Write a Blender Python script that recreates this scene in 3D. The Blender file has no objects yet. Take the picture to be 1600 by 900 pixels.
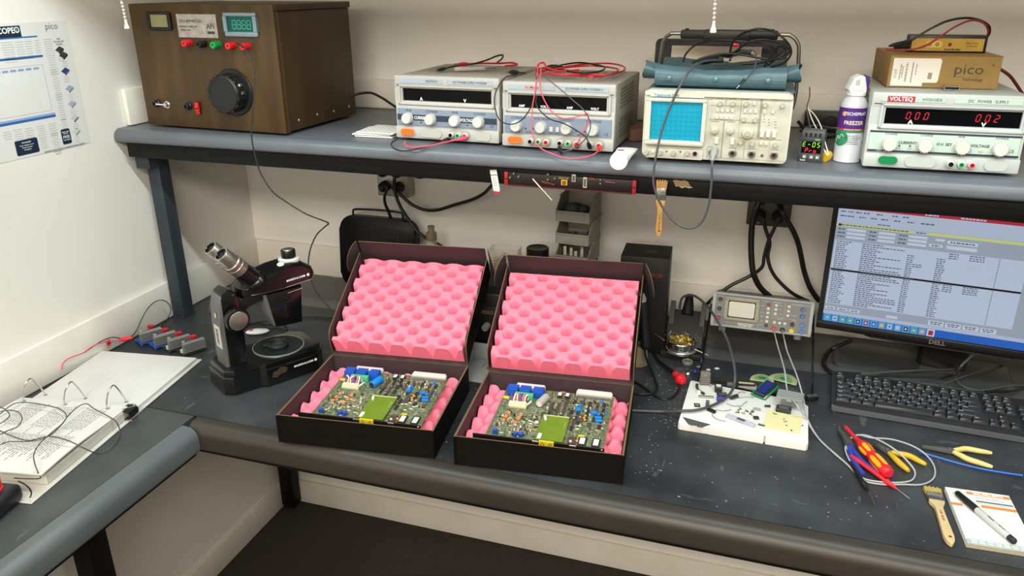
import bpy, bmesh, math, random
from mathutils import Matrix, Vector

random.seed(7)
SC = bpy.context.scene
COL = SC.collection
PI = math.pi

# ---------------------------------------------------------------- camera
cam_data = bpy.data.cameras.new('camera')
cam_data.sensor_width = 36.0
cam_data.lens = 36.0 * 1218.2 / 1600.0
cam_data.clip_start = .02
cam = bpy.data.objects.new('camera', cam_data)
COL.objects.link(cam)
cam.matrix_world = Matrix(((.95132978, -.10734056, .28887655, 1.613365),
                           (.30812307, .3484629, -.88523092, -2.135976),
                           (-.00564158, .93115606, .36457724, 1.857526),
                           (0, 0, 0, 1)))
SC.camera = cam

# ---------------------------------------------------------------- world, lights, exposure
world = bpy.data.worlds.new('world')
SC.world = world
world.use_nodes = True
world.node_tree.nodes['Background'].inputs[0].default_value = (1.0, .83, .62, 1)
world.node_tree.nodes['Background'].inputs[1].default_value = .24


def area_light(name, loc, sx, sy, watts, col):
    l = bpy.data.lights.new(name, 'AREA')
    l.shape = 'RECTANGLE'
    l.size, l.size_y = sx, sy
    l.energy = watts
    l.color = col
    o = bpy.data.objects.new(name, l)
    COL.objects.link(o)
    o.location = loc
    return o


# two slim task lamps over the bench edge (their hoods are built with the room) and the warm ceiling light of the room
area_light('task_lamp', (.78, -.89, 2.05), 1.15, .03, 7.0, (.86, 1.0, 1.0))
area_light('task_lamp.001', (2.05, -.89, 2.05), 1.15, .03, 7.0, (.86, 1.0, 1.0))
area_light('ceiling_light', (1.7, -3.1, 2.75), 2.4, 1.0, 105, (1.0, .93, .8))
area_light('ceiling_light.001', (1.7, -6.5, 2.75), 2.6, 1.6, 200, (1.0, .88, .7))

SC.view_settings.view_transform = 'Standard'
SC.view_settings.look = 'None'
SC.view_settings.exposure = .35
SC.view_settings.gamma = 1.0
SC.view_settings.use_curve_mapping = False


# ---------------------------------------------------------------- materials
def lin(h):
    if isinstance(h, str):
        h = h.lstrip('#')
        c = [int(h[i:i + 2], 16) / 255 for i in (0, 2, 4)]
    else:
        c = [v / 255 for v in h]
    return tuple((v / 12.92 if v <= .04045 else ((v + .055) / 1.055) ** 2.4) for v in c) + (1,)


MATS = {}


def mat(name, col, rough=.5, metal=.0, noise=.0, nscale=40.0, col2=None, bump=.0, bscale=200.0,
        stretch=(1, 1, 1), emit=None, estr=.0, alpha=1.0, trans=.0, spec=.5, coat=.0, ior=1.45):
    """Principled material with an optional noise mix of two colours and a noise bump."""
    if name in MATS:
        return MATS[name]
    m = bpy.data.materials.new(name)
    m.use_nodes = True
    nt = m.node_tree
    b = nt.nodes['Principled BSDF']
    b.inputs['Base Color'].default_value = lin(col)
    b.inputs['Roughness'].default_value = rough
    b.inputs['Metallic'].default_value = metal
    b.inputs['Specular IOR Level'].default_value = spec
    b.inputs['Coat Weight'].default_value = coat
    b.inputs['IOR'].default_value = ior
    if trans:
        b.inputs['Transmission Weight'].default_value = trans
    if alpha < 1:
        b.inputs['Alpha'].default_value = alpha
    if emit is not None:
        b.inputs['Emission Color'].default_value = lin(emit)
        b.inputs['Emission Strength'].default_value = estr
    tc = mp = None
    if noise or bump:
        tc = nt.nodes.new('ShaderNodeTexCoord')
        mp = nt.nodes.new('ShaderNodeMapping')
        mp.inputs['Scale'].default_value = stretch
        nt.links.new(tc.outputs['Object'], mp.inputs['Vector'])
    if noise:
        n = nt.nodes.new('ShaderNodeTexNoise')
        n.inputs['Scale'].default_value = nscale
        n.inputs['Detail'].default_value = 6
        nt.links.new(mp.outputs[0], n.inputs['Vector'])
        r = nt.nodes.new('ShaderNodeValToRGB')
        r.color_ramp.elements[0].position = .5 - .5 * (1 - noise) * .5
        r.color_ramp.elements[1].position = .5 + .5 * (1 - noise) * .5 + .05
        r.color_ramp.elements[0].color = lin(col)
        r.color_ramp.elements[1].color = lin(col2 if col2 is not None else col)
        nt.links.new(n.outputs['Fac'], r.inputs[0])
        nt.links.new(r.outputs[0], b.inputs['Base Color'])
    if bump:
        n2 = nt.nodes.new('ShaderNodeTexNoise')
        n2.inputs['Scale'].default_value = bscale
        n2.inputs['Detail'].default_value = 4
        nt.links.new(mp.outputs[0], n2.inputs['Vector'])
        bp = nt.nodes.new('ShaderNodeBump')
        bp.inputs['Strength'].default_value = bump
        bp.inputs['Distance'].default_value = .002
        nt.links.new(n2.outputs['Fac'], bp.inputs['Height'])
        nt.links.new(bp.outputs[0], b.inputs['Normal'])
    MATS[name] = m
    return m


def worktop_mat(name, base, smudge, speck, rough, spk=.72):
    """Worn laminate: broad smudges plus sparse pale specks and scratches."""
    m = mat(name, base, rough, noise=.15, nscale=8.0, col2=smudge, bump=.12, bscale=500)
    nt = m.node_tree
    b = nt.nodes['Principled BSDF']
    src = b.inputs['Base Color'].links[0].from_socket
    tc = [n for n in nt.nodes if n.type == 'TEX_COORD'][0]
    cur = src
    for sc_, st, th, w in ((95.0, (1, 1, 1), spk, .8), (38.0, (1, .22, 1), .68, .14), (38.0, (.25, 1, 1), .68, .12)):
        mp = nt.nodes.new('ShaderNodeMapping')
        mp.inputs['Scale'].default_value = st
        mp.inputs['Rotation'].default_value = (0, 0, .4 if st != (1, 1, 1) else 0)
        nt.links.new(tc.outputs['Object'], mp.inputs['Vector'])
        n = nt.nodes.new('ShaderNodeTexNoise')
        n.inputs['Scale'].default_value = sc_
        n.inputs['Detail'].default_value = 3
        nt.links.new(mp.outputs[0], n.inputs['Vector'])
        r = nt.nodes.new('ShaderNodeValToRGB')
        r.color_ramp.elements[0].position = th
        r.color_ramp.elements[1].position = th + .04
        r.color_ramp.elements[0].color = (0, 0, 0, 1)
        r.color_ramp.elements[1].color = (w, w, w, 1)
        nt.links.new(n.outputs['Fac'], r.inputs[0])
        mx = nt.nodes.new('ShaderNodeMix')
        mx.data_type = 'RGBA'
        nt.links.new(r.outputs[0], mx.inputs['Factor'])
        nt.links.new(cur, mx.inputs['A'])
        mx.inputs['B'].default_value = lin(speck)
        cur = mx.outputs['Result']
    nt.links.new(cur, b.inputs['Base Color'])
    return m


# ---------------------------------------------------------------- mesh builder
def rot(rx=0, ry=0, rz=0):
    return Matrix.Rotation(rz, 4, 'Z') @ Matrix.Rotation(ry, 4, 'Y') @ Matrix.Rotation(rx, 4, 'X')


def T(x, y, z):
    return Matrix.Translation((x, y, z))


def align(a, b):
    """matrix that puts local +Z along a->b with its origin at a"""
    a, b = Vector(a), Vector(b)
    d = b - a
    q = Vector((0, 0, 1)).rotation_difference(d.normalized()) if d.length > 1e-9 else Matrix.Identity(3).to_quaternion()
    return T(*a) @ q.to_matrix().to_4x4()


def smooth_path(pts, n=6, closed=False):
    P = [Vector(p) for p in pts]
    if len(P) < 3:
        return P
    out = []
    N = len(P)
    rng = N if closed else N - 1
    for i in range(rng):
        if closed:
            p0, p1, p2, p3 = P[(i - 1) % N], P[i], P[(i + 1) % N], P[(i + 2) % N]
        else:
            p0, p1, p2, p3 = P[max(i - 1, 0)], P[i], P[i + 1], P[min(i + 2, N - 1)]
        for k in range(n):
            t = k / n
            out.append(.5 * ((2 * p1) + (-p0 + p2) * t + (2 * p0 - 5 * p1 + 4 * p2 - p3) * t * t +
                              (-p0 + 3 * p1 - 3 * p2 + p3) * t ** 3))
    if not closed:
        out.append(P[-1])
    return out


class MB:
    def __init__(self, M=None):
        self.bm = bmesh.new()
        self.M = M or Matrix.Identity(4)
        self.mi = 0

    def _v(self, co):
        return self.bm.verts.new(self.M @ Vector(co))

    def _f(self, vs):
        try:
            f = self.bm.faces.new(vs)
            f.material_index = self.mi
            return f
        except ValueError:
            return None

    def box(self, x0, x1, y0, y1, z0, z1, bev=.0, seg=2, L=None):
        """axis box in local space, optionally transformed by L and bevelled"""
        L = L or Matrix.Identity(4)
        c = [(x0, y0, z0), (x1, y0, z0), (x1, y1, z0), (x0, y1, z0), (x0, y0, z1), (x1, y0, z1), (x1, y1, z1), (x0, y1, z1)]
        v = [self._v(L @ Vector(p)) for p in c]
        fs = [self._f([v[i] for i in q]) for q in ((3, 2, 1, 0), (4, 5, 6, 7), (0, 1, 5, 4), (1, 2, 6, 5), (2, 3, 7, 6), (3, 0, 4, 7))]
        if bev > 0:
            es = list({e for f in fs for e in f.edges})
            bmesh.ops.bevel(self.bm, geom=es, offset=bev, segments=seg, affect='EDGES', profile=.5)
        return self

    def prism(self, poly, z0, z1, L=None, bev=.0):
        L = L or Matrix.Identity(4)
        a = [self._v(L @ Vector((p[0], p[1], z0))) for p in poly]
        b = [self._v(L @ Vector((p[0], p[1], z1))) for p in poly]
        n = len(poly)
        fs = [self._f(a[::-1]), self._f(b)]
        for i in range(n):
            fs.append(self._f([a[i], a[(i + 1) % n], b[(i + 1) % n], b[i]]))
        if bev > 0:
            top = fs[1]
            if top:
                bmesh.ops.bevel(self.bm, geom=list(top.edges), offset=bev, segments=2, affect='EDGES', profile=.5)
        return self

    def lathe(self, prof, L=None, seg=24, a0=.0, a1=2 * PI):
        """profile [(r, z)] turned about local z"""
        L = L or Matrix.Identity(4)
        full = abs(a1 - a0 - 2 * PI) < 1e-6
        ns = seg if full else seg + 1
        rings = []
        for r, z in prof:
            if r < 1e-7:
                rings.append([self._v(L @ Vector((0, 0, z)))])
            else:
                rings.append([self._v(L @ Vector((r * math.cos(a0 + (a1 - a0) * k / seg), r * math.sin(a0 + (a1 - a0) * k / seg), z)))
                              for k in range(ns)])
        for A, B in zip(rings, rings[1:]):
            for k in range(seg):
                k2 = (k + 1) % ns
                if len(A) == 1 and len(B) == 1:
                    continue
                if len(A) == 1:
                    self._f([A[0], B[k], B[k2]][::-1])
                elif len(B) == 1:
                    self._f([A[k], A[k2], B[0]])
                else:
                    self._f([A[k], A[k2], B[k2], B[k]])
        return self

    def cyl(self, a, b, r0, r1=None, seg=20):
        r1 = r0 if r1 is None else r1
        h = (Vector(b) - Vector(a)).length
        return self.lathe([(0, 0), (r0, 0), (r1, h), (0, h)], align(a, b), seg)

    def tube(self, pts, r, seg=8, sm=6, closed=False):
        P = smooth_path(pts, sm, closed) if sm else [Vector(p) for p in pts]
        n = len(P)
        rad = r if callable(r) else (lambda t: r)
        prev = None
        rings = []
        for i, p in enumerate(P):
            if closed:
                t = P[(i + 1) % n] - P[i - 1]
            else:
                t = P[min(i + 1, n - 1)] - P[max(i - 1, 0)]
            if t.length < 1e-9:
                t = Vector((0, 0, 1))
            t.normalize()
            if prev is None:
                nrm = t.orthogonal().normalized()
            else:
                nrm = (prev - t * prev.dot(t))
                nrm = nrm.normalized() if nrm.length > 1e-6 else t.orthogonal().normalized()
            prev = nrm
            bi = t.cross(nrm)
            rr = rad(i / max(n - 1, 1))
            rings.append([self._v(p + (nrm * math.cos(2 * PI * k / seg) + bi * math.sin(2 * PI * k / seg)) * rr) for k in range(seg)])
        m = n if closed else n - 1
        for i in range(m):
            A, B = rings[i], rings[(i + 1) % n]
            for k in range(seg):
                self._f([A[k], A[(k + 1) % seg], B[(k + 1) % seg], B[k]])
        if not closed:
            self._f(rings[0][::-1])
            self._f(rings[-1])
        return self

    def sphere(self, c, r, sc=(1, 1, 1), seg=16, rings=10, L=None):
        L = (L or Matrix.Identity(4)) @ T(*c) @ Matrix.Diagonal((sc[0], sc[1], sc[2], 1))
        prof = [(r * math.sin(PI * k / rings), -r * math.cos(PI * k / rings)) for k in range(rings + 1)]
        prof[0] = (0, -r)
        prof[-1] = (0, r)
        return self.lathe(prof, L, seg)

    def grid(self, fn, nu, nv, closed_u=False, both=None):
        """surface fn(u, v) -> point, u, v in 0..1"""
        V = [[self._v(fn(i / nu, j / nv)) for j in range(nv + 1)] for i in range(nu if closed_u else nu + 1)]
        for i in range(nu):
            A = V[i]
            B = V[(i + 1) % len(V)]
            for j in range(nv):
                self._f([A[j], B[j], B[j + 1], A[j + 1]])
        return self

    def quad(self, *p):
        self._f([self._v(q) for q in p])
        return self

    def build(self, name, mats, parent=None, smooth=35, normals=True):
        bm = self.bm
        if normals:
            bmesh.ops.recalc_face_normals(bm, faces=bm.faces[:])
        me = bpy.data.meshes.new(name)
        bm.to_mesh(me)
        bm.free()
        for m in (mats if isinstance(mats, (list, tuple)) else [mats]):
            me.materials.append(m)
        if smooth:
            me.polygons.foreach_set('use_smooth', [True] * len(me.polygons))
            me.set_sharp_from_angle(angle=math.radians(smooth))
        o = bpy.data.objects.new(name, me)
        COL.objects.link(o)
        if parent is not None:
            o.parent = parent
        return o


def tag(o, label, cat, group=None):
    o['label'] = label
    o['category'] = cat
    if group:
        o['group'] = group
    return o


def thing(name, label, cat, loc=(0, 0, 0), rz=.0, group=None, R=None):
    o = bpy.data.objects.new(name, None)
    o.empty_display_size = .02
    COL.objects.link(o)
    if R is not None:
        o.matrix_world = T(*loc) @ R
    else:
        o.location = loc
        o.rotation_euler = (0, 0, rz)
    return tag(o, label, cat, group)


def struct(name, mb, m, smooth=35):
    o = mb.build(name, m, None, smooth)
    o['kind'] = 'structure'
    return o


def text(name, s, size, m, parent, L, align_x='CENTER', ext=.0002, sx=1.0, bold=.0, shear=.0):
    """lettering as a real thin mesh; L places its local xy plane"""
    cu = bpy.data.curves.new(name, 'FONT')
    cu.body = s
    cu.size = size
    cu.align_x = align_x
    cu.align_y = 'CENTER'
    cu.extrude = ext
    cu.offset = bold
    cu.shear = shear
    cu.resolution_u = 2
    tmp = bpy.data.objects.new('tmp_text', cu)
    COL.objects.link(tmp)
    dg = bpy.context.evaluated_depsgraph_get()
    me = bpy.data.meshes.new_from_object(tmp.evaluated_get(dg))
    bpy.data.objects.remove(tmp)
    bpy.data.curves.remove(cu)
    me.name = name
    me.transform(L @ Matrix.Diagonal((sx, 1, 1, 1)))
    me.materials.clear()
    me.materials.append(m)
    o = bpy.data.objects.new(name, me)
    COL.objects.link(o)
    if parent is not None:
        o.parent = parent
    return o


FRONT = rot(PI / 2)          # local xy plane -> xz plane facing -y


def on_front(x, z, y=.0):
    return T(x, y, z) @ FRONT


def rrect(x0, x1, y0, y1, r, n=5):
    out = []
    for cx, cy, a in ((x1 - r, y0 + r, -PI / 2), (x1 - r, y1 - r, 0), (x0 + r, y1 - r, PI / 2), (x0 + r, y0 + r, PI)):
        for k in range(n + 1):
            t = a + PI / 2 * k / n
            out.append((cx + r * math.cos(t), cy + r * math.sin(t)))
    return out


def cable(name, label, pts, r, m, group=None, cat='cable', seg=8, sm=6):
    mb = MB()
    mb.tube(pts, r, seg, sm)
    return tag(mb.build(name, m), label, cat, group)


def twisted(mb, pts, r, pitch=.012, off=None):
    P = smooth_path(pts, 14)
    L = .0
    a, b = [], []
    off = off or r * .95
    for i, p in enumerate(P):
        t = (P[min(i + 1, len(P) - 1)] - P[max(i - 1, 0)]).normalized()
        if i:
            L += (P[i] - P[i - 1]).length
        n = t.cross(Vector((.3, .7, .64))).normalized()
        bi = t.cross(n)
        ph = 2 * PI * L / pitch
        d = (n * math.cos(ph) + bi * math.sin(ph)) * off
        a.append(p + d)
        b.append(p - d)
    mb.tube(a, r, 6, 0)
    mb.tube(b, r, 6, 0)


# common materials
WHITE = mat('white_print', '#f2f2f0', .6)
BLACKP = mat('black_plastic', '#16171a', .42)
BLACKM = mat('black_matte', '#101012', .7)
RUBBER = mat('black_rubber', '#141416', .55)
GREYP = mat('grey_plastic', '#8d8f8f', .5)
CHROME = mat('chrome', '#d6d6d6', .18, 1.0)
STEEL = mat('steel', '#a9a9a7', .35, 1.0)
REDP = mat('red_plastic', '#d8202c', .35)
GREENP = mat('green_plastic', '#0f9a4a', .35)
BLUEP = mat('blue_plastic', '#1553b8', .35)
PRINT = mat('dark_print', '#3c4046', .7)
INK = mat('black_ink', '#18181a', .7)
# ================================================================ setting
# every length in metres; back wall at y = 0, left wall at x = 0, worktop at z = .95
WALLW = mat('wall_paint', '#e8e6e0', .6, noise=.4, nscale=3, col2='#e4e1da', bump=.05, bscale=120)
TRIMW = mat('trim_paint', '#e9e6de', .5, noise=.4, nscale=9, col2='#e2ddd2')
CARPET = mat('carpet', '#3a342e', .95, noise=.2, nscale=160, col2='#241f1b', bump=.9, bscale=700)
struct('floor', MB().box(-.1, 4.6, -8.0, .1, -.06, .0), CARPET)
struct('wall_back', MB().box(-.1, 4.6, .0, .1, .0, 2.8), WALLW)
struct('wall_left', MB().box(-.1, .0, -8.0, .0, .0, 2.8), WALLW)
struct('baseboard_back', MB().box(.0, 4.6, -.012, .0, .0, .097, .003), TRIMW)
struct('baseboard_left', MB().box(.0, .012, -8.0, -.012, .0, .097, .003), TRIMW)
struct('trim_1', MB().box(.0, 4.6, -.014, .0, .951, 1.056, .004), TRIMW)
struct('trim_2', MB().box(.0, .014, -3.0, -.014, .951, 1.058, .004), TRIMW)
struct('trim_3', MB().box(.0, 4.6, -.016, .0, 1.511, 1.595, .005), TRIMW)
struct('trim_4', MB().box(.0, .016, -.475, -.016, 1.511, 1.606, .005), TRIMW)
# hoods of the task lamps above the picture: they cut the light off from the upper wall, the pull chains hang from them
for k, (xa, xb) in enumerate(((.18, 1.38), (1.45, 2.65))):
    b = MB()
    b.box(xa, xb, -.96, -.82, 2.070, 2.085, .004)
    b.box(xa, xb, -.832, -.822, 2.003, 2.071)
    b.box(xa, xb, -.958, -.948, 2.030, 2.071)
    for x in (xa + .06, xb - .08):
        b.box(x, x + .02, -.83, .0, 2.085, 2.105)
    struct('trim_%d' % (5 + k), b, TRIMW)

# ---------------------------------------------------------------- benches
TOPM = worktop_mat('worn_worktop', '#232629', '#3f4346', '#9c9d99', .42)
REARM = mat('rear_strip_laminate', '#4b4c4c', .35, noise=.3, nscale=7, col2='#565757', bump=.05, bscale=300)
LTOP = worktop_mat('side_worktop', '#34393c', '#4a4f50', '#8c8d8a', .45, .78)
NOSE = mat('edge_nosing', '#37332f', .42, noise=.4, nscale=6, col2='#302d2a', bump=.06, bscale=900)
NOSEL = mat('side_edge_nosing', '#5a6064', .4, noise=.4, nscale=6, col2='#51575b', bump=.06, bscale=900)
SHELFM = mat('shelf_laminate', '#5f636a', .36, noise=.4, nscale=8, col2='#585c64', bump=.07, bscale=900)
POST = mat('slate_steel', '#2b333b', .45, noise=.4, nscale=5, col2='#313942')
BEAM = mat('black_steel', '#08090b', .5, spec=.25)


def nosing_profile(y0, y1, z0, z1, r):
    """section (y, z): flat top from y0, rounded front at y1 (y1 < y0)"""
    pts = [(y0, z0), (y0, z1)]
    for k in range(9):
        a = PI / 2 + PI / 2 * k / 8
        pts.append((y1 + r + r * math.cos(a), z1 - r + r * math.sin(a)))
    rb = r * .35
    for k in range(5):
        a = PI + PI / 2 * k / 4
        pts.append((y1 + rb + rb * math.cos(a), z0 + rb + rb * math.sin(a)))
    return pts


def extrude_x(mb, prof, x0, x1):
    mb.prism([(p[0], p[1]) for p in prof], x0, x1, Matrix(((0, 0, 1, 0), (1, 0, 0, 0), (0, 1, 0, 0), (0, 0, 0, 1))))


bench = thing('workbench', 'long workbench with worn black top and rounded grey front edge along the back wall', 'workbench', (0, 0, 0))
MB().box(.002, 3.4, -.896, -.016, .915, .95).build('worktop', TOPM, bench)
b = MB()
b.box(.003, 3.4, -.2575, -.0161, .9495, .9507)
b.build('rear_strip', REARM, bench)
b = MB()
extrude_x(b, nosing_profile(-.8975, -.938, .889, .9495, .026), .462, 3.4)
b.build('edge_nosing', NOSE, bench)
b = MB()
b.box(.44, 3.4, -.896, -.87, .879, .9145)
b.box(.44, 3.4, -.925, -.8965, .878, .8885)
b.build('front_beam', BEAM, bench)
for lx, ly in ((.014, -.068), (3.25, -.068), (3.25, -.9)):
    b = MB()
    b.box(lx, lx + .052, ly, ly + .052, .012, .914, .004)
    b.mi = 1
    b.box(lx + .004, lx + .048, ly + .004, ly + .048, .0, .012)
    b.build('leg', [BEAM, BLACKM], bench)

side = thing('workbench', 'side workbench with dark top and grey rounded edge along the left wall', 'workbench', (0, 0, 0))
MB().box(.001, .452, -2.9, -.8985, .915, .95).build('worktop', LTOP, side)
b = MB()
pr_ = nosing_profile(.453, .0, .908, .9495, .026)
prof2 = [(.453 + (.453 - p[0]) * .09, p[1]) for p in pr_]
pts = [(.4525, .889), (.4525, .9495)]
for k in range(9):
    a = PI / 2 - PI / 2 * k / 8
    pts.append((.493 - .026 + .026 * math.cos(a), .9495 - .026 + .026 * math.sin(a)))
for k in range(5):
    a = -PI / 2 * k / 4
    pts.append((.493 - .009 + .009 * math.cos(a), .889 + .009 + .009 * math.sin(a)))
b.prism(pts, .94, 2.9, Matrix(((1, 0, 0, 0), (0, 0, -1, 0), (0, 1, 0, 0), (0, 0, 0, 1))))
b.build('edge_nosing', NOSEL, side)
MB().box(.42, .4515, -2.9, -.9, .879, .9145).box(.4525, .478, -2.9, -.94, .877, .8885).build('front_beam', BEAM, side)
for ly in (-1.19, -2.7):
    b = MB()
    b.box(.352, .402, ly, ly + .05, .012, .914, .004)
    b.mi = 1
    b.box(.356, .398, ly + .004, ly + .046, .0, .012)
    b.build('leg', [BEAM, BLACKM], side)
b = MB()
b.box(.36, .441, -1.18, -1.15, .875, .914)
b.build('bracket', BEAM, side)

shelf = thing('shelf', 'grey shelf with rounded front edge on dark posts holding the instruments', 'shelf', (0, 0, 0))
b = MB()
extrude_x(b, nosing_profile(-.018, -.525, 1.476, 1.51, .022), .003, 3.4)
b.build('shelf_board', SHELFM, shelf)
b = MB()
b.box(.022, 3.4, -.508, -.484, 1.436, 1.4755, .002)
b.build('front_beam', [BEAM], shelf)
b = MB()
b.box(.022, 3.4, -.06, -.04, 1.44, 1.4755, .002)
b.build('rear_beam', [BEAM], shelf)
for px in (.018, 3.30):
    b = MB()
    b.box(px, px + .044, -.4835, -.4365, 1.4, 1.4755)
    b.box(px, px + .04, -.448, -.405, .951, 1.44, .003)
    b.box(px - .003, px + .043, -.451, -.402, .951, .955)
    b.build('post', POST, shelf)
# ================================================================ instruments on the shelf
ZS = 1.5102
# ---------------------------------------------------------------- wooden test box
WOOD = mat('stained_plywood', '#382710', .45, noise=.1, nscale=26, col2='#55401e', stretch=(1, 1, .12), bump=.10, bscale=220)
WOODS = mat('stained_plywood_side', '#33240f', .5, noise=.1, nscale=26, col2='#432f15', stretch=(1, 1, .1), bump=.08, bscale=220)
WOODE = mat('plywood_edge', '#8a6a36', .6)
wx = thing('test_box', 'large dark-stained wooden test box with a big black dial, left end of shelf', 'test box', (.064, -.463, ZS), math.radians(-3.2))
W, D, H = .434, .325, .304
b = MB()
b.box(.004, W - .002, .02, D, .008, H - .016, .002)
for fx in (.05, W - .09):
    for fy in (.06, D - .05):
        b.cyl((fx, fy, .0), (fx, fy, .009), .012)
b.build('case', WOODS, wx)
b = MB()
b.box(0, W, .0, .0055, .006, H - .0005, .0015)
b.box(0, W, .012, .0195, .006, H - .002, .001)
b.mi = 1
b.box(.0005, W - .0005, .0057, .0118, .007, H - .003)
b.build('front_panel', [WOOD, WOODS], wx)
b = MB()
b.box(-.001, W + .003, .006, D + .002, H - .0155, H, .003)
b.build('lid', WOODS, wx)


def rounded_frame(b, x0, x1, z0, z1, hx0, hx1, hz0, hz1, y0, y1, r=.004):
    """flat frame facing -y: outer rounded rectangle with a rectangular window"""
    b.box(x0, x1, y0, y1, hz1, z1, min(r, (z1 - hz1) * .4))
    b.box(x0, x1, y0, y1, z0, hz0, min(r, (hz0 - z0) * .4))
    b.box(x0, hx0, y0, y1, hz0 - .0005, hz1 + .0005, 0)
    b.box(hx1, x1, y0, y1, hz0 - .0005, hz1 + .0005, 0)


LCDM = mat('lcd_olive', '#8d8f63', .25)
b = MB()
rounded_frame(b, .057, .132, .242, .286, .067, .122, .25, .279, -.006, .0)
m1 = b.build('panel_meter', BLACKP, wx)
MB().box(.0665, .1225, -.003, -.0002, .2495, .2795).build('display', LCDM, m1)
PLATE = mat('engraved_plate', '#a8a199', .35, .5, noise=.3, nscale=60, col2='#cfc8c0')
b = MB()
b.box(.148, .268, -.0012, .0, .227, .281)
pl = b.build('name_plate', PLATE, wx)
text('lettering', 'DCA REPAIRS CELL', .0095, PRINT, pl, on_front(.192, .265, -.0014), sx=.85)
text('lettering', 'MANUFACTURED BY', .006, PRINT, pl, on_front(.18, .252, -.0014))
text('lettering', 'SERIAL NO', .006, PRINT, pl, on_front(.172, .244, -.0014))
text('lettering', 'AFi', .017, PRINT, pl, on_front(.248, .253, -.0014), bold=.00015)
b = MB()
b.box(.238, .259, -.0015, -.0012, .236, .242)
b.build('logo_bar', PRINT, pl)
SILV = mat('silver_bezel', '#8aa0ad', .35, .3)
TEAL = mat('teal_lcd', '#0a5148', .2, emit='#0a6a58', estr=.04)
SEG = mat('teal_segment', '#3fb096', .4, emit='#4fe0bd', estr=.12)
b = MB()
rounded_frame(b, .293, .389, .231, .286, .303, .379, .243, .277, -.008, .0)
m2 = b.build('digital_meter', SILV, wx)
MB().box(.3025, .3795, -.004, -.0002, .2425, .2775).build('display', TEAL, m2)


def seven(b, s, x, z, h, y, th=None, sl=.12, thick=.0004, pitch=1.5):
    """seven-segment digits as thin bars facing -y, left to right from x"""
    th = th or h * .12
    w = h * .5
    segs = {'0': 'abcdef', '1': 'bc', '2': 'abged', '3': 'abgcd', '5': 'afgcd', '8': 'abcdefg', '-': 'g', 'C': 'adef',
            'P': 'abefg', 'r': 'eg', 'o': 'cdeg', 'E': 'adefg', 't': 'defg'}
    for ch in s:
        if ch == '.':
            b.box(x - h * .12, x - h * .12 + th, y - thick, y, z, z + th)
            continue
        if ch == ' ':
            x += w * 1.5
            continue
        for sg in segs[ch]:
            hz = {'a': h, 'g': h / 2, 'd': 0}.get(sg)
            if hz is not None:
                q = (x + th * .6, x + w - th * .6, z + hz - th / 2, z + hz + th / 2)
            else:
                xx = x if sg in 'ef' else x + w
                zz = z if sg in 'ec' else z + h / 2
                q = (xx - th / 2, xx + th / 2, zz + th * .5, zz + h / 2 - th * .5)
            zm = (q[2] + q[3]) / 2 - z
            L = Matrix(((1, 0, sl, -sl * z), (0, 1, 0, 0), (0, 0, 1, 0), (0, 0, 0, 1)))
            b.box(q[0], q[1], y - thick, y, q[2], q[3], 0, 1, L)
        x += w * pitch
    return x


b = MB()
seven(b, '8.8.8.8', .317, .249, .019, -.0042, .0014, .05)
b.build('digits', SEG, m2)
POSTC = [('#dd1620', REDP), ('#111', BLACKP), ('#0a4', GREENP), ('#d12', REDP), ('#d12', REDP)]
for i, (px, cm) in enumerate(zip((.18, .224, .267, .311, .354), (REDP, BLACKP, GREENP, REDP, REDP))):
    b = MB()
    z = .214 - .001 * i
    b.lathe([(.0085, .0), (.0085, .004), (.006, .0045), (.006, .007), (.0085, .0075), (.0085, .022), (.0075, .024), (.003, .024), (.003, .019), (0, .019)],
            T(px, 0, z) @ rot(PI / 2), 16)
    b.build('binding_post', cm, wx)
# big dial knob
b = MB()
L = T(.293, 0, .1) @ rot(PI / 2)
b.lathe([(.0, .0), (.056, .0), (.057, .003), (.055, .006), (.044, .007), (.043, .009)], L, 40)
b.lathe([(.043, .009), (.046, .012), (.045, .04), (.042, .043), (.037, .0432), (.0365, .0422), (.0, .042)], L, 40)
for k in range(14):
    a = 2 * PI * k / 14
    b.box(-.0045, .0045, .0425, .0475, .012, .041, .001, 1, L @ rot(0, 0, a))
kn = b.build('dial_knob', BLACKP, wx)
b = MB()
for k in (-2, -1):
    b.box(.036, .0485, -.004, .004, .018, .03, .001, 1, L @ rot(0, 0, .9 + .42 * k))
b.build('grip_insert', STEEL, kn)
for px, pz in ((.044, .062), (.146, .06)):
    b = MB()
    b.lathe([(.0, .0), (.0095, .0), (.0095, .004), (.0075, .006), (.0075, .013), (.006, .014), (.004, .014), (.004, .01), (0, .01)], T(px, 0, pz) @ rot(PI / 2), 18)
    b.build('fuse_holder', BLACKP, wx)
b = MB()
b.lathe([(.0, 0), (.0095, 0), (.0095, .002), (.006, .0025), (.006, .01), (.0, .01)], T(.075, 0, .06) @ rot(PI / 2), 16)
b.tube([(.075, -.008, .06), (.066, -.017, .062), (.059, -.024, .064)], lambda t: .0022 + .0015 * t, 8)
b.build('toggle_switch', CHROME, wx)
b = MB()
b.box(.17, .182, -.004, .0, .04, .072, .001)
rk = b.build('rocker_switch', BLACKP, wx)
b = MB()
b.box(-.005, .005, -.008, .0, -.014, .0, .001, 1, T(.176, -.003, .056) @ rot(.35))
b.box(-.005, .005, -.008, .0, .0, .014, .001, 1, T(.176, -.003, .056) @ rot(-.15))
b.build('rocker', REDP, rk)
for yy, zz in ((.06, .03), (.14, .032), (.215, .03), (.29, .032)):
    b = MB()
    b.lathe([(0, .0018), (.003, .0016), (.0045, .0)], T(W - .002, yy, zz) @ rot(0, PI / 2), 12)
    b.build('screw', STEEL, wx)

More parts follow.
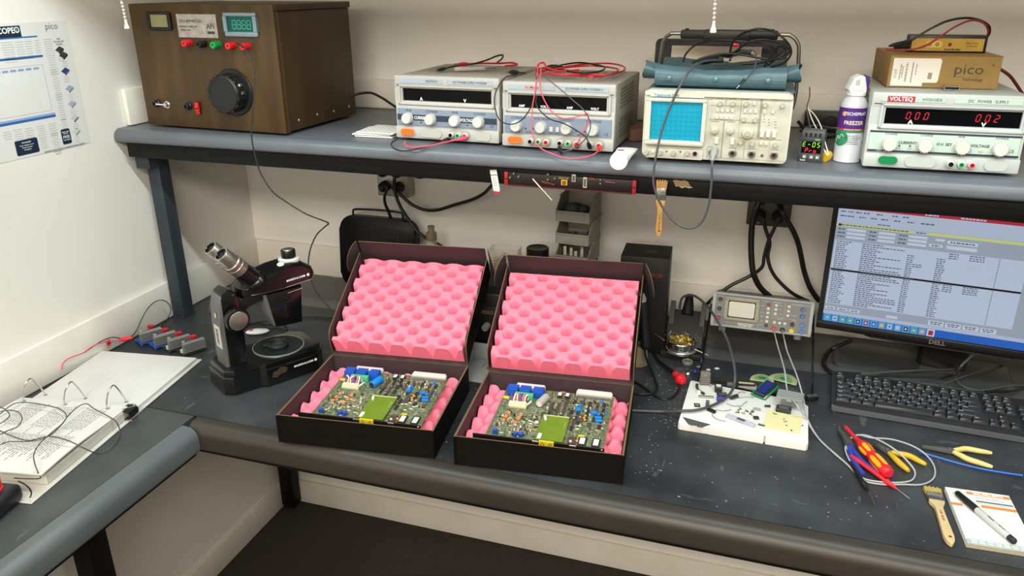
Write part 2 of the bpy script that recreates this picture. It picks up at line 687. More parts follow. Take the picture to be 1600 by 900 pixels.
b = MB()
tw = [(.397, -.5, 1.727), (.433, -.52, 1.718), (.462, -.535, 1.673), (.46, -.545, 1.613), (.443, -.548, 1.531), (.439, -.543, 1.482), (.444, -.535, 1.427), (.467, -.53, 1.382),
      (.494, -.52, 1.356), (.537, -.5, 1.321), (.578, -.48, 1.299), (.58, -.47, 1.29), (.57, -.47, 1.282), (.535, -.46, 1.252), (.511, -.46, 1.207), (.508, -.47, 1.161),
      (.524, -.48, 1.116), (.552, -.49, 1.087), (.587, -.5, 1.062), (.616, -.505, 1.043)]
twisted(b, tw, .0012, .014)
tag(b.build('wire_pair', mat('wire_grey', '#2b2b2d', .5)), "thin twisted black wire pair hanging from the wooden box's red socket", 'wire')

# ---------------------------------------------------------------- pull chains
CHAINM = mat('bead_chain', '#f2ead8', .25, .7)
for (cx, cy, zb, dx, lab) in ((1.522, -.885, 1.789, -.006, 'beaded metal pull chain hanging in front of the oscilloscope handle'),
                              (.443, -.885, 1.783, -.014, 'beaded metal pull chain hanging beside the wooden test box')):
    t = thing('pull_chain', lab, 'chain', (cx, cy, zb), 0, 'bead pull chains')
    b = MB()
    n = int((2.07 - zb) / .0062)
    for k in range(n):
        f = k / n
        b.sphere((dx * f, 0, .012 + k * .0062), .0025, (1, 1, 1), 8, 6)
    b.cyl((dx * .0, 0, .008), (dx, 0, 2.07 - zb), .0006, seg=6)
    b.build('bead_string', CHAINM, t)
    b = MB()
    b.lathe([(.0, .012), (.0025, .011), (.0028, .006), (.0046, .001), (.0048, -.002), (.003, -.003), (0, -.003)], None, 14)
    b.build('end_bell', CHAINM, t)

# ---------------------------------------------------------------- bench power supplies
CASE = mat('psu_case', '#a29e93', .5, noise=.4, nscale=200, col2='#99958a', bump=.05, bscale=800)
PFRONT = mat('psu_front', '#b0aeaa', .45)
PBLUE = mat('psu_blue_panel', '#7c8899', .5)
PDARK = mat('psu_dark_band', '#2b3644', .5)
PSTRIP = mat('psu_title_strip', '#a3acb8', .5)
WIN = mat('display_window', '#07080c', .12, spec=.12)
ORANGE = mat('orange_button', '#ea6a1e', .35)
LEDR = mat('led_red_segment', '#b81a2a', .4, emit='#e01c30', estr=.3)
MINT = mat('mint_panel', '#b3c4ba', .5)
CASEG = mat('psu_case_light', '#a6a8a2', .45)
PFRONTG = mat('psu_front_silver', '#b2b6b4', .4)
KNOBW = mat('white_knob', '#c4c4bf', .4)


def knob(b, x, z, y, r, h, L=None, fl=16):
    L = (L or Matrix.Identity(4)) @ T(x, y, z) @ rot(PI / 2)
    b.lathe([(0, 0), (r * 1.02, 0), (r * 1.02, h * .15), (r, h * .2), (r * .93, h * .9), (r * .85, h), (0, h)], L, 24)
    for k in range(fl):
        b.box(-r * .06, r * .06, r * .9, r * 1.03, h * .2, h * .82, 0, 1, L @ rot(0, 0, 2 * PI * k / fl))


def pill(b, x0, x1, z0, z1, y0, y1):
    r = (z1 - z0) * .48
    P = rrect(x0, x1, z0, z1, r, 6)
    b.prism(P, -y1, -y0, FRONT)


def jack(parent, x, z, y, r, ring, collar):
    b = MB()
    L = T(x, y, z) @ rot(PI / 2)
    b.lathe([(0, 0), (r * 1.25, 0), (r * 1.25, .006), (r * 1.1, .011), (r * .85, .0115), (r * .85, .006)], L, 18)
    j = b.build('socket', collar, parent)
    b = MB()
    b.lathe([(r * .85, .006), (r * .85, .012), (r * .45, .012), (r * .45, .004), (0, .004)], L, 18)
    b.build('insert', ring, j)


def psu(label, loc, rz, W, H, D, kind):
    t = thing('power_supply', label, 'power supply', loc, rz, 'bench power supplies')
    g = kind == 'mint'
    cs, fr = (CASEG, PFRONTG) if g else (CASE, PFRONT)
    b = MB()
    b.box(.002, W - .002, .02, D, .006, H - .001, .004)
    b.build('case', cs, t)
    for fx in (.02, W - .02):
        for fy in (.035, D - .03):
            b = MB()
            b.lathe([(0, 0), (.009, 0), (.01, .007), (0, .007)], T(fx, fy, 0), 14)
            b.build('foot', RUBBER, t)
    # moulded front: frame with recessed display window
    wx0, wx1 = (.1 * W, .955 * W) if g else (.075 * W, .925 * W)
    wz0, wz1 = (.6 * H, .8 * H) if g else (.615 * H, .8 * H)
    b = MB()
    b.box(0, W, .0, .022, wz1, H, .004)
    b.box(0, W, .0, .022, .006, wz0, .004)
    b.box(0, wx0, .001, .022, wz0 - .004, wz1 + .004)
    b.box(wx1, W, .001, .022, wz0 - .004, wz1 + .004)
    # raised rim round the window
    for q in ((wx0 - .01, wx1 + .01, wz1 + .004, wz1 + .009), (wx0 - .01, wx1 + .01, wz0 - .009, wz0 - .004),
              (wx0 - .01, wx0 - .004, wz0 - .009, wz1 + .009), (wx1 + .004, wx1 + .01, wz0 - .009, wz1 + .009)):
        b.box(q[0], q[1], -.0035, .002, q[2], q[3], .0012, 1)
    # lower sill
    b.box(.0, W, -.006, .004, .006, .225 * H, .003)
    b.build('front_panel', fr, t)
    win = MB().box(wx0 - .001, wx1 + .001, .006, .01, wz0 - .001, wz1 + .001).build('display_window', WIN, t)
    # title strips
    for x0, x1 in ((.06, .47), (.52, .94)):
        b = MB()
        b.box(x0 * W, x1 * W, -.0012, .001, .885 * H, .955 * H, .0005, 1)
        b.build('title_strip', PSTRIP if not g else MINT, t)
    b = MB()
    b.box(.02 * W, .98 * W, -.001, .0, .852 * H, .862 * H)
    b.build('groove', PRINT, t)
    # control panel
    b = MB()
    b.box(.02 * W, .975 * W, -.002, .001, .24 * H, .5 * H, .0008, 1)
    pan = b.build('control_panel', MINT if g else PBLUE, t)
    zk = .385 * H
    if kind == 'one':
        MB().box(.02 * W, .975 * W, -.0026, -.0018, .32 * H, .41 * H).build('dark_band', PDARK, pan)
        for fx, s in ((.255, 'CURRENT'), (.7, 'VOLTAGE')):
            text('lettering', s, .0098, WHITE, pan, on_front(fx * W, .362 * H, -.0028), sx=.8, bold=.0001)
        for fx, s in ((.135, 'FINE'), (.36, 'COARSE'), (.585, 'FINE'), (.82, 'COARSE')):
            text('lettering', s, .0078, PRINT, pan, on_front(fx * W, .468 * H, -.0022))
        text('lettering', 'ON  OFF', .0062, PRINT, pan, on_front(.12 * W, .262 * H, -.0022))
        kx = (.13, .355, .59, .815)
        kr = .0125
        for fx, s in ((.25, 'A'), (.67, 'V')):
            text('lettering', s, .01, WHITE, win, on_front(fx * W, .645 * H, .0058), bold=.0003)
        text('lettering', 'MASTECH', .0075, PRINT, t, on_front(.37 * W, .92 * H, -.0014), sx=.9)
        text('lettering', 'DC POWER SUPPLY HY3020E', .0075, PRINT, t, on_front(.73 * W, .92 * H, -.0014), sx=.85)
        for fx in (.25, .7):
            b = MB()
            b.lathe([(0, .0012), (.0016, .001), (.002, 0)], T(fx * W, -.002, .29 * H) @ rot(PI / 2), 10)
            b.build('indicator', PRINT, pan)
        pills = [(.25, .46, None), (.53, .73, (BLACKP, GREENP, REDP)), (.775, .925, None)]
    elif kind == 'two':
        for fx, s in ((.15, 'CURRENT'), (.36, 'VOLTAGE'), (.585, 'CURRENT'), (.82, 'VOLTAGE')):
            text('lettering', s, .0078, PRINT, pan, on_front(fx * W, .468 * H, -.0022))
        for fx, s in ((.12, 'ON  OFF'), (.25, 'SLAVE'), (.47, 'TRACKING'), (.72, 'MASTER'), (.84, 'OUTPUT')):
            text('lettering', s, .0055, PRINT, pan, on_front(fx * W, .262 * H, -.0022))
        for fx, s in ((.17, 'AMP'), (.375, 'VOLT'), (.6, 'AMP'), (.82, 'VOLT')):
            text('lettering', s, .0072, WHITE, win, on_front(fx * W, .64 * H, .0058), bold=.0001)
        text('lettering', 'Dr.Meter', .0085, REDP, t, on_front(.27 * W, .92 * H, -.0014), bold=.0001)
        text('lettering', 'DC POWER SUPPLY HY3005F-3', .0075, PRINT, t, on_front(.73 * W, .92 * H, -.0014), sx=.8)
        kx = (.137, .36, .59, .82)
        kr = .0122
        for fx in (.448, .506):
            b = MB()
            b.box(fx * W - .004, fx * W + .004, -.0048, -.0018, .285 * H, .36 * H, .0008, 1)
            b.build('tracking_switch', KNOBW, pan)
        for fx in (.215, .285, .67, .745):
            b = MB()
            b.lathe([(0, .0012), (.0016, .001), (.002, 0)], T(fx * W, -.002, .315 * H) @ rot(PI / 2), 10)
            b.build('indicator', PRINT, pan)
        pills = [(.24, .455, (BLACKP, GREENP, REDP)), (.505, .725, (BLACKP, GREENP, REDP)), (.765, .925, (BLACKP, REDP))]
    else:
        for z0, z1 in ((.492, .515), (.242, .268)):
            MB().box(.02 * W, .98 * W, -.0028, -.0016, z0 * H, z1 * H).build('dark_band', PDARK, pan)
        for fx, s in ((.275, 'CURRENT'), (.51, 'O.V. SET'), (.735, 'VOLTAGE')):
            text('lettering', s, .0072, PRINT, pan, on_front(fx * W, .37 * H, -.0022), bold=.0002)
        for fx, s in ((.16, 'COARSE'), (.39, 'COARSE'), (.61, 'FINE'), (.86, 'COARSE')):
            text('lettering', s, .0058, PRINT, pan, on_front(fx * W, .475 * H, -.0022))
        for fx, s in ((.225, 'C.C.'), (.295, 'C.V.'), (.675, 'O.V.'), (.745, 'C.V.')):
            text('lettering', s, .0048, PRINT, pan, on_front(fx * W, .295 * H, -.0022))
        text('lettering', 'ON  OFF', .0058, PSTRIP, pan, on_front(.12 * W, .255 * H, -.003))
        kx = (.155, .385, .62, .855)
        kr = .0135
        for dg_, fx in (('00.0', .24), ('00.2', .68)):
            b = MB()
            seven(b, dg_, fx * W, .668 * H, .0125, .0056, .0013, .15, pitch=2.5)
            b.build('digits', LEDR, win)
        for fx, s in ((.275, 'A'), (.735, 'V')):
            text('lettering', s, .01, WHITE, win, on_front(fx * W, .628 * H, .0058), bold=.0004, sx=1.2)
        LOGO = mat('logo_red', '#b8202c', .5)
        b = MB()
        b.box(.1 * W, .275 * W, -.0018, .0, .885 * H, .955 * H)
        lg = b.build('logo_plate', LOGO, t)
        text('lettering', 'VOLTEQ', .0105, WHITE, lg, on_front(.187 * W, .92 * H, -.002), bold=.00015)
        text('lettering', 'HY5010EX', .0075, PRINT, t, on_front(.385 * W, .92 * H, -.0014))
        text('lettering', 'DC   POWER   SUPPLY', .0075, PRINT, t, on_front(.73 * W, .92 * H, -.0014), sx=.9)
        for fx, lm in ((.225, PRINT), (.295, PRINT), (.675, PRINT), (.745, mat('led_lit', '#ffb070', .4, emit='#ff9a50', estr=2.5))):
            b = MB()
            b.lathe([(0, .0012), (.0016, .001), (.002, 0)], T(fx * W, -.002, .33 * H) @ rot(PI / 2), 10)
            b.build('indicator', lm, pan)
        pills = [(.275, .475, None), (.53, .73, (BLACKP, GREENP, REDP)), (.78, .925, None)]
    text('lettering', 'CE', .0085, PRINT, pan, on_front(.93 * W, (.285 if not g else .32) * H, -.0022))
    for fx in kx:
        b = MB()
        knob(b, fx * W, zk - .005, -.002, kr, .016)
        b.build('knob', KNOBW, pan)
    # power button
    bx0, bx1 = (.1, .225) if g else (.06, .19)
    b = MB()
    pill(b, bx0 * W - .003, bx1 * W + .003, .045 * H + .004, .212 * H, -.0075, -.005)
    pb = b.build('button_ring', fr, t)
    b = MB()
    pill(b, bx0 * W, bx1 * W, .045 * H + .007, .212 * H - .003, -.011, -.006)
    b.build('power_button', mat('green_button', '#0c7a4b', .35) if g else ORANGE, pb)
    for x0, x1, js in pills:
        b = MB()
        pill(b, x0 * W, x1 * W, .045 * H + .004, .212 * H, -.0085, -.005)
        p = b.build('terminal_plate' if js else 'blank_plate', fr if not js or g else CASE, t)
        if js:
            n = len(js)
            for k, c in enumerate(js):
                fx = x0 + (x1 - x0) * ((k + .5) / n)
                jack(p, fx * W, .128 * H + .002, -.008, .0055, c, KNOBW)
    # vents on the flanks and the lid
    for side in (0, 1):
        for bz in ((.62, .88), (.18, .44)):
            b = MB()
            for iy in range(13):
                for iz in range(6):
                    z = (bz[0] + (bz[1] - bz[0]) * iz / 5) * H
                    y = .06 + .012 * iy + (.006 if iz % 2 else 0)
                    b.lathe([(0, .0003), (.0028, .0003)], T(W - .002 if side else .002, y, z) @ rot(0, PI / 2 if side else -PI / 2), 8)
            b.build('vent_grille', BLACKM, t, normals=False)
    b = MB()
    for iy in range(15):
        for ix in range(14):
            b.lathe([(0, .0003), (.0024, .0003)], T(W * (.12 + .76 * ix / 13), .1 + .011 * iy, H - .001), 6)
    b.build('vent_grille', mat('vent_dark', '#5d594f', .7), t, normals=False)
    return t


psu('grey power supply with an orange button and blank dark display, nearest the wooden box', (.776, -.446, ZS), math.radians(-2.0), .262, .15, .285, 'one')
psu('grey power supply with an orange button, draped in red and black leads, beside the oscilloscope', (1.050, -.47, ZS), math.radians(-1.0), .254, .147, .285, 'two')
psu('pale mint fronted power supply with green button and red digits, under the cardboard box', (1.800, -.47, ZS), math.radians(1.0), .272, .149, .29, 'mint')
# ---------------------------------------------------------------- oscilloscope
CREAM = mat('cream_panel', '#c2c1b5', .45, noise=.35, nscale=30, col2='#b8b6a8')
CREAM2 = mat('cream_panel_inner', '#bdbbae', .5, noise=.35, nscale=45, col2='#aeab9c')
CREAM3 = mat('cream_keys', '#d3d2c6', .4)
TAUPE = mat('taupe_knob', '#aaa78f', .45)
SCASE = mat('scope_case', '#9fa39c', .5, noise=.4, nscale=90, col2='#959a93')
TEALV = mat('teal_vinyl', '#456069', .38, noise=.3, nscale=22, col2='#4e6b74', bump=.12, bscale=55)
TEALD = mat('teal_plastic', '#2c4f5c', .4)
CRT = mat('crt_blue', '#0a86a2', .25, noise=.4, nscale=3, col2='#0c8faa', emit='#08a4c4', estr=.15)
CRTL = mat('graticule', '#0a6f8a', .6)

W, D, H = .286, .385, .136
sc = thing('oscilloscope', 'cream oscilloscope with a bright blue screen in the middle of the shelf', 'oscilloscope', (1.371, -.516, ZS), math.radians(.4))
z0 = .009


def sp(x, y):
    """front panel layout grid -> local x, z"""
    l = 20 - 40 * (y - 75) / 615
    r = 1325 - 75 * (y - 100) / 640
    u = (x - l) / (r - l)
    v = (y - (75 + 25 * u)) / (615 + 25 * u)
    return u * W, z0 + (1 - v) * H


b = MB()
b.box(.004, W - .004, .028, D, z0 + .002, z0 + H - .003, .006)
b.build('case', SCASE, sc)
b = MB()
b.prism(rrect(0, W, z0, z0 + H, .012, 6), -.03, .0, FRONT, .0)
o_ = b.build('front_bezel', CREAM, sc)
b = MB()
for q in ((0, W, z0 + H - .008, z0 + H), (0, W, z0, z0 + .006), (0, .005, z0, z0 + H), (W - .006, W, z0, z0 + H)):
    pass
b.prism([(p[0], p[1]) for p in rrect(.001, W - .001, z0 + H - .01, z0 + H - .001, .004, 4)], .0, .006, FRONT)
b.build('brow', CREAM, sc)
for fx in (.022, W - .028):
    for fy in (.024, D - .05):
        b = MB()
        b.box(fx - .01, fx + .01, fy - .01, fy + .012, .0, z0 + .003, .002)
        b.build('foot', RUBBER, sc)
x0, zt = sp(38, 142)
x1, zb = sp(545, 590)
sx0, szt = sp(82, 178)
sx1, szb = sp(516, 540)
b = MB()
rounded_frame(b, x0, x1, zb, zt, sx0, sx1, szb, szt, -.011, .0005, .004)
bz = b.build('screen_bezel', CREAM, sc)
MB().box(sx0 - .0005, sx1 + .0005, -.0035, .0, szb - .0005, szt + .0005).build('screen', CRT, bz)
b = MB()
for k in range(1, 10):
    x = sx0 + (sx1 - sx0) * k / 10
    b.box(x - .0002, x + .0002, -.0038, -.0033, szb, szt)
for k in range(1, 8):
    z = szb + (szt - szb) * k / 8
    b.box(sx0, sx1, -.0038, -.0033, z - .0002, z + .0002)
b.build('graticule', CRTL, bz)
a_, z_ = sp(70, 138)
c_, z2_ = sp(560, 108)
b = MB()
b.box(a_, c_, -.0068, -.006, z_ + .001, z2_ - .001)
nb = b.build('name_strip', mat('name_strip', '#c2c2b2', .5), sc)
xx, zz = sp(185, 122)
text('lettering', 'Tektronix', .0085, mat('logo_blue', '#3f87b8', .5), nb, on_front(xx, zz, -.007), bold=.00015)
xx, zz = sp(300, 125)
text('lettering', '2245', .0075, PRINT, nb, on_front(xx, zz, -.007))
# lower control strip
a_, z_ = sp(5, 695)
c_, z2_ = sp(540, 606)
b = MB()
b.prism(rrect(a_ + .002, c_, z_, z2_, .003, 3), .0, .0035, FRONT)
st = b.build('control_strip', CREAM2, sc)
for x in (30, 155, 275, 400):
    b = MB()
    xx, zz = sp(x, 650)
    knob(b, xx, zz, -.0033, .0046, .01, None, 8)
    b.build('knob', TAUPE, st)
xx, zz = sp(90, 640)
MB().box(xx - .0025, xx + .0025, -.007, -.003, zz - .003, zz + .003, .0006, 1).build('push_button', CREAM3, st)
for x in (213, 337):
    xx, zz = sp(x, 640)
    MB().cyl((xx, -.003, zz), (xx, -.0042, zz), .0016, seg=10).build('screw_hole', BLACKM, st)
xx, zz = sp(468, 652)
b = MB()
b.box(xx - .006, xx + .006, -.0045, -.003, zz - .006, zz + .006, .0008, 1)
b.build('probe_test_plate', CREAM2, st)
MB().lathe([(.0042, .0), (.0042, .004), (.003, .004), (.003, .001), (0, .001)], T(xx, -.0045, zz) @ rot(PI / 2), 16).build('test_loop', BLACKP, st)
# right hand control panel
a_, z_ = sp(595, 705)
c_, z2_ = sp(1290, 118)
b = MB()
b.box(a_ - .004, c_ + .002, -.0012, .0, z_ - .001, z2_ + .001)
pn = b.build('control_panel', CREAM2, sc)
for (xa, ya, xb, yb) in ((612, 210, 870, 212), (600, 338, 860, 340), (885, 130, 858, 345), (1045, 130, 1025, 500), (850, 505, 1215, 512),
                         (745, 130, 742, 212), (722, 345, 700, 690), (905, 505, 890, 690), (860, 345, 845, 505), (1120, 510, 1100, 700), (575, 600, 570, 690),
                         (600, 690, 1230, 712), (612, 122, 1280, 130)):
    p, q = sp(xa, ya), sp(xb, yb)
    b = MB()
    b.box(min(p[0], q[0]) - .0002, max(p[0], q[0]) + .0002, -.0015, -.0011, min(p[1], q[1]) - .0002, max(p[1], q[1]) + .0002)
    b.build('panel_line', mat('panel_line', '#8f8d7c', .6), pn)
for x, y in ((692, 190), (803, 190), (918, 190), (1080, 198), (1225, 200), (868, 540), (968, 552), (1163, 558), (895, 330), (995, 333)):
    b = MB()
    xx, zz = sp(x, y)
    knob(b, xx, zz, -.001, .0044, .011, None, 8)
    b.build('small_knob', TAUPE, pn)
for x, y in ((988, 185), (672, 250), (713, 251), (758, 251), (800, 252), (908, 256), (955, 256), (1000, 256), (1075, 259), (1145, 262), (663, 315), (705, 315), (748, 317), (793, 318), (1043, 547), (1087, 549)):
    xx, zz = sp(x, y)
    MB().box(xx - .0023, xx + .0023, -.0055, -.001, zz - .0032, zz + .0032, .0006, 1).build('push_button', CREAM3, pn)
for x, y in ((1053, 457), (1103, 458), (1155, 460), (660, 528), (798, 533)):
    xx, zz = sp(x, y)
    b = MB()
    b.box(xx - .0042, xx + .0042, -.004, -.001, zz - .0068, zz + .0068, .0006, 1)
    b.box(-.0034, .0034, -.005, .0, -.006, .006, .0006, 1, T(xx, -.003, zz) @ rot(.18))
    b.build('lever_switch', CREAM3, pn)
for x, y, r in ((645, 435, .0072), (780, 436, .0068), (930, 452, .0108)):
    xx, zz = sp(x, y)
    b = MB()
    knob(b, xx, zz, -.001, r, .012, None, 18)
    k_ = b.build('rotary_knob', CREAM, pn)
    b = MB()
    knob(b, xx, zz, -.0125, r * .5, .007, None, 10)
    b.build('inner_knob', TAUPE, k_)
for x, y, w_ in ((690, 150, 10), (800, 150, 10), (920, 152, 8), (650, 355, 11), (785, 357, 11), (935, 362, 16), (615, 590, 11), (800, 597, 11), (965, 602, 11), (1155, 606, 11), (1160, 150, 8), (745, 130, 22), (1090, 140, 10)):
    xx, zz = sp(x, y)
    b = MB()
    b.box(xx - w_ * .0007, xx + w_ * .0007, -.0015, -.0011, zz - .0006, zz + .0006)
    b.build('panel_caption', mat('panel_caption', '#77756a', .6), pn)
for r0_, c0_ in ((300, 1070), (330, 1110), (350, 1165)):
    for k in range(3):
        xx, zz = sp(c0_, r0_ + 26 * k)
        MB().box(xx - .0017, xx + .0017, -.0015, -.0011, zz - .0006, zz + .0006).build('panel_caption', mat('panel_caption', '#77756a', .6), pn)
for x, y in ((620, 640), (797, 645), (960, 650), (1150, 656)):
    xx, zz = sp(x, y)
    b = MB()
    L = T(xx, -.001, zz) @ rot(PI / 2)
    b.lathe([(0, 0), (.008, 0), (.008, .0012), (.0062, .0014), (.0062, .008), (.005, .008), (.005, .002), (.0, .002)], L, 20)
    c = b.build('coax_socket', STEEL, pn)
    MB().lathe([(.0036, .002), (.0036, .0072), (.0012, .0072), (.0012, .0045), (0, .0045)], L, 14).build('insulator', BLACKP, c)
xx, zz = sp(1050, 662)
MB().lathe([(.0028, 0), (.0028, .002), (.0016, .002), (.0016, .0), (0, 0)], T(xx, -.001, zz) @ rot(PI / 2), 12).build('ground_socket', BLACKP, pn)
# carrying handle, standing up
b = MB()
hp = [(-.004, .225, .085), (-.006, .225, .12), (.000, .225, .205), (.004, .225, .226), (.016, .225, .238), (.04, .225, .2405), (.246, .225, .2405), (.272, .225, .238),
      (.286, .225, .226), (.292, .225, .205), (.296, .225, .12), (.292, .225, .085)]
b.tube(hp, .0042, 8, 3)
hd = b.build('handle', mat('handle_steel', '#77746a', .35, .8), sc)
b = MB()
b.box(.04, .246, .214, .236, .2295, .2485, .004)
b.box(.09, .19, .212, .238, .224, .2495, .004)
for x in (.053, .233):
    b.lathe([(.0045, 0), (.0045, .0025), (.003, .004), (0, .004)], T(x, .225, .2475), 12)
b.build('grip', BLACKP, hd)
for s in (0, 1):
    b = MB()
    L = T(W - .004 if s else .004, .225, .085) @ rot(0, PI / 2 if s else -PI / 2)
    b.lathe([(0, 0), (.026, 0), (.026, .006), (.022, .01), (.012, .011), (0, .011)], L, 28)
    b.build('pivot_hub', TEALD, sc)

# accessory pouch on the scope
ZT = ZS + z0 + H - .002
po = thing('pouch', 'teal vinyl accessory pouch lying on top of the oscilloscope, full of cables', 'pouch', (1.384, -.482, ZT), math.radians(.5))
PW = .256


def pouch(u, v):
    """u along the length, v round the section: front roll, top rim, sagging inside, back rim"""
    sec = [(.16, .0), (.02, .001), (.003, .006), (-.006, .02), (-.004, .034), (.008, .043), (.022, .04), (.04, .026), (.075, .02),
           (.115, .024), (.14, .04), (.158, .046), (.17, .034), (.172, .012), (.16, .0)]
    t = v * (len(sec) - 1)
    i = min(int(t), len(sec) - 2)
    f = t - i
    y = sec[i][0] * (1 - f) + sec[i + 1][0] * f
    z = sec[i][1] * (1 - f) + sec[i + 1][1] * f
    e = abs(2 * u - 1)
    k = 1 - .1 * max(0, (e - .75) / .25) ** 2
    w = .0006 * math.sin(23 * u + 5 * v) + .0005 * math.sin(51 * u + 9 * v)
    return (PW * u, y * k + .009 * (1 - k), max(z * (1 + .1 * math.cos(2 * PI * u) * (1 if z > .03 else 0)) + (w if z > .008 else 0), .0))


b = MB()
b.grid(pouch, 36, 42)
for u in (0, 1):
    ring = [b._v(pouch(u, j / 42)) for j in range(42)]
    b._f(ring if u else ring[::-1])
b.build('body', TEALV, po, smooth=60)
for s in (0, 1):
    d = 1 if s else -1
    X = (PW - .012) if s else .012

    def ear(u, v, X=X, d=d, inner=False):
        """open cuff of the folded pouch: flattened sleeve whose mouth shows its dark inside"""
        a = v * 2 * PI
        q = .84 if inner else 1.0
        fold = 1 + .1 * math.sin(3 * a + s) * u
        return (X + d * (.036 * u + .004 * math.sin(2 * a) * u), .036 + (.03 + .004 * u) * q * math.cos(a) * fold, .03 + .006 * u + (.014 + .004 * u) * q * math.sin(a) * fold)
    b = MB()
    b.grid(lambda u, v: ear(u, v), 6, 28)
    b.grid(lambda u, v, X=X: ear(1 - u, v, inner=True), 6, 28)
    A = [b._v(ear(1.0, k / 28)) for k in range(28)]
    B = [b._v(ear(1.0, k / 28, inner=True)) for k in range(28)]
    for k in range(28):
        b._f([A[k], A[(k + 1) % 28], B[(k + 1) % 28], B[k]])
    b.build('folded_end', TEALV, po, smooth=60)
for x in (.03, .122, .222):
    b = MB()
    b.lathe([(.0048, .0), (.0045, .0018), (.002, .0026), (0, .0026)], T(x, -.0062, .022) @ rot(PI / 2 - .05), 14)
    b.build('snap_button', mat('teal_snap', '#55787e', .35, .4), po)
b = MB()
b.box(.005, .09, -.0065, -.0045, .009, .0105, 0, 1)
b.build('seam', TEALD, po)
b = MB()
b.box(-.012, .275, .0, .16, -.0002, .0022, .0008, 1, T(0, -.004, 0))
b.build('base_flap', mat('teal_flap', '#49656c', .45), po)

# black cover behind the pouch and the pale card in front of it
cv = MB(T(1.338, -.165, ZT) @ rot(-.1))
cv.prism(rrect(0, .302, .0, .078, .012, 5), -.01, .01, FRONT, .003)
tag(cv.build('cover', mat('navy_plastic', '#14171f', .45)), 'dark plastic cover standing behind the teal pouch, under the handle', 'cover')
cd = MB(T(1.378, -.19, ZT + .01) @ rot(-.25, 0, .0))
cd.box(0, .205, .0, .0012, .0, .055)
cd = cd.build('card', mat('pale_card', '#cbbfae', .7))
tag(cd, 'pale card tucked between the teal pouch and its dark cover', 'card')
text('lettering', 'E', .012, PRINT, cd, T(.085, -.0008, .03) @ FRONT)

# cables and probes heaped in the pouch
CBL = mat('black_cable', '#151516', .42)
GCBL = mat('grey_cable', '#46474b', .42)
pz = ZT
pc = thing('probe', 'oscilloscope probe with grey cable looping below the shelf to the first input', 'probe', (1.50, -.4, pz + .02))


def rel(t, pts):
    return [tuple(p[i] - t.location[i] for i in range(3)) for p in pts]


b = MB()
b.tube(rel(pc, [(1.528, -.42, 1.707), (1.5, -.45, 1.709), (1.477, -.48, 1.708), (1.459, -.515, 1.697), (1.441, -.535, 1.665), (1.425, -.54, 1.622), (1.413, -.545, 1.578), (1.406, -.555, 1.527), (1.404, -.56, 1.482),
        (1.413, -.56, 1.449), (1.43, -.56, 1.42), (1.45, -.56, 1.398), (1.472, -.56, 1.386), (1.493, -.56, 1.387), (1.509, -.56, 1.403), (1.518, -.56, 1.435), (1.52, -.56, 1.477), (1.518, -.558, 1.513), (1.517, -.552, 1.527)]), .0024, 8, 7)
b.build('cord', GCBL, pc)
b = MB()
p1, p2, p3 = rel(pc, [(1.517, -.553, 1.525), (1.518, -.546, 1.539), (1.519, -.53, 1.546)])
b.lathe([(0, 0), (.0036, 0), (.005, .01), (.0075, .014), (.0075, .03), (0, .03)], align(p1, p3), 16)
b.build('coax_plug', GREYP, pc)
b = MB()
q1, q2 = rel(pc, [(1.469, -.47, 1.706), (1.554, -.38, 1.722)])
b.lathe([(0, 0), (.004, 0), (.007, .012), (.0075, .04), (.0055, .07), (.005, .11), (0, .11)], align(q1, q2), 14)
b.build('probe_body', BLACKP, pc)
c2 = thing('probe', 'probe lead with small clip dangling over the oscilloscope brow', 'probe', (1.55, -.4, pz + .02))
b = MB()
b.tube(rel(c2, [(1.52, -.42, 1.703), (1.535, -.43, 1.718), (1.556, -.44, 1.729), (1.573, -.45, 1.728), (1.579, -.47, 1.715), (1.577, -.49, 1.697), (1.567, -.51, 1.682), (1.559, -.518, 1.673)]), .0014, 7)
b.build('cord', GCBL, c2)
b = MB()
e1, e2, e3 = rel(c2, [(1.562, -.517, 1.68), (1.554, -.525, 1.67), (1.549, -.529, 1.664)])
b.cyl(e1, e2, .0032, .0024, 10)
b.build('clip_body', BLACKP, c2)
MB().cyl(e2, e3, .0012, .0006, 8).build('clip_tip', STEEL, c2)
cable('cable', 'black cable loop arching up to the oscilloscope handle', [(1.433, -.42, 1.701), (1.436, -.41, 1.717), (1.455, -.4, 1.735), (1.488, -.38, 1.743), (1.533, -.37, 1.742), (1.584, -.37, 1.737), (1.611, -.38, 1.728), (1.616, -.4, 1.712), (1.602, -.43, 1.7)], .0021, CBL, 'cables heaped in the pouch')
cable('cable', 'black cable making the tallest loop in the pouch', [(1.524, -.4, 1.716), (1.527, -.38, 1.74), (1.544, -.36, 1.756), (1.574, -.35, 1.765), (1.607, -.36, 1.76), (1.634, -.37, 1.741), (1.644, -.39, 1.722), (1.633, -.42, 1.705), (1.609, -.44, 1.698)], .0024, CBL, 'cables heaped in the pouch')
cable('cable', 'black cable crossing flat over the heap in the pouch', [(1.453, -.44, 1.702), (1.475, -.43, 1.712), (1.513, -.43, 1.72), (1.55, -.43, 1.719), (1.595, -.43, 1.712), (1.631, -.42, 1.714), (1.639, -.41, 1.729), (1.622, -.4, 1.74), (1.59, -.39, 1.746), (1.559, -.39, 1.741), (1.536, -.41, 1.724)], .0022, CBL, 'cables heaped in the pouch')
cable('cable', 'black cable coiled at the right end of the pouch', [(1.553, -.45, 1.703), (1.583, -.45, 1.706), (1.615, -.43, 1.712), (1.633, -.42, 1.727), (1.62, -.41, 1.736), (1.606, -.43, 1.717), (1.596, -.45, 1.699)], .0025, CBL, 'cables heaped in the pouch')
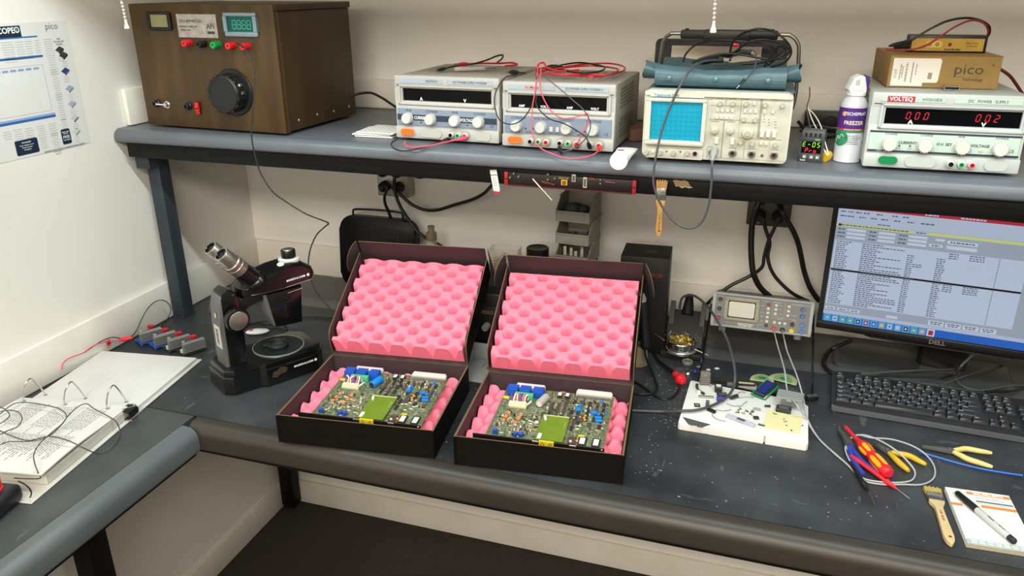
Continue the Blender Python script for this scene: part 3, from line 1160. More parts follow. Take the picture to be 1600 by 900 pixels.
b = MB(T(*(1.535, -.4, 1.736)) @ rot(0, .15, .1))
b.box(-.006, .006, -.003, .003, -.0025, .0025, .001)
tag(b.build('cable_tag', REDP), 'small red band on the cables above the teal pouch', 'tag')
for (q, a, lb) in (((1.501, -.435, 1.709), .15, 'black connector block lying at the front of the teal pouch'), ((1.555, -.4, 1.721), -.3, 'black probe handle lying across the cables in the pouch')):
    t = thing('connector', lb, 'connector', q, a)
    b = MB()
    b.box(-.013, .013, -.007, .007, -.006, .006, .002)
    b.build('shell', BLACKP, t)
    b = MB()
    b.cyl((.013, 0, 0), (.024, 0, -.001), .0045, .0038, 14)
    b.build('collar', GREYP, t)

# ---------------------------------------------------------------- things between and behind the instruments
# squeeze tube
tb = thing('squeeze_tube', 'white squeeze tube of paste lying between power supply and oscilloscope', 'tube', (1.342, -.599, 1.526))
p0 = Vector((1.343, -.618, 1.53))
p1 = Vector((1.328, -.361, 1.522))
d = (p1 - p0)
Lh = d.length
rz_ = math.atan2(d.y, d.x)
LT = rot(0, math.atan2(-d.z, math.hypot(d.x, d.y)), 0)
tb.location = p0
tb.rotation_euler = (0, 0, rz_)
TL = .135
b = MB()
b.lathe([(0, -.014), (.0165, -.014), (.0175, -.013), (.0175, .004), (.016, .005)], rot(0, PI / 2), 24)
b.build('cap', mat('tube_cap', '#e6e4df', .4), tb)


def tube_surf(u, v):
    a = v * 2 * PI
    ry = .0165 * (1 - u) + .022 * u
    rzv = .0165 * (1 - u) + .0022 * u
    return (.004 + TL * u, ry * math.cos(a), rzv * math.sin(a) - .004 * u)


b = MB()
b.grid(tube_surf, 10, 24)
b.grid(lambda u, v: (.004 + TL, .022 * math.cos(v * 2 * PI) * (1 - u), -.004 + .0022 * math.sin(v * 2 * PI) * (1 - u)), 1, 24)
b.build('body', mat('tube_white', '#efeceb', .4), tb)
PURP = mat('purple_print', '#6b2a6b', .5)
text('lettering', 'Heatsink', .012, PURP, tb, T(.045, -.002, .0172) @ rot(0, .155, 0), bold=.0001)
b = MB()
b.box(.012, .017, -.006, .006, .0162, .0174, 0, 1)
b.build('print_mark', PURP, tb)
b = MB(T(*(1.312, -.267, 1.512)) @ rot(0, 0, .5))
b.prism(rrect(-.026, .026, -.05, .05, .008, 4), .0, .028, None, .005)
tag(b.build('pouch', mat('brown_leather', '#6b4a38', .7)), 'small brown pouch behind the white squeeze tube', 'pouch')

# folded sheets left of the first supply
for k, (dx, a, lab) in enumerate(((.0, .02, 'lowest of the printed white sheets beside the first power supply'), (-.008, .07, 'middle of the printed white sheets beside the first power supply'), (.006, -.04, 'topmost of the printed white sheets beside the first power supply'))):
    t = MB(T(.705 + dx, -.4, ZS + .0005 + .0045 * k) @ rot(0, 0, a))
    t.box(-.045, .055, -.045, .06, .0, .0035, .001, 1)
    t.mi = 1
    for r in range(6):
        for c in range(7):
            t.box(-.04 + .013 * c, -.031 + .013 * c, -.04 + .016 * r, -.032 + .016 * r, .0035, .0037)
    tag(t.build('printed_sheet', [mat('sheet_white', '#dcdad4', .7), mat('sheet_grey', '#b3b2ae', .7)]), lab, 'paper', 'printed sheets beside the power supply')

# black power cable leaving the wooden box
cable('power_cable', 'black power cable between the wooden box and the first power supply', [(.526, -.21, 1.573), (.549, -.2, 1.579), (.573, -.18, 1.579), (.6, -.17, 1.565), (.628, -.17, 1.549), (.647, -.16, 1.533), (.67, -.15, 1.51), (.8, -.1, 1.5145), (.9, -.08, 1.514)], .0035, CBL)

# power strip and clutter behind the controller
ps = thing('power_strip', 'black power strip on the shelf against the wall, right of the oscilloscope', 'power strip', (1.70, -.045, ZS))
MB().box(0, .52, -.02, .022, .0, .048, .004).build('body', BLACKP, ps)
for k in range(5):
    b = MB()
    b.lathe([(.016, 0), (.016, .002), (.013, .002), (.013, -.0005), (0, -.0005)], T(.06 + .09 * k, -.0195, .024) @ rot(PI / 2), 18)
    b.build('outlet', RUBBER, ps)
cable('cable', 'black cable lying on the shelf behind the temperature controller', [(1.68, -.22, 1.558), (1.703, -.24, 1.539), (1.734, -.26, 1.532), (1.766, -.27, 1.539), (1.806, -.25, 1.546)], .004, CBL, 'cables behind the controller')
cable('cable', 'grey cable lying on the shelf behind the spray can', [(1.688, -.2, 1.533), (1.717, -.18, 1.544), (1.756, -.2, 1.543), (1.796, -.2, 1.548), (1.826, -.2, 1.541)], .003, GCBL, 'cables behind the controller')

# temperature controller
CTRL = mat('controller_grey', '#3b3d40', .5)
tcx = thing('temperature_controller', 'small dark grey temperature controller with green and red digits, left of the spray can', 'controller', (1.6805, -.432, ZS), math.radians(-8))
b = MB()
b.box(.001, .047, .006, .085, .0005, .047, .001)
b.build('case', CTRL, tcx)
b = MB()
rounded_frame(b, 0, .048, .0, .05, .005, .043, .018, .042, -.001, .007, .001)
f = b.build('front_bezel', CTRL, tcx)
w_ = MB().box(.0045, .0435, .001, .006, .0175, .0425).build('display_window', WIN, tcx)
b = MB()
seven(b, 'E-05', .007, .0312, .0092, .0007, .001, .12, pitch=2.0)
b.build('digits', mat('led_green_segment', '#8bd31e', .4, emit='#8be01e', estr=.7), w_)
b = MB()
seven(b, 'Pro', .0125, .0198, .0085, .0007, .0012, .12, pitch=1.9)
b.build('digits', mat('led_crimson_segment', '#f01a3c', .4, emit='#f01a3c', estr=.9), w_)
text('lettering', 'ST590', .0035, WHITE, f, on_front(.034, .0462, -.0012))
text('lettering', 'FUSYS', .0036, WHITE, f, on_front(.01, .0032, -.0012), bold=.0001)
for i, x in enumerate((.013, .026, .038)):
    b = MB()
    b.box(x - .0038, x + .0038, -.0022, -.0005, .007, .0145, .0006, 1)
    k_ = b.build('key', GREYP, f)
    b = MB()
    tri = [(-.0022, -.002), (.0022, 0), (-.0022, .002)] if i != 1 else [(.0022, -.002), (.0022, .002), (-.0022, 0)]
    b.prism(tri, .0, .0003, T(x, -.0022, .0107) @ FRONT)
    b.build('key_mark', WHITE, k_)
b = MB()
b.box(.002, .046, .012, .046, .047, .062, .001)
blk = b.build('terminal_block', mat('controller_top', '#55575a', .5), tcx)
for k in range(4):
    MB().box(.008 + .009 * k, .0125 + .009 * k, .0115, .013, .05, .057).build('terminal_slot', BLACKM, blk)
WIREW = mat('white_wire', '#d8d4c6', .5)
cable('wire', 'white wire running from the controller top to the yellow plug', [(1.691, -.36, 1.607), (1.704, -.37, 1.598), (1.719, -.39, 1.578), (1.729, -.42, 1.552), (1.739, -.442, 1.528)], .0013, WIREW)
cable('wire', 'white wire standing above the controller by the oscilloscope', [(1.691, -.36, 1.61), (1.701, -.37, 1.588), (1.715, -.395, 1.566), (1.728, -.43, 1.539), (1.737, -.442, 1.526)], .0013, WIREW)
cable('wire', 'thin brown wire curling up above the temperature controller', [(1.705, -.38, 1.559), (1.695, -.37, 1.585), (1.689, -.36, 1.61), (1.692, -.35, 1.629), (1.69, -.34, 1.649)], .0012, mat('brown_wire', '#5a4a3c', .5))
b = MB(T(*(1.735, -.419, 1.521)) @ rot(.15, -.2, .9))
b.box(-.011, .011, -.008, .008, -.0095, .0095, .0035)
b.box(.008, .018, -.005, .005, -.007, .002, .002)
tag(b.build('thermocouple_plug', mat('yellow_plastic', '#e5b412', .4)), 'yellow thermocouple plug between the controller and the spray can', 'plug')

# spray can
can = thing('spray_can', 'white freezer spray can with purple and green label beside the mint power supply', 'spray can', (1.7765, -.4, ZS))
R_ = .0272
SCW = mat('can_white', '#c9cbd4', .3)
b = MB()
b.lathe([(0, 0), (R_ - .002, 0), (R_, .002), (R_ - .0008, .004), (R_ - .0008, .112), (R_ - .002, .118), (R_ - .006, .126), (R_ - .0115, .132), (.0155, .133), (.0155, .137), (0, .137)], None, 40)
b.build('can', SCW, can)


def wrap(parent, name, a0, a1, zz0, zz1, m, r=R_ - .0005):
    b = MB()
    b.lathe([(r, zz0), (r + .0001, zz1)], T(0, 0, 0), 30, a0, a1)
    return b.build(name, m, parent, normals=False)


PURPL = mat('label_purple', '#4d2a80', .35)
front_a = math.atan2(-2.136 + .4, 1.613 - 1.7765)
wrap(can, 'label_band', front_a - 1.45, front_a + 1.45, .068, .1105, PURPL)
wrap(can, 'label_stripe', front_a - 1.2, front_a + 1.45, .066, .0695, mat('label_red', '#c3303a', .4), R_ - .0003)
wrap(can, 'label_stripe', front_a - 1.4, front_a + 1.45, .0615, .066, mat('label_green', '#2f8a5a', .4), R_ - .0003)


def wrap_text(parent, s, size, m, a, z, r=R_ - .0002, bold=.0, sx=1.0):
    o = text('lettering', s, size, m, parent, Matrix.Identity(4), 'CENTER', .0001, sx, bold)
    for v in o.data.vertices:
        x, y, zz = v.co
        an = a + x / r
        rr = r + .0003 + zz
        v.co = (rr * math.cos(an), rr * math.sin(an), z + y)
    return o


GOLDP = mat('label_gold', '#e3a63a', .4)
wrap_text(can, 'TECHSPRAY', .0088, WHITE, front_a + .22, .099, bold=.0001, sx=.9)
wrap_text(can, 'FREEZER', .0105, mat('label_cream', '#eed9c0', .4), front_a + .16, .081, bold=.0002, sx=.95)
wrap_text(can, 'DIAGNOSTIC FREEZER', .0034, WHITE, front_a + .15, .0678)
for k, s in enumerate(('HELPS IDENTIFY', 'FAULTY COMPONENTS', 'CIRCUIT BOARDS', 'SHRINKS PARTS', 'NON FLAMMABLE')):
    wrap_text(can, s, .003, PRINT, front_a + .22, .0555 - .004 * k)


def wrap_disc(parent, name, a, z, rad, m, r=R_ - .0003, n=28):
    b = MB()
    c = b._v((r * math.cos(a), r * math.sin(a), z))
    rings = []
    for q in (.5, 1.0):
        rings.append([b._v(((r + .0001) * math.cos(a + rad * q * math.cos(2 * PI * k / n) / r), (r + .0001) * math.sin(a + rad * q * math.cos(2 * PI * k / n) / r), z + rad * q * math.sin(2 * PI * k / n))) for k in range(n)])
    for k in range(n):
        b._f([c, rings[0][k], rings[0][(k + 1) % n]])
        b._f([rings[0][k], rings[1][k], rings[1][(k + 1) % n], rings[0][(k + 1) % n]])
    return b.build(name, m, parent, normals=False)


wrap_disc(can, 'label_sun', front_a - .62, .0985, .0046, GOLDP)
gd = wrap_disc(can, 'label_disc', front_a - .72, .05, .0165, mat('label_green', '#2f8a5a', .4), R_ - .0004)
b = MB()
b.tube([((R_ + .0001) * math.cos(front_a - .72 + dx), (R_ + .0001) * math.sin(front_a - .72 + dx), .05 + dz) for dx, dz in ((-.35, -.008), (-.2, .004), (-.05, -.002), (.1, .008), (.3, .003))], .0004, 5)
b.build('label_line', WHITE, gd)
# trigger cap
b = MB()
L = T(0, 0, .1335)
b.lathe([(.0, .0), (.0185, .0), (.0185, .006), (.0165, .008)], L, 28)
hood = [(-.017, .006), (.016, .006), (.016, .014), (.01, .037), (.0, .0405), (-.012, .034), (-.02, .012)]
b.prism(hood, -.0125, .0125, L @ rot(0, 0, .25) @ FRONT, .003)
cap = b.build('trigger_cap', mat('cap_white', '#dfe0e4', .35), can)
for k in range(3):
    MB().box(-.007 + .0028 * k, -.006 + .0028 * k, -.0131, -.012, .02, .031, 0, 1, L @ rot(0, 0, .25)).build('cap_slot', GREYP, cap)
b = MB()
b.prism([(.0, .0), (.008, .004), (.01, .02), (.007, .031), (.0, .033)], -.006, .006, L @ rot(0, 0, .25) @ T(.0125, 0, .006) @ FRONT, .002)
b.build('trigger', PURPL, can)

# cardboard box with the tester on top of the mint supply
ZV = ZS + .149
KRAFT = mat('kraft_card', '#9a7d4a', .75, noise=.4, nscale=40, col2='#917441', bump=.08, bscale=300)
kb = thing('cardboard_box', 'kraft cardboard box with a white shipping label, on the mint power supply', 'box', (1.832, -.383, ZV), math.radians(3.0))
b = MB()
b.box(0, .198, 0, .185, .0, .062, .0015)
b.build('carton', KRAFT, kb)
b = MB()
b.box(.0, .198, -.0006, .0, .0605, .062)
b.build('lid_edge', mat('kraft_edge', '#7d6236', .8), kb)
b = MB()
b.box(.006, .064, -.001, -.0002, .003, .056, 0, 1)
b.prism([(.064, .01), (.088, .01), (.091, .013), (.093, .052), (.09, .056), (.064, .056)], .0002, .001, FRONT)
lb = b.build('shipping_label', mat('label_paper', '#e6e2da', .6), kb)
b = MB()
for k, (z, w) in enumerate(((.012, .001), (.0142, .0005), (.016, .0012), (.0185, .0006), (.0205, .001), (.023, .0005), (.0245, .0012), (.0275, .0006), (.029, .001), (.032, .0007), (.034, .0011), (.037, .0005), (.039, .001), (.0415, .0006), (.043, .0012), (.046, .0007))):
    b.box(.03, .0335, -.0013, -.001, z, z + w)
b.build('barcode', INK, lb)
b = MB()
for k in range(14):
    b.box(.041, .0435, -.0013, -.001, .01 + .0028 * k, .0112 + .0028 * k)
b.build('barcode', INK, lb)
b = MB()
for k in range(6):
    b.box(.072 + .0012 * k, .0726 + .0012 * k, -.0013, -.001, .017, .029)
b.build('barcode', INK, lb)
UP90 = rot(0, 0, -PI / 2)
text('lettering', 'pico', .01, GREYP, lb, on_front(.013, .026, -.0012) @ UP90)
text('lettering', 'USB Oscilloscope', .0042, PRINT, lb, on_front(.021, .03, -.0012) @ UP90)
text('lettering', 'Technology Ltd', .0036, PRINT, lb, on_front(.025, .03, -.0012) @ UP90)
text('lettering', 'Made in the UK', .0032, PRINT, lb, on_front(.049, .034, -.0012) @ UP90)
text('lettering', 'pico', .027, mat('kraft_print', '#4a4434', .7), kb, on_front(.143, .036, -.0005), sx=1.15)
text('lettering', 'Technology', .0078, mat('kraft_print', '#4a4434', .7), kb, on_front(.152, .0175, -.0005))
text('lettering', '\u00ae', .005, mat('kraft_print', '#4a4434', .7), kb, on_front(.184, .045, -.0005))
b = MB()
b.prism([(.105, .0215), (.12, .0255), (.15, .0235), (.183, .0275), (.165, .0225), (.135, .0205)], .0003, .0006, FRONT)
b.build('logo_swoosh', mat('kraft_swoosh', '#8a764c', .7), kb)
# tester with brass face
GOLD = mat('brass_face', '#c2a04c', .35, .35, noise=.3, nscale=30, col2='#b08c3a')
tt = thing('circuit_tester', 'slim black tester with a brass face plate lying on the cardboard box', 'tester', (1.868, -.318, ZV + .0622), math.radians(2.5))
b = MB()
b.box(.0, .143, .0, .03, .0, .034, .0025)
b.build('case', BLACKP, tt)
b = MB()
b.box(.006, .137, -.0012, .0, .0035, .0275)
fp = b.build('face_plate', GOLD, tt)
for x in (.039, .053, .076):
    b = MB()
    b.lathe([(.0033, 0), (.0033, .0008), (.002, .0008), (.002, 0), (0, 0)], T(x, -.0012, .016) @ rot(PI / 2), 14)
    b.build('test_socket', mat('brown_socket', '#4a2c1a', .4), fp)
text('lettering', 'PLANTRONIC', .0048, INK, fp, on_front(.082, .0062, -.0014), bold=.0002)
text('lettering', 'Block Tester', .0042, PRINT, fp, on_front(.116, .019, -.0014))
text('lettering', 'Continuity', .0042, PRINT, fp, on_front(.116, .0135, -.0014))
b = MB()
b.prism(rrect(.032, .062, .01, .0225, .005, 5), .0012, .0014, FRONT)
b.build('marking', mat('brass_light', '#d2b566', .4, .3), fp)
b = MB()
b.lathe([(0, 0), (.011, 0), (.008, .012), (.004, .024), (0, .024)], T(.0, .015, .013) @ rot(0, -PI / 2 - .15), 14)
b.build('strain_relief', RUBBER, tt)
ld = thing('test_lead', 'black test lead arching over the brass-faced tester', 'lead', (1.87, -.33, ZV + .065), 0, 'leads of the brass tester')
b = MB()
b.tube(rel(ld, [(1.866, -.352, 1.745), (1.883, -.355, 1.759), (1.904, -.355, 1.773), (1.927, -.35, 1.784), (1.956, -.345, 1.789), (1.983, -.335, 1.785), (2.005, -.32, 1.774), (2.011, -.31, 1.759), (2.007, -.305, 1.749)]), .0022, 8)
b.build('cord', CBL, ld)
b = MB()
p, q = rel(ld, [(1.867, -.352, 1.744), (1.818, -.372, 1.735)])
b.lathe([(0, 0), (.004, 0), (.0048, .02), (.004, .035), (.0015, .045), (0, .045)], align(p, q), 12)
b.build('clip', BLACKP, ld)
lr = thing('test_lead', 'red test lead arching over the brass-faced tester', 'lead', (1.86, -.36, ZV + .065), 0, 'leads of the brass tester')
b = MB()
b.tube(rel(lr, [(1.821, -.374, 1.73), (1.845, -.378, 1.73), (1.871, -.38, 1.732), (1.895, -.375, 1.741), (1.921, -.365, 1.76), (1.942, -.358, 1.775), (1.968, -.348, 1.785), (1.993, -.332, 1.779), (2.007, -.315, 1.764), (2.008, -.305, 1.752)]), .0019, 8)
b.build('cord', mat('red_lead', '#8e2a2a', .4), lr)
# metal clip under the box, red cable at right
mc = thing('metal_clip', 'small shiny metal clip on the mint power supply under the cardboard box', 'clip', (1.944, -.405, 1.663))
mc.location.z = ZV
b = MB()
b.box(-.013, .013, -.008, .016, .0006, .0016)
b.box(-.013, .013, -.008, .016, .0066, .0076)
b.box(-.013, -.012, -.008, .016, .001, .007)
b.box(.012, .013, -.008, .016, .001, .007)
b.build('shell', CHROME, mc)
MB().box(-.0115, .0115, -.004, .014, .0018, .0058).build('insert', BLACKM, mc)
cable('cable', 'dark red cable drooping behind the cardboard box at the right', [(2.042, -.26, 1.692), (2.055, -.26, 1.687), (2.074, -.26, 1.675), (2.092, -.25, 1.657), (2.113, -.24, 1.633)], .0032, mat('maroon_cable', '#5d2422', .45))

# ---------------------------------------------------------------- leads of the supplies
REDC = mat('red_silicone', '#c8202e', .4)
PINKC = mat('faded_red', '#d84a5c', .4)


def banana(parent, a, b_, m):
    b = MB()
    b.lathe([(0, 0), (.0035, 0), (.005, .004), (.005, .014), (.0035, .022), (.0022, .03), (0, .03)], align(a, b_), 12)
    return b.build('plug', m, parent)


def lead(label, pts, r, m, group, plugs=(), clips=(), pm=None):
    t = thing('test_lead', label, 'lead', pts[0], 0, group)
    P = rel(t, pts)
    b = MB()
    b.tube(P, r, 8, 7)
    b.build('cord', m, t)
    for end in plugs:
        banana(t, P[0] if end == 0 else P[-1], P[1] if end == 0 else P[-2], pm or m)
    for end in clips:
        a, c = (P[0], P[1]) if end == 0 else (P[-1], P[-2])
        alligator(t, a, c, pm or m)
    return t


def alligator(t, a, c, m):
    """spring clip at point a pointing away from c"""
    d = (Vector(a) - Vector(c)).normalized()
    L = align(a, Vector(a) + d)
    b = MB()
    b.lathe([(0, -.004), (.0035, -.004), (.0055, .006), (.0062, .016), (.004, .03), (0, .03)], L @ Matrix.Diagonal((1, .75, 1, 1)), 12)
    b.build('clip_boot', m, t)
    b = MB()
    b.box(-.0022, .0022, .0006, .0018, .026, .044, 0, 1, L)
    b.box(-.0022, .0022, -.0018, -.0006, .026, .044, 0, 1, L)
    b.build('clip_jaw', STEEL, t)


G1 = 'leads of the first power supply'
G2 = 'leads draped over the second power supply'
lead('black test lead with a plug in the first power supply, looping over the shelf edge', [(.92, -.466, 1.523), (.911, -.48, 1.52), (.897, -.5, 1.517), (.868, -.525, 1.509), (.836, -.535, 1.503), (.811, -.535, 1.507), (.802, -.53, 1.518), (.804, -.5, 1.523)], .0016, CBL, G1, (0,))
lead('red test lead with a plug in the first power supply', [(.963, -.466, 1.528), (.951, -.485, 1.526), (.929, -.5, 1.523), (.893, -.52, 1.516), (.863, -.53, 1.512), (.837, -.53, 1.514), (.827, -.51, 1.521)], .0016, PINKC, G1, (0,))
zp = ZS + .152
lead('black clip lead arching on top of the first power supply', [(.864, -.347, 1.667), (.874, -.302, 1.669), (.908, -.277, 1.672), (.953, -.3, 1.684), (.971, -.28, 1.692), (.984, -.27, 1.694), (.985, -.28, 1.686), (.941, -.19, 1.668)], .002, CBL, 'clip leads on top of the first power supply', (), (0,))
lead('red clip lead lying on top of the first power supply', [(.895, -.28, 1.672), (.916, -.236, 1.67), (.953, -.204, 1.668), (.975, -.17, 1.667), (1, -.204, 1.666), (.985, -.252, 1.667)], .0024, REDC, 'clip leads on top of the first power supply', (), (0,))
b = MB(T(*(.928, -.331, 1.667)) @ rot(0, 0, .62))
b.box(-.045, .03, -.006, .006, -.0035, .0045, .001)
b.mi = 1
b.box(.03, .06, -.005, .005, -.0035, .0035, .001)
tag(b.build('clear_holder', [mat('clear_grey', '#b8b6b0', .2, alpha=.75), mat('smoky', '#5c5955', .3)]), 'clear plastic holder lying on top of the first power supply', 'holder')
lead('black clip lead running from the second power supply top to its side', [(1.054, -.376, 1.666), (1.084, -.402, 1.668), (1.069, -.459, 1.668), (1.052, -.46, 1.662), (1.039, -.475, 1.639), (1.036, -.485, 1.612), (1.051, -.5, 1.58), (1.073, -.505, 1.57), (1.096, -.507, 1.574), (1.116, -.507, 1.591), (1.133, -.505, 1.625), (1.134, -.49, 1.664), (1.125, -.46, 1.683)], .0013, CBL, G2, (), (0,))
lead('pale red lead hanging in a long loop in front of the second power supply', [(1.128, -.46, 1.688), (1.134, -.49, 1.664), (1.135, -.505, 1.639), (1.131, -.51, 1.606), (1.132, -.515, 1.566), (1.139, -.52, 1.542), (1.155, -.525, 1.525), (1.181, -.53, 1.516), (1.214, -.535, 1.509), (1.242, -.535, 1.511), (1.268, -.525, 1.517), (1.281, -.51, 1.527), (1.277, -.492, 1.529)], .0013, PINKC, G2, (-1,), (), REDP)
lead('pale red lead swinging across the display of the second power supply', [(1.136, -.46, 1.689), (1.142, -.49, 1.657), (1.152, -.505, 1.633), (1.171, -.51, 1.605), (1.194, -.512, 1.59), (1.221, -.512, 1.591), (1.244, -.51, 1.598), (1.253, -.51, 1.599), (1.252, -.512, 1.578), (1.24, -.512, 1.554), (1.23, -.505, 1.533), (1.226, -.492, 1.525)], .0013, PINKC, G2, (-1,), (), REDP)
lead('grey lead crossing down to the right sockets of the second power supply', [(1.148, -.48, 1.67), (1.182, -.5, 1.653), (1.22, -.51, 1.627), (1.244, -.512, 1.608), (1.258, -.512, 1.585), (1.258, -.512, 1.565), (1.246, -.512, 1.544), (1.223, -.515, 1.525), (1.195, -.51, 1.518), (1.187, -.492, 1.523)], .0012, GCBL, G2, (-1,), (), BLACKP)
lead('black lead crossing the knobs of the second power supply', [(1.137, -.5, 1.632), (1.138, -.505, 1.615), (1.151, -.51, 1.6), (1.172, -.513, 1.586), (1.201, -.515, 1.579), (1.229, -.515, 1.566), (1.25, -.512, 1.552), (1.256, -.507, 1.536), (1.256, -.492, 1.525)], .0013, CBL, G2, (-1,), (), BLACKP)
zt2 = 1.665
for lb_, pts, m_ in (('red lead coiled wide on top of the second power supply', [(1.104, -.368, 1.668), (1.115, -.307, 1.668), (1.136, -.239, 1.668), (1.167, -.166, 1.668), (1.219, -.146, 1.669), (1.267, -.211, 1.67), (1.288, -.301, 1.669), (1.273, -.379, 1.668), (1.25, -.437, 1.668), (1.198, -.425, 1.668), (1.144, -.413, 1.668)], REDC),
                     ('red lead making the inner coil on top of the second power supply', [(1.098, -.382, 1.672), (1.103, -.322, 1.672), (1.138, -.338, 1.673), (1.171, -.284, 1.673), (1.211, -.258, 1.673), (1.276, -.316, 1.673), (1.278, -.439, 1.673), (1.229, -.439, 1.673), (1.186, -.464, 1.673), (1.131, -.429, 1.672)], REDC),
                     ('black lead coiled on top of the second power supply', [(1.129, -.386, 1.676), (1.141, -.288, 1.677), (1.166, -.232, 1.677), (1.203, -.256, 1.677), (1.247, -.322, 1.677), (1.253, -.419, 1.677), (1.217, -.446, 1.676), (1.157, -.379, 1.676)], CBL),
                     ('red lead standing in a small loop above the second power supply', [(1.117, -.413, 1.67), (1.123, -.44, 1.689), (1.132, -.43, 1.694), (1.142, -.43, 1.683), (1.167, -.418, 1.676), (1.204, -.391, 1.677)], REDC)):
    cable('test_lead', lb_, pts, .0021, m_, 'coiled leads on the second power supply', 'lead')
b = MB(T(*(1.126, -.315, 1.672)) @ rot(0, 0, .2))
b.lathe([(0, -.022), (.004, -.02), (.0075, -.008), (.0075, .006), (.004, .02), (0, .022)], rot(0, PI / 2, 0), 12)
tag(b.build('plug', BLACKP), 'black plug boot among the red coils on the second power supply', 'plug')
b = MB(T(*(1.175, -.397, 1.663)) @ rot(0, 0, .05))
b.box(-.013, .013, -.008, .008, .0005, .006, .001)
tag(b.build('metal_clip', CHROME), 'small metal clip under the coils on the second power supply', 'clip')
# ================================================================ wall side of the bench, under the shelf
ZB = .9508
# ---------------------------------------------------------------- outlets, plugs and cords
PLATE_W = mat('outlet_steel', '#a7a49b', .35, .6)
PLATE_D = mat('outlet_dark', '#4a463e', .45, .4)


def outlet(label, x0, x1, z0, z1, m, plugs):
    t = thing('power_outlet', label, 'outlet', ((x0 + x1) / 2, -.0005, z0))
    w, h = x1 - x0, z1 - z0
    b = MB()
    b.box(-w / 2, w / 2, -.04, .0, 0, h, .004)
    b.build('box', m, t)
    b = MB()
    b.box(-w / 2 + .002, w / 2 - .002, -.0425, -.0395, .002, h - .002, .001)
    pl = b.build('cover_plate', m, t)
    for px in (-w * .22, w * .22):
        for pz in (.3, .74):
            b = MB()
            b.lathe([(0, 0), (.017, 0), (.017, .002), (0, .002)], T(px, -.0425, h * pz) @ rot(PI / 2), 22)
            b.build('socket_face', mat('socket_dark', '#26231f', .5), pl)
    for (sx, sz) in ((-w * .22, h * .08), (w * .22, h * .08)):
        MB().lathe([(.003, 0), (.002, .0012), (0, .0012)], T(sx, -.0425, sz) @ rot(PI / 2), 10).build('screw', STEEL, pl)
    return t


outlet('metal wall outlet under the shelf with black plugs, above the upright tray', .498, .604, 1.250, 1.362, PLATE_W, 4)
outlet('dark wall outlet under the shelf with thick black cords, left of the monitor', 1.588, 1.698, 1.252, 1.364, PLATE_D, 4)


def plug(name, label, c, down, group, r=.016):
    """moulded plug on a wall socket; the cord leaves it along 'down'"""
    t = thing(name, label, 'plug', c, 0, group)
    b = MB()
    b.lathe([(0, 0), (r, 0), (r, .01), (r * .85, .022), (r * .5, .028), (0, .028)], rot(PI / 2), 18)
    b.build('body', RUBBER, t)
    return t


GP1 = 'cords of the left outlet'
GP2 = 'cords of the right outlet'


def cord(label, socket, pts, r, group):
    """power cord: moulded plug at the socket plus the cable"""
    t = thing('plugged_cable', label, 'power cable', socket, 0, group)
    b = MB()
    b.lathe([(0, 0), (.0155, 0), (.0165, .012), (.014, .024), (.007, .03), (0, .03)], rot(PI / 2), 18)
    b.build('plug', RUBBER, t)
    b = MB()
    P = [(0, -.022, -.002)] + rel(t, pts)
    b.tube(P, r, 10, 7)
    b.build('cord', CBL, t)
    return t


ys = -.0445
cord('black cord dropping from the lower left socket of the metal outlet', (.528, ys, 1.284), [(.556, -.085, 1.292), (.544, -.085, 1.266), (.541, -.08, 1.239), (.545, -.07, 1.212), (.544, -.05, 1.176), (.54, -.03, 1.139)], .0045, GP1)
cord('black cord curving from the metal outlet down past the tray to the clear bottle', (.574, ys, 1.330), [(.582, -.085, 1.327), (.578, -.085, 1.304), (.58, -.085, 1.274), (.591, -.085, 1.24), (.608, -.085, 1.211), (.631, -.085, 1.18), (.655, -.09, 1.157), (.688, -.09, 1.14), (.725, -.09, 1.123), (.769, -.09, 1.101)], .0052, GP1)
cord('long black cord swagging from the metal outlet right towards the hanging tag', (.574, ys, 1.284), [(.589, -.085, 1.279), (.609, -.085, 1.261), (.637, -.085, 1.242), (.674, -.085, 1.231), (.715, -.085, 1.234), (.764, -.085, 1.252), (.825, -.1, 1.276), (.872, -.12, 1.303), (.911, -.16, 1.339), (.944, -.2, 1.375)], .005, GP1)
cord('short black cord rising from the upper left socket of the metal outlet', (.528, ys, 1.330), [(.599, -.085, 1.345), (.63, -.085, 1.338), (.658, -.085, 1.328), (.679, -.085, 1.333), (.698, -.085, 1.344), (.733, -.085, 1.369)], .0042, GP1)
cord('thickest black cord hanging straight down from the dark outlet', (1.620, ys, 1.330), [(1.617, -.1, 1.342), (1.609, -.11, 1.318), (1.604, -.11, 1.284), (1.606, -.11, 1.232), (1.611, -.11, 1.189), (1.62, -.11, 1.145), (1.641, -.1, 1.102), (1.673, -.09, 1.071)], .0078, GP2)
cord('black cord from the dark outlet crossing down left towards the tall black box', (1.667, ys, 1.284), [(1.668, -.09, 1.292), (1.659, -.09, 1.261), (1.649, -.09, 1.228), (1.643, -.09, 1.186), (1.64, -.09, 1.153), (1.61, -.09, 1.124), (1.564, -.1, 1.095), (1.521, -.11, 1.055), (1.5, -.11, 1.026)], .0047, GP2)
cord('black cord from the dark outlet falling behind the small grey analyser', (1.620, ys, 1.284), [(1.627, -.09, 1.289), (1.64, -.09, 1.255), (1.653, -.09, 1.222), (1.652, -.09, 1.186), (1.663, -.09, 1.152), (1.685, -.09, 1.122), (1.724, -.09, 1.09), (1.765, -.08, 1.069)], .0047, GP2)
cord('black cord from the dark outlet bending right behind the monitor edge', (1.667, ys, 1.330), [(1.672, -.09, 1.31), (1.689, -.09, 1.285), (1.707, -.09, 1.258), (1.722, -.085, 1.227), (1.734, -.08, 1.191), (1.748, -.07, 1.145), (1.768, -.07, 1.102), (1.795, -.06, 1.065)], .0068, GP2)

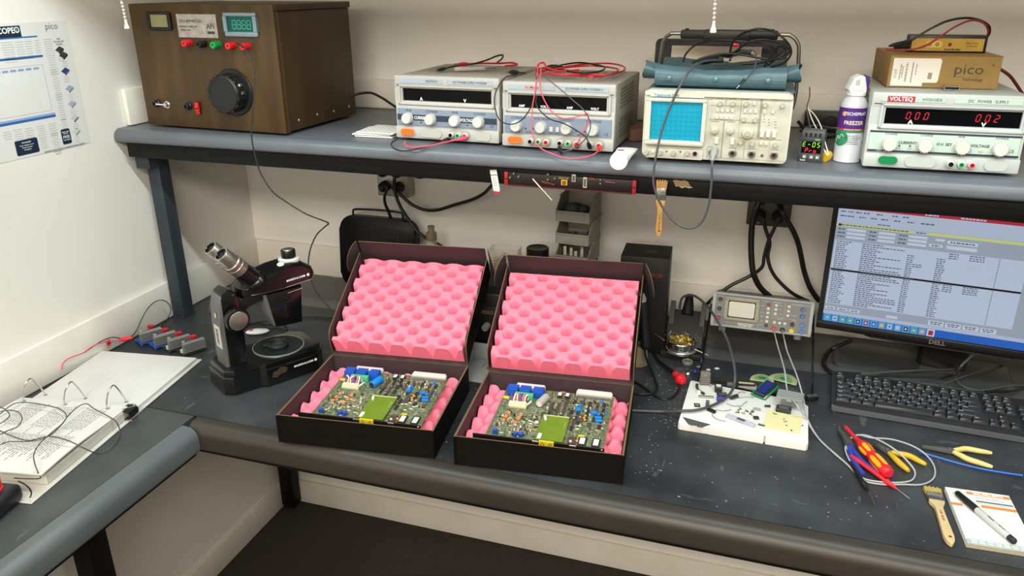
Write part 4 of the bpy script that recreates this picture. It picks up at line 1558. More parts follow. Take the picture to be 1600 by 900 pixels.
# ---------------------------------------------------------------- tray, bottle and bits behind the cartons
tr = thing('tool_case', 'black rounded case with wire handle standing upright against the wall behind the first carton', 'case', (.372, -.07, ZB))
b = MB(rot(-.1))
P_ = rrect(0, .262, .004, .236, .045, 7)
b.prism(P_, -.006, .024, FRONT, .006)
b.build('shell', mat('case_black', '#09080a', .35, spec=.25), tr)
b = MB(rot(-.1))
b.tube([(.045, -.008, .228), (.044, -.012, .245), (.052, -.012, .254), (.1, -.012, .257), (.165, -.012, .258), (.208, -.012, .255), (.214, -.012, .246), (.214, -.008, .228)], .0036, 8)
b.build('handle', BLACKP, tr)
b = MB(rot(-.1))
b.box(.2, .204, -.0255, -.0235, .05, .19, .0005, 1)
b.box(.245, .249, -.0255, -.0235, .05, .17, .0005, 1)
b.build('rib', mat('case_rib', '#262228', .3), tr)

bt = thing('pump_bottle', 'small clear bottle with tan cap between the black case and clear box', 'bottle', (.702, -.11, ZB))
GLASS = mat('clear_plastic', '#d5d0c5', .08, alpha=.35, spec=.6)
b = MB()
b.lathe([(0, 0), (.026, 0), (.028, .004), (.028, .14), (.024, .164), (.013, .196), (.012, .202)], None, 26)
b.build('body', GLASS, bt)
b = MB()
b.lathe([(0, .198), (.0165, .198), (.0155, .22), (.0095, .224), (.0095, .234), (.0105, .236), (.0105, .24), (0, .2405)], None, 22)
b.build('cap', mat('cap_tan', '#7b6a52', .45), bt)

# rework station between the cartons
dv = thing('rework_station', 'black soldering station with gold lettering seen between the two open cartons', 'soldering station', (.835, -.385, ZB))
b = MB()
b.box(0, .225, .0, .22, .006, .164, .006)
b.build('case', mat('station_black', '#151216', .45), dv)
b = MB()
b.box(.004, .221, -.006, .001, .03, .128, .002)
b.box(-.002, .227, -.012, .004, .006, .026, .003)
fr_ = b.build('front_panel', mat('station_panel', '#1b181c', .5), dv)
text('lettering', 'XMESSO 850', .013, mat('gold_print', '#7d6a35', .6), fr_, on_front(.145, .112, -.0064), bold=.0003)
b = MB()
knob(b, .14, .075, -.006, .0095, .02, None, 10)
b.build('knob', GREYP, fr_)
b = MB()
b.box(.085, .12, .02, .045, .1642, .166, .0005, 1)
b.build('vent_label', mat('pale_label', '#b9bcbf', .5), dv)
for fx in (.02, .205):
    for fy in (.02, .2):
        MB().cyl((fx, fy, 0), (fx, fy, .008), .008, seg=12).build('foot', RUBBER, dv)

# clear box with metal fittings, on the station
zst = ZB + .1642
cb = thing('clear_box', 'small clear plastic box of metal fittings behind and between the cartons', 'box', (.922, -.222, zst + .0005), .05)
b = MB()
for q in ((0, .082, 0, .0015, .0, .062), (0, .082, .046, .0475, .0, .062), (0, .0015, .0015, .046, 0, .062), (.0805, .082, .0015, .046, 0, .062), (0, .082, 0, .0475, -.0015, .0)):
    b.box(*q)
b.build('walls', mat('clear_box', '#cfc8b8', .06, alpha=.28), cb)
for k, (x, y, z, a, tl) in enumerate(((.026, .015, .034, .5, .034), (.05, .025, .038, -.5, .036), (.035, .035, .026, .2, .04), (.058, .014, .022, 1.0, .03), (.018, .03, .014, -.2, .03), (.045, .02, .012, .9, .034))):
    d_ = Vector((math.cos(a), .25, math.sin(a) * .6)).normalized() * tl * .5
    c_ = Vector((.922, -.222, zst)) + Vector((x, y, z))
    b = MB()
    L = align(c_ - d_, c_ + d_)
    b.lathe([(0, 0), (.0055, 0), (.0055, tl * .35), (.0035, tl * .4), (.0035, tl * .85), (.0045, tl * .88), (.0045, tl), (0, tl)], L, 12)
    tag(b.build('metal_fitting', mat('brass_dull', '#a5977c', .3, .9)), 'metal fitting inside the small clear box behind the cartons', 'fitting', 'fittings in the clear box')

# round black pot
pt = thing('tin', 'round black lidded tin behind the second carton, left of the grey bins', 'tin', (1.041, -.15, 1.145))
zp0 = pt.location.z
pt.location.z = ZB
hh = 1.170 - ZB
b = MB()
b.lathe([(0, 0), (.029, 0), (.03, .002), (.03, hh - .03), (0, hh - .03)], None, 30)
b.build('body', mat('tin_black', '#18161a', .35), pt)
b = MB()
b.lathe([(.0315, hh - .034), (.032, hh - .002), (.03, hh), (.027, hh - .002), (0, hh - .003)], None, 30)
b.build('lid', mat('tin_lid', '#1d1b1e', .3), pt)
b = MB()
b.lathe([(.0302, hh - .075), (.0303, hh - .04)], None, 14, -1.4, -.6)
b.build('label', mat('tin_label', '#8d8a86', .5), pt, normals=False)

# stacked parts bins
BINM = mat('bin_grey', '#8d8a83', .5, noise=.4, nscale=40, col2='#85827b')
for k, (zb, lab) in enumerate(((1.143, 'lowest visible grey bin of the stack by the wall'), (1.205, 'middle grey bin of the stack by the wall'), (1.267, 'topmost grey bin of the stack, under the shelf'))):
    t = thing('parts_bin', lab, 'bin', (1.105, -.2, zb), math.radians(-3), 'stacked grey parts bins')
    w, d, h = .093, .115, .0615
    tk = .0022
    b = MB()
    b.box(.004, w - .004, .006, d - .006, .001, .0032)
    b.build('base', BINM, t)
    b = MB()
    b.box(.001, w - .001, .0, tk, .0, .03)
    b.box(.0, w, -.005, tk, .026, .03, .001)
    b.box(.012, w - .012, -.0016, .0, .006, .022, .0005, 1)
    b.build('front_lip', BINM, t)
    side_p = [(.0, .0), (d, .0), (d, h), (.045, h), (.03, h - .01), (.0, .03)]
    for x in (.0, w - tk):
        b = MB()
        b.prism(side_p, 0, tk, T(x, 0, 0) @ Matrix(((0, 0, 1, 0), (1, 0, 0, 0), (0, 1, 0, 0), (0, 0, 0, 1))))
        rx = x - .003 if x == 0 else x + tk
        b.box(rx, rx + .003, .04, d, h - .005, h - .0005)
        b.build('side_wall', BINM, t)
    MB().box(0, w, d - tk, d, 0, h).build('back_wall', BINM, t)
b = MB(T(1.148, -.145, 1.272))
b.sphere((-.01, 0, .014), .024, (.9, 1.1, .75), 14, 10)
b.sphere((.015, .01, .01), .018, (.9, 1.2, .8), 12, 8)
tag(b.build('cloth', mat('blue_grey_cloth', '#4a5560', .8)), 'crumpled blue grey cloth in the topmost grey bin', 'cloth')
for k in range(6):
    b = MB(T(1.120 + .012 * k, -.17 + .02 * (k % 3), 1.2085) @ rot(0, 0, k))
    b.box(-.006, .006, -.004, .004, .0004, .01 + .003 * (k % 2), .001, 1)
    tag(b.build('component', mat('brown_part', '#3a2a22', .5)), 'small dark component in the middle grey bin', 'component', 'components in the middle bin')
for k in range(4):
    b = MB(T(1.125 + .015 * k, -.17 + .01 * (k % 2), 1.1465))
    b.box(-.004, .004, -.003, .003, .0004, .042 - .006 * (k % 3), .001, 1)
    tag(b.build('component', mat('pale_part', '#b8b2a4', .5)), 'pale upright component in the lowest grey bin', 'component', 'components in the lowest bin')
stn = MB()
stn.box(1.104, 1.200, -.205, -.085, ZB, 1.1425, .002)
tag(stn.build('parts_box', mat('dark_box', '#2a2826', .6)), 'dark box carrying the stack of grey bins', 'box')

# tall black carton with red print
tbx = thing('carton', 'tall black carton with red lettering behind the second open carton', 'box', (1.2965, -.275, ZB), math.radians(3))
b = MB()
b.box(.0, .122, .0, .105, .0, .262, .0015)
b.build('body', mat('carton_black', '#0e0d0f', .5), tbx)
b = MB()
b.box(.001, .121, .001, .104, .2622, .2632)
lid = b.build('lid', mat('carton_lid', '#161416', .5), tbx)
b = MB()
b.lathe([(0, .0), (.014, .0), (.014, .0004), (0, .0004)], T(.072, .045, .2633), 20)
b.build('lid_seal', mat('carton_seal', '#3d3b3d', .5), lid)
text('lettering', 'MEROK', .013, mat('dull_red_print', '#8c2a22', .6), tbx, on_front(.086, .216, -.0004), bold=.0002)

# ---------------------------------------------------------------- things hanging on the shelf beam
yb = -.509
RAILM = mat('rail_maroon', '#4a161a', .5)
mr = thing('magnetic_rail', 'long dark red magnetic tool rail with bright red ends under the shelf edge', 'tool rail', (1.219, -.51, 1.452))
x0r, x1r = ((1.069, -.51, 1.459))[0] - mr.location.x, ((1.363, -.51, 1.451))[0] - mr.location.x
zr0, zr1 = 1.4375 - mr.location.z, 1.4655 - mr.location.z
b = MB()
b.box(x0r + .008, x1r - .008, -.006, .0, zr0, zr1, .001)
b.build('bar', mat('rail_black', '#1a1214', .4), mr)
b = MB()
b.box(x0r + .008, x1r - .008, -.007, .0, zr0 - .002, zr0 + .001)
b.build('edge_strip', RAILM, mr)
for x in (x0r, x1r - .008):
    b = MB()
    b.box(x, x + .008, -.009, .0, zr0 - .001, zr1 + .001, .001)
    e = b.build('end_cap', mat('rail_red', '#9c1b20', .45), mr)
    MB().lathe([(0, .0008), (.002, .0006), (.0025, 0)], T(x + .004, -.009, (zr0 + zr1) / 2) @ rot(PI / 2), 10).build('screw', BLACKM, e)
yt = -.5165
for px, py, lab in ((804, 270, 'a'), (806, 275, 'b'), (798, 277, 'c'), (857, 272, 'd'), (857, 280, 'e'), (868, 278, 'f'), (888, 278, 'g'), (939, 280, 'h'), (938, 286, 'i')):
    pass
for c in ((1.092, -.516, 1.465), (1.103, -.516, 1.458), (1.083, -.516, 1.455), (1.17, -.516, 1.468), (1.17, -.516, 1.456), (1.186, -.516, 1.46), (1.215, -.516, 1.462), (1.287, -.516, 1.464), (1.287, -.516, 1.456)):
    b = MB(T(*c) @ rot(PI / 2))
    b.lathe([(0, -.001), (.0032, -.001), (.0034, .001), (.0022, .003), (.0022, .006), (0, .006)], None, 6)
    tag(b.build('hex_nut', STEEL), 'small bright nut stuck on the dark red magnetic rail', 'nut', 'nuts on the magnetic rail')
for p, q, r, m_, lab in (((1.134, -.517, 1.455), (1.182, -.52, 1.408), .0021, mat('drill_steel', '#c9bfae', .3, .9), 'long twist drill bit hanging askew from the magnetic rail'),
                         ((1.155, -.517, 1.45), (1.186, -.518, 1.445), .0026, mat('copper_bit', '#a05a40', .35, .8), 'coppery driver bit sticking out below the magnetic rail'),
                         ((1.194, -.517, 1.461), (1.214, -.517, 1.461), .0022, mat('brass_bit', '#b59a55', .35, .8), 'brassy bit lying level on the magnetic rail'),
                         ((1.262, -.517, 1.464), (1.28, -.517, 1.463), .003, mat('copper_bit', '#a05a40', .35, .8), 'thick coppery bit lying level near the right end of the rail'),
                         ((1.297, -.517, 1.46), (1.319, -.517, 1.458), .0018, mat('rose_bit', '#a0606a', .4, .6), 'rosy thin bit near the right end of the rail')):
    L = align(p, q)
    ln = (Vector(q) - Vector(p)).length
    b = MB()
    if ln > .04:
        b.lathe([(0, 0), (r * .8, 0), (r * .8, ln * .35), (r * .8, ln * .36)], L, 10)

        def flute(u, v, L=L, ln=ln, r=r):
            a = v * 2 * PI
            rr = r * (.72 + .28 * abs(math.cos(a)))
            z = ln * (.35 + .6 * u)
            a2 = a + u * 6 * PI
            return tuple(L @ Vector((rr * math.cos(a2), rr * math.sin(a2), z)))
        b.grid(flute, 50, 16)
        b.lathe([(r * .9, ln * .95), (0, ln)], L, 10)
    else:
        b.lathe([(0, 0), (r, 0), (r, ln * .5), (r * .65, ln * .55), (r * .65, ln * .95), (0, ln)], L, 6)
    tag(b.build('drill_bit' if ln > .04 else 'driver_bit', m_), lab, 'bit')
for c, w, h, m_, lab in (((1.207, -.518, 1.452), .014, .012, mat('gold_chip', '#c78c1e', .35), 'small golden chip carrier on the magnetic rail'),
                         ((1.228, -.518, 1.463), .009, .016, mat('grey_clip', '#a8a49b', .4, .5), 'grey metal holder high on the magnetic rail'),
                         ((1.253, -.518, 1.455), .009, .023, mat('steel_holder', '#c2bfb6', .35, .6), 'silver metal holder hanging below the magnetic rail')):
    t = thing('bit_holder', lab, 'holder', c)
    b = MB()
    b.box(-w / 2, w / 2, -.003, .001, -h / 2, h / 2, .0006, 1)
    b.build('body', m_, t)
    MB().box(-w * .28, w * .28, -.0034, -.003, -h * .36, h * .36).build('recess', mat('recess_brown', '#5a4a36', .5), t)

# tag with red end hanging on the beam
tg = thing('tag', 'white tag with blue print and red tip hanging from the shelf beam', 'tag', (1.041, -.512, 1.468), 0)
b = MB(rot(0, -.13, 0))
b.prism([(-.008, .0), (.008, .0), (.0095, -.046), (.006, -.054), (-.003, -.054), (-.006, -.048)], 0, .0015, FRONT)
b.build('body', mat('tag_white', '#d3cfca', .5), tg)
b = MB(rot(0, -.13, 0))
b.prism([(-.006, -.047), (.0085, -.051), (.006, -.0545), (-.003, -.0545)], .0015, .0019, FRONT)
b.build('red_tip', REDP, tg)
b = MB(rot(0, -.13, 0))
b.box(-.0075, .0078, -.0022, -.0014, -.012, -.0105)
b.build('fold', mat('brown_line', '#6b4a3a', .6), tg)
for k in range(2):
    b = MB(rot(0, -.13, 0))
    for j in range(7):
        b.box(-.002 + .004 * k, -.001 + .004 * k, -.0018, -.0014, -.038 + .0032 * j, -.036 + .0032 * j)
    b.build('print', mat('blue_print', '#3a4a9a', .6), tg)

# paint brush hanging by its bristles
BRW = mat('brush_wood', '#b88c4a', .5, noise=.3, nscale=30, col2='#a97e40', stretch=(1, 1, .1))
FERR = mat('ferrule', '#a9a7a0', .28, .9)
BRIS = mat('bristle', '#b98d55', .8, noise=.3, nscale=300, col2='#8e6a3c', stretch=(1, .1, 1), bump=.6, bscale=500)


def brush(t, L, w, hl, wood, bris):
    """flat brush along local y: bristles at +y, handle towards -y; lies in local xy"""
    b = MB(L)
    n = 13
    for k in range(n):
        x = -w * .46 + w * .92 * k / (n - 1)
        b.box(x - w * .055, x + w * .055, .0, .018 + .0022 * math.sin(k * 2.1), -.0035 + .0004 * (k % 2), .0035 + .0004 * (k % 3), .0006, 1, rot(0, 0, -.012 * (k - n / 2)))
    b.build('bristles', bris, t)
    b = MB(L)
    b.box(-w / 2, w / 2, -.024, .003, -.0042, .0042, .002)
    for y in (-.006, -.011):
        b.box(-w / 2 - .0002, w / 2 + .0002, y, y + .0014, -.0046, .0046, .0004, 1)
    f = b.build('ferrule', FERR, t)
    for x in (-w * .3, w * .3):
        MB(L).lathe([(0, .0048), (.0012, .0045), (.0014, .004)], T(x, -.02, 0), 8).build('nail', STEEL, f)
    b = MB(L)
    half = [(.47 * w, -.022), (.47 * w, -.03), (.3 * w, -.04), (.24 * w, -.055), (.3 * w, hl * -.75), (.31 * w, -hl * .86), (.22 * w, -hl * .95), (.04 * w, -hl)]
    half = [(p.x, p.y) for p in smooth_path([(a, c, 0) for a, c in half], 4)]
    poly = half + [(-x, y) for x, y in half[::-1]]
    b.prism(poly[::-1], -.0035, .0035, None, .0015)
    h = b.build('wooden_handle', wood, t)
    b = MB(L)
    b.lathe([(0, .0037), (w * .1, .0038)], T(w * .05, -hl * .87, 0), 16)
    b.build('hang_hole', mat('hole_brown', '#4a3418', .8), h, normals=False)
    for s_, y in (('CHIP', -.06), ('BRUSH', -.078)):
        text('lettering', s_, .0055, mat('burnt_print', '#6b4a22', .7), h, L @ T(.0, y, .0036) @ rot(0, 0, -PI / 2))


hb = thing('paint_brush', 'flat paint brush hanging bristles up from the shelf beam', 'brush', (1.417, -.522, 1.447), 0)
brush(hb, T(0, .003, .006) @ rot(0, 0, 0) @ FRONT, .0205, .104, BRW, BRIS)
b = MB()
ctr = Vector((1.458, -.51, 1.464))
b.prism([(-.02, .006), (-.014, .009), (-.004, .007), (.004, .009), (.012, .006), (.016, -.002), (.022, -.006), (.014, -.008), (.006, -.006), (.000, -.009), (-.006, -.005), (-.013, -.006), (-.016, .000)], .0, .0006, T(*ctr) @ FRONT)
tag(b.build('label_remnant', mat('torn_paper', '#8d7b58', .8)), 'torn tan sticker remnant on the shelf beam right of the hanging brush', 'sticker')
# ================================================================ open cartons with foam and circuit boards
CARTB = mat('carton_outside', '#0c0908', .65, noise=.3, nscale=14, col2='#090706', bump=.12, bscale=90, stretch=(1, 1, 8), spec=.2)
CARTI = mat('carton_inside', '#3c3236', .65, noise=.3, nscale=20, col2='#362d31')
CARTE = mat('carton_edge', '#6e5a3b', .8)
PINK = mat('pink_foam', '#f57f98', .9, bump=.25, bscale=900)
CT = .002


def cart_panel(b, x0, x1, y0, y1, z0, z1, L, inside):
    """board sheet: outside, inside and raw-edge materials (0, 1, 2). inside = axis tuple of the inner face"""
    L = L or Matrix.Identity(4)
    c = [(x0, y0, z0), (x1, y0, z0), (x1, y1, z0), (x0, y1, z0), (x0, y0, z1), (x1, y0, z1), (x1, y1, z1), (x0, y1, z1)]
    v = [b._v(L @ Vector(p)) for p in c]
    dims = (x1 - x0, y1 - y0, z1 - z0)
    thin = dims.index(min(dims))
    for q, n in (((3, 2, 1, 0), (0, 0, -1)), ((4, 5, 6, 7), (0, 0, 1)), ((0, 1, 5, 4), (0, -1, 0)), ((1, 2, 6, 5), (1, 0, 0)), ((2, 3, 7, 6), (0, 1, 0)), ((3, 0, 4, 7), (-1, 0, 0))):
        b.mi = 1 if n == inside else (0 if abs(n[thin]) else 2)
        b._f([v[i] for i in q])
    b.mi = 0


def sheet(b, poly, t, L, inner=+1):
    """cut board shape in local xy with thickness t along z; materials outside 0, inside 1 (on +z if inner), edge 2"""
    a = [b._v(L @ Vector((p[0], p[1], 0))) for p in poly]
    c = [b._v(L @ Vector((p[0], p[1], t))) for p in poly]
    b.mi = 0 if inner > 0 else 1
    b._f(a[::-1])
    b.mi = 1 if inner > 0 else 0
    b._f(c)
    b.mi = 2
    n = len(poly)
    for i in range(n):
        b._f([a[i], a[(i + 1) % n], c[(i + 1) % n], c[i]])
    b.mi = 0


def egg(u, v, nx, ny, hmin, amp, ph):
    return hmin + amp * (.5 + .5 * math.sin(2 * PI * (u * nx + ph[0])) * math.sin(2 * PI * (v * ny + ph[1])))


def foam(label, M, w, d, nx, ny, t0, amp, ph, name='foam_pad', p=4.2):
    """convoluted pad in local xy, peaks along +z"""
    NX, NY = 130, 116

    def h(u, v):
        a, c = u * nx + ph[0], v * ny + ph[1]
        s = .5 + .25 * (math.cos(2 * PI * (a + c)) + math.cos(2 * PI * (a - c)))
        return t0 + amp * (1 - (1 - s) ** p)
    b = MB(M)
    V = [[b._v((w * i / NX, d * j / NY, h(i / NX, j / NY))) for j in range(NY + 1)] for i in range(NX + 1)]
    for i in range(NX):
        for j in range(NY):
            b._f([V[i][j], V[i + 1][j], V[i + 1][j + 1], V[i][j + 1]])
    B = {}
    rim = [(i, 0) for i in range(NX)] + [(NX, j) for j in range(NY)] + [(i, NY) for i in range(NX, 0, -1)] + [(0, j) for j in range(NY, 0, -1)]
    low = [b._v((w * i / NX, d * j / NY, 0)) for i, j in rim]
    for k in range(len(rim)):
        i, j = rim[k]
        i2, j2 = rim[(k + 1) % len(rim)]
        b._f([low[k], low[(k + 1) % len(rim)], V[i2][j2], V[i][j]])
    b._f(low[::-1])
    o = b.build(name, PINK, None, 60)
    return tag(o, label, 'foam')


def carton(label, loc, yaw, W, D, H, tilt, LL, ds, dt):
    t = thing('carton', label, 'box', loc, yaw, 'open cartons of circuit boards')
    b = MB()
    cart_panel(b, 0, W, 0, D, 0, CT, None, (0, 0, 1))
    b.build('base', [CARTB, CARTI, CARTB], t)
    b = MB()
    cart_panel(b, .002, W - .002, 0, CT, CT, H, None, (0, 1, 0))
    cart_panel(b, .004, W - .004, CT, CT * 2, CT, H - .001, None, (0, 1, 0))
    b.build('front_wall', [CARTB, CARTI, CARTE], t)
    b = MB()
    cart_panel(b, .002, W - .002, D - CT, D, CT, H, None, (0, -1, 0))
    b.build('back_wall', [CARTB, CARTI, CARTE], t)
    for s in (0, 1):
        b = MB()
        x = 0 if s == 0 else W - CT
        cart_panel(b, x, x + CT, -.003, D - .002, .001, H + .001, None, (1, 0, 0) if s == 0 else (-1, 0, 0))
        xi = CT if s == 0 else W - 2 * CT
        cart_panel(b, xi, xi + CT, .002, D - .004, CT, H + .0005, None, (1, 0, 0) if s == 0 else (-1, 0, 0))
        # rolled front corner
        b.box(x - .0006, x + CT + .0006, -.0045, -.001, .001, H + .001, .0012, 1)
        b.build('side_wall', [CARTB, CARTI, CARTE], t)
    # lid: local frame X along hinge, Y up the lid, Z = inward normal
    up = Vector((0, math.sin(tilt), math.cos(tilt)))
    nn = Vector((0, -math.cos(tilt), math.sin(tilt)))
    LM = Matrix(((1, up.x, nn.x, 0), (0, up.y, nn.y, D), (0, up.z, nn.z, H), (0, 0, 0, 1)))
    b = MB(LM)
    cart_panel(b, .001, W - .001, .0, LL, 0, CT, None, (0, 0, 1))
    lid = b.build('lid', [CARTB, CARTI, CARTE], t)
    for s in (0, 1):
        b = MB(LM)
        x = .001 if s == 0 else W - .001
        poly = [(.004, 0), (LL - .002, 0), (LL - .002, ds - .012)]
        for k in range(6):
            a = PI / 2 * k / 5
            poly.append((LL - .002 - .012 + .012 * math.cos(a), ds - .012 + .012 * math.sin(a)))
        poly += [(.034, ds), (.02, ds - .006), (.012, ds - .022), (.004, .018)]
        # local: sheet xy -> (lid Y, lid Z), thickness along lid X
        Ls = Matrix(((0, 0, 1 if s == 0 else -1, x), (1, 0, 0, 0), (0, 1, 0, 0), (0, 0, 0, 1)))
        sheet(b, poly, CT, Ls, +1)
        b.build('lid_side', [CARTB, CARTI, CARTE], lid)
    # tuck flap across the top with rounded ears
    b = MB(LM)
    Lt = Matrix(((1, 0, 0, 0), (0, 0, -1, LL + .0005), (0, 1, 0, 0), (0, 0, 0, 1)))
    sheet(b, [(.004, 0), (W - .004, 0), (W - .004, dt), (.004, dt)], CT, Lt, +1)
    b.build('tuck_flap', [CARTB, CARTI, CARTE], lid)
    for s in (0, 1):
        b = MB(LM)
        x = -.0015 if s == 0 else W + .0015
        e = [(.0, dt), (.0, .016)]
        L_ = .052
        ear = [(0, .022), (0, dt)]
        for k in range(9):
            a = PI / 2 * k / 8
            ear.append((L_ * math.sin(a), .03 + (dt - .03) * math.cos(a)))
        ear.append((L_ - .004, .022))
        sx_ = -1 if s == 0 else 1
        sp_ = .5
        # ear folds back from the flap along -Y of the lid, slightly splayed outwards
        Le = Matrix(((sx_ * math.sin(sp_), 0, sx_ * math.cos(sp_), x), (-math.cos(sp_), 0, math.sin(sp_), LL), (0, 1, 0, 0), (0, 0, 0, 1)))
        sheet(b, ear, CT * .8, Le, -1)
        b.build('ear_flap', [CARTB, CARTI, CARTE], lid)
    return t, T(*loc) @ rot(0, 0, yaw) @ LM


# ---------------------------------------------------------------- circuit boards
PCBG = mat('pcb_green', '#274522', .4, noise=.05, nscale=120, col2='#7c8266')
PCBE = mat('pcb_edge', '#2f7a3a', .5)
PCBT = mat('pcb_trace', '#b9b7a2', .45, .2, noise=.2, nscale=160, col2='#6b7558')
DAUG = mat('pcb_olive', '#6a8224', .4, noise=.4, nscale=30, col2='#627a20')
ICM = mat('chip_black', '#2b2a2a', .5)
ICG = mat('chip_brown', '#4b4038', .5)
RELAYM = mat('relay_blue', '#1150b4', .35)
DINW = mat('connector_white', '#cbc9c2', .45)
BEIGE = mat('connector_beige', '#d9cfae', .45)
COPPER = mat('copper_coil', '#cf8a5a', .4, .3)
CAPB = mat('cap_blue', '#1479cf', .35)
CAPG = mat('cap_grey', '#a9a3a0', .35)
YEL = mat('yellow_label', '#d8c422', .5)
RES = mat('resistor_tan', '#b79a6a', .5)
RESB = mat('resistor_pale', '#cfc9b2', .5)
TINM = mat('tin_lead', '#b8b6ac', .35, .7)
TERM = mat('terminal_green', '#49b27a', .45)


def board(label, M, BW, BD, cap_grey, seed):
    rnd = random.Random(seed)
    t = thing('circuit_board', label, 'circuit board', R=M, group='large circuit boards')
    b = MB()
    b.box(0, BW, 0, BD, 0, .0018)
    b.mi = 1
    b.box(-.0002, .0, 0, BD, 0, .0018)
    b.box(BW, BW + .0002, 0, BD, 0, .0018)
    # etched traces, pads and solder on the board face
    b.mi = 2
    for k in range(1100):
        x, y = rnd.uniform(.004, BW - .012), rnd.uniform(.008, BD - .01)
        if rnd.random() < .6:
            b.box(x, x + rnd.uniform(.003, .01), y, y + .0011, .0018, .002)
        else:
            b.box(x, x + .0011, y, y + rnd.uniform(.004, .014), .0018, .002)
    pcb = b.build('board', [PCBG, PCBE, PCBT], t, 0)
    zt = .0018
    # black front panel
    b = MB()
    b.box(-.022, BW + .004, -.01, -.0075, -.01, .013, .0008, 1)
    fp_ = b.build('front_panel', mat('panel_black', '#121113', .4), t)
    for x in (.105, .178):
        MB().box(BW * x / .235 - .007, BW * x / .235 + .007, -.0125, -.006, .0075, .0135, .001, 1).build('panel_clip', STEEL, fp_)
    MB().lathe([(.003, 0), (.002, .001), (0, .001)], T(BW - .001, -.01, .008) @ rot(PI / 2), 10).build('panel_screw', STEEL, fp_)
    wl = MB().box(BW * .475, BW * .6, -.0105, -.007, .003, .0135).build('warning_label', YEL, fp_)
    for x in (.505, .57):
        b = MB()
        b.prism([(-.0042, .0), (.0042, .0), (.0, .0075)], 0, .0003, T(BW * x, -.0106, .0045) @ FRONT)
        w2 = b.build('warning_triangle', INK, wl)
        MB().prism([(-.0028, .0008), (.0028, .0008), (.0, .0058)], .0003, .0005, T(BW * x, -.0106, .0045) @ FRONT).build('triangle_field', YEL, w2)
    # rear connectors
    for x0, x1 in ((.085, .36), (.655, .985)):
        b = MB()
        b.box(BW * x0, BW * x1, BD - .01, BD + .002, zt, zt + .0085, .0005, 1)
        b.box(BW * x0 + .002, BW * x1 - .002, BD - .004, BD + .004, zt + .004, zt + .0105, .0005, 1)
        c_ = b.build('edge_connector', DINW, t)
        b = MB()
        n = int((x1 - x0) * BW / .0032)
        for k in range(n):
            for r in range(2):
                b.box(BW * x0 + .003 + .0032 * k, BW * x0 + .0042 + .0032 * k, BD - .0185 - .003 * r, BD - .0095, zt + .001 + .003 * r, zt + .0025 + .003 * r)
        b.build('pin_rows', TINM, c_)
    # relays
    for x in (.03, .145, .268):
        b = MB()
        b.box(BW * x, BW * x + .024, BD - .04, BD - .017, zt, zt + .018, .0015)
        b.build('relay', RELAYM, t)
    # green terminal block
    b = MB()
    b.box(BW * .115, BW * .285, BD - .053, BD - .042, zt, zt + .015, .001)
    tb_ = b.build('terminal_block', TERM, t)
    for k in range(8):
        MB().cyl((BW * .125 + .005 * k, BD - .0475, zt + .0148), (BW * .125 + .005 * k, BD - .0475, zt + .0154), .0014, seg=8).build('terminal_screw', TINM, tb_)
    # cable header with coloured wires
    hx, hy = BW * .095, BD - .088
    b = MB()
    b.box(hx, hx + .038, hy, hy + .01, zt, zt + .013, .001)
    b.box(hx - .001, hx + .039, hy - .002, hy + .002, zt + .004, zt + .008, .0005, 1)
    hd_ = b.build('cable_header', BEIGE, t)
    for k, c in enumerate(('#6a2fa8', '#e8e6e0', '#e0602a', '#d8d8d8', '#c0203a', '#2a4ad0', '#e88a5a', '#f0eeea')):
        x = hx + .004 + .0042 * k
        b = MB()
        b.tube([(x, hy + .009, zt + .009), (x + rnd.uniform(-.003, .003), hy + .016, zt + .02), (x + rnd.uniform(-.006, .006), hy + .024, zt + .022), (x + rnd.uniform(-.004, .008), hy + .032, zt + .012), (x, hy + .034, zt + .002)], .0015, 6, 4)
        b.build('wire', mat('wire_' + c[1:], c, .45), hd_)
    b = MB()
    b.tube([(hx + .036, hy + .006, zt + .006), (hx + .043, hy + .006, zt + .012), (hx + .046, hy + .016, zt + .012), (hx + .044, hy + .026, zt + .004)], .0017, 6, 4)
    b.build('wire', mat('wire_white', '#eceae6', .45), hd_)
    # big electrolytic capacitor
    cx, cy = BW * .36, BD - .074
    L = T(cx, cy, zt + .0085) @ rot(0, 0, -.3) @ rot(-PI / 2)
    b = MB()
    b.lathe([(0, 0), (.0075, 0), (.0085, .001), (.0085, .003), (.0078, .0045), (.0085, .006), (.0085, .033), (.0075, .034), (0, .034)], L, 22)
    cpo = b.build('capacitor', CAPG if cap_grey else CAPB, t)
    MB().lathe([(.0066, -.0004), (0, -.0005)], L, 20).build('cap_end', mat('cap_end_pale', '#d5d2ca', .4) if cap_grey else ICM, cpo)
    # choke coils
    for x, y in ((.115, .062), (.105, .05), (.1, .038), (.225, .06), (.215, .048), (.205, .034)):
        b = MB()
        b.tube([(BW * x / .6 * .62 + .0032 * math.cos(a * PI / 4), BD * .06 + y * BD / .16 + .0032 * math.sin(a * PI / 4), zt + .0035) for a in range(8)], .0018, 8, 2, True)
        b.cyl((BW * x / .6 * .62, BD * .06 + y * BD / .16, zt), (BW * x / .6 * .62, BD * .06 + y * BD / .16, zt + .0016), .0045, seg=12)
        b.build('choke_coil', COPPER, t)
    # daughter board
    dx0, dx1, dy0, dy1 = BW * .43, BW * .665, .001, BD * .46
    b = MB()
    b.box(dx0, dx1, dy0, dy1, zt + .006, zt + .0076)
    for (x, y) in ((dx0 + .003, dy0 + .003), (dx1 - .003, dy0 + .003), (dx0 + .003, dy1 - .003), (dx1 - .003, dy1 - .003)):
        b.cyl((x, y, zt), (x, y, zt + .006), .0014, seg=8)
    db_ = b.build('daughter_board', DAUG, t)
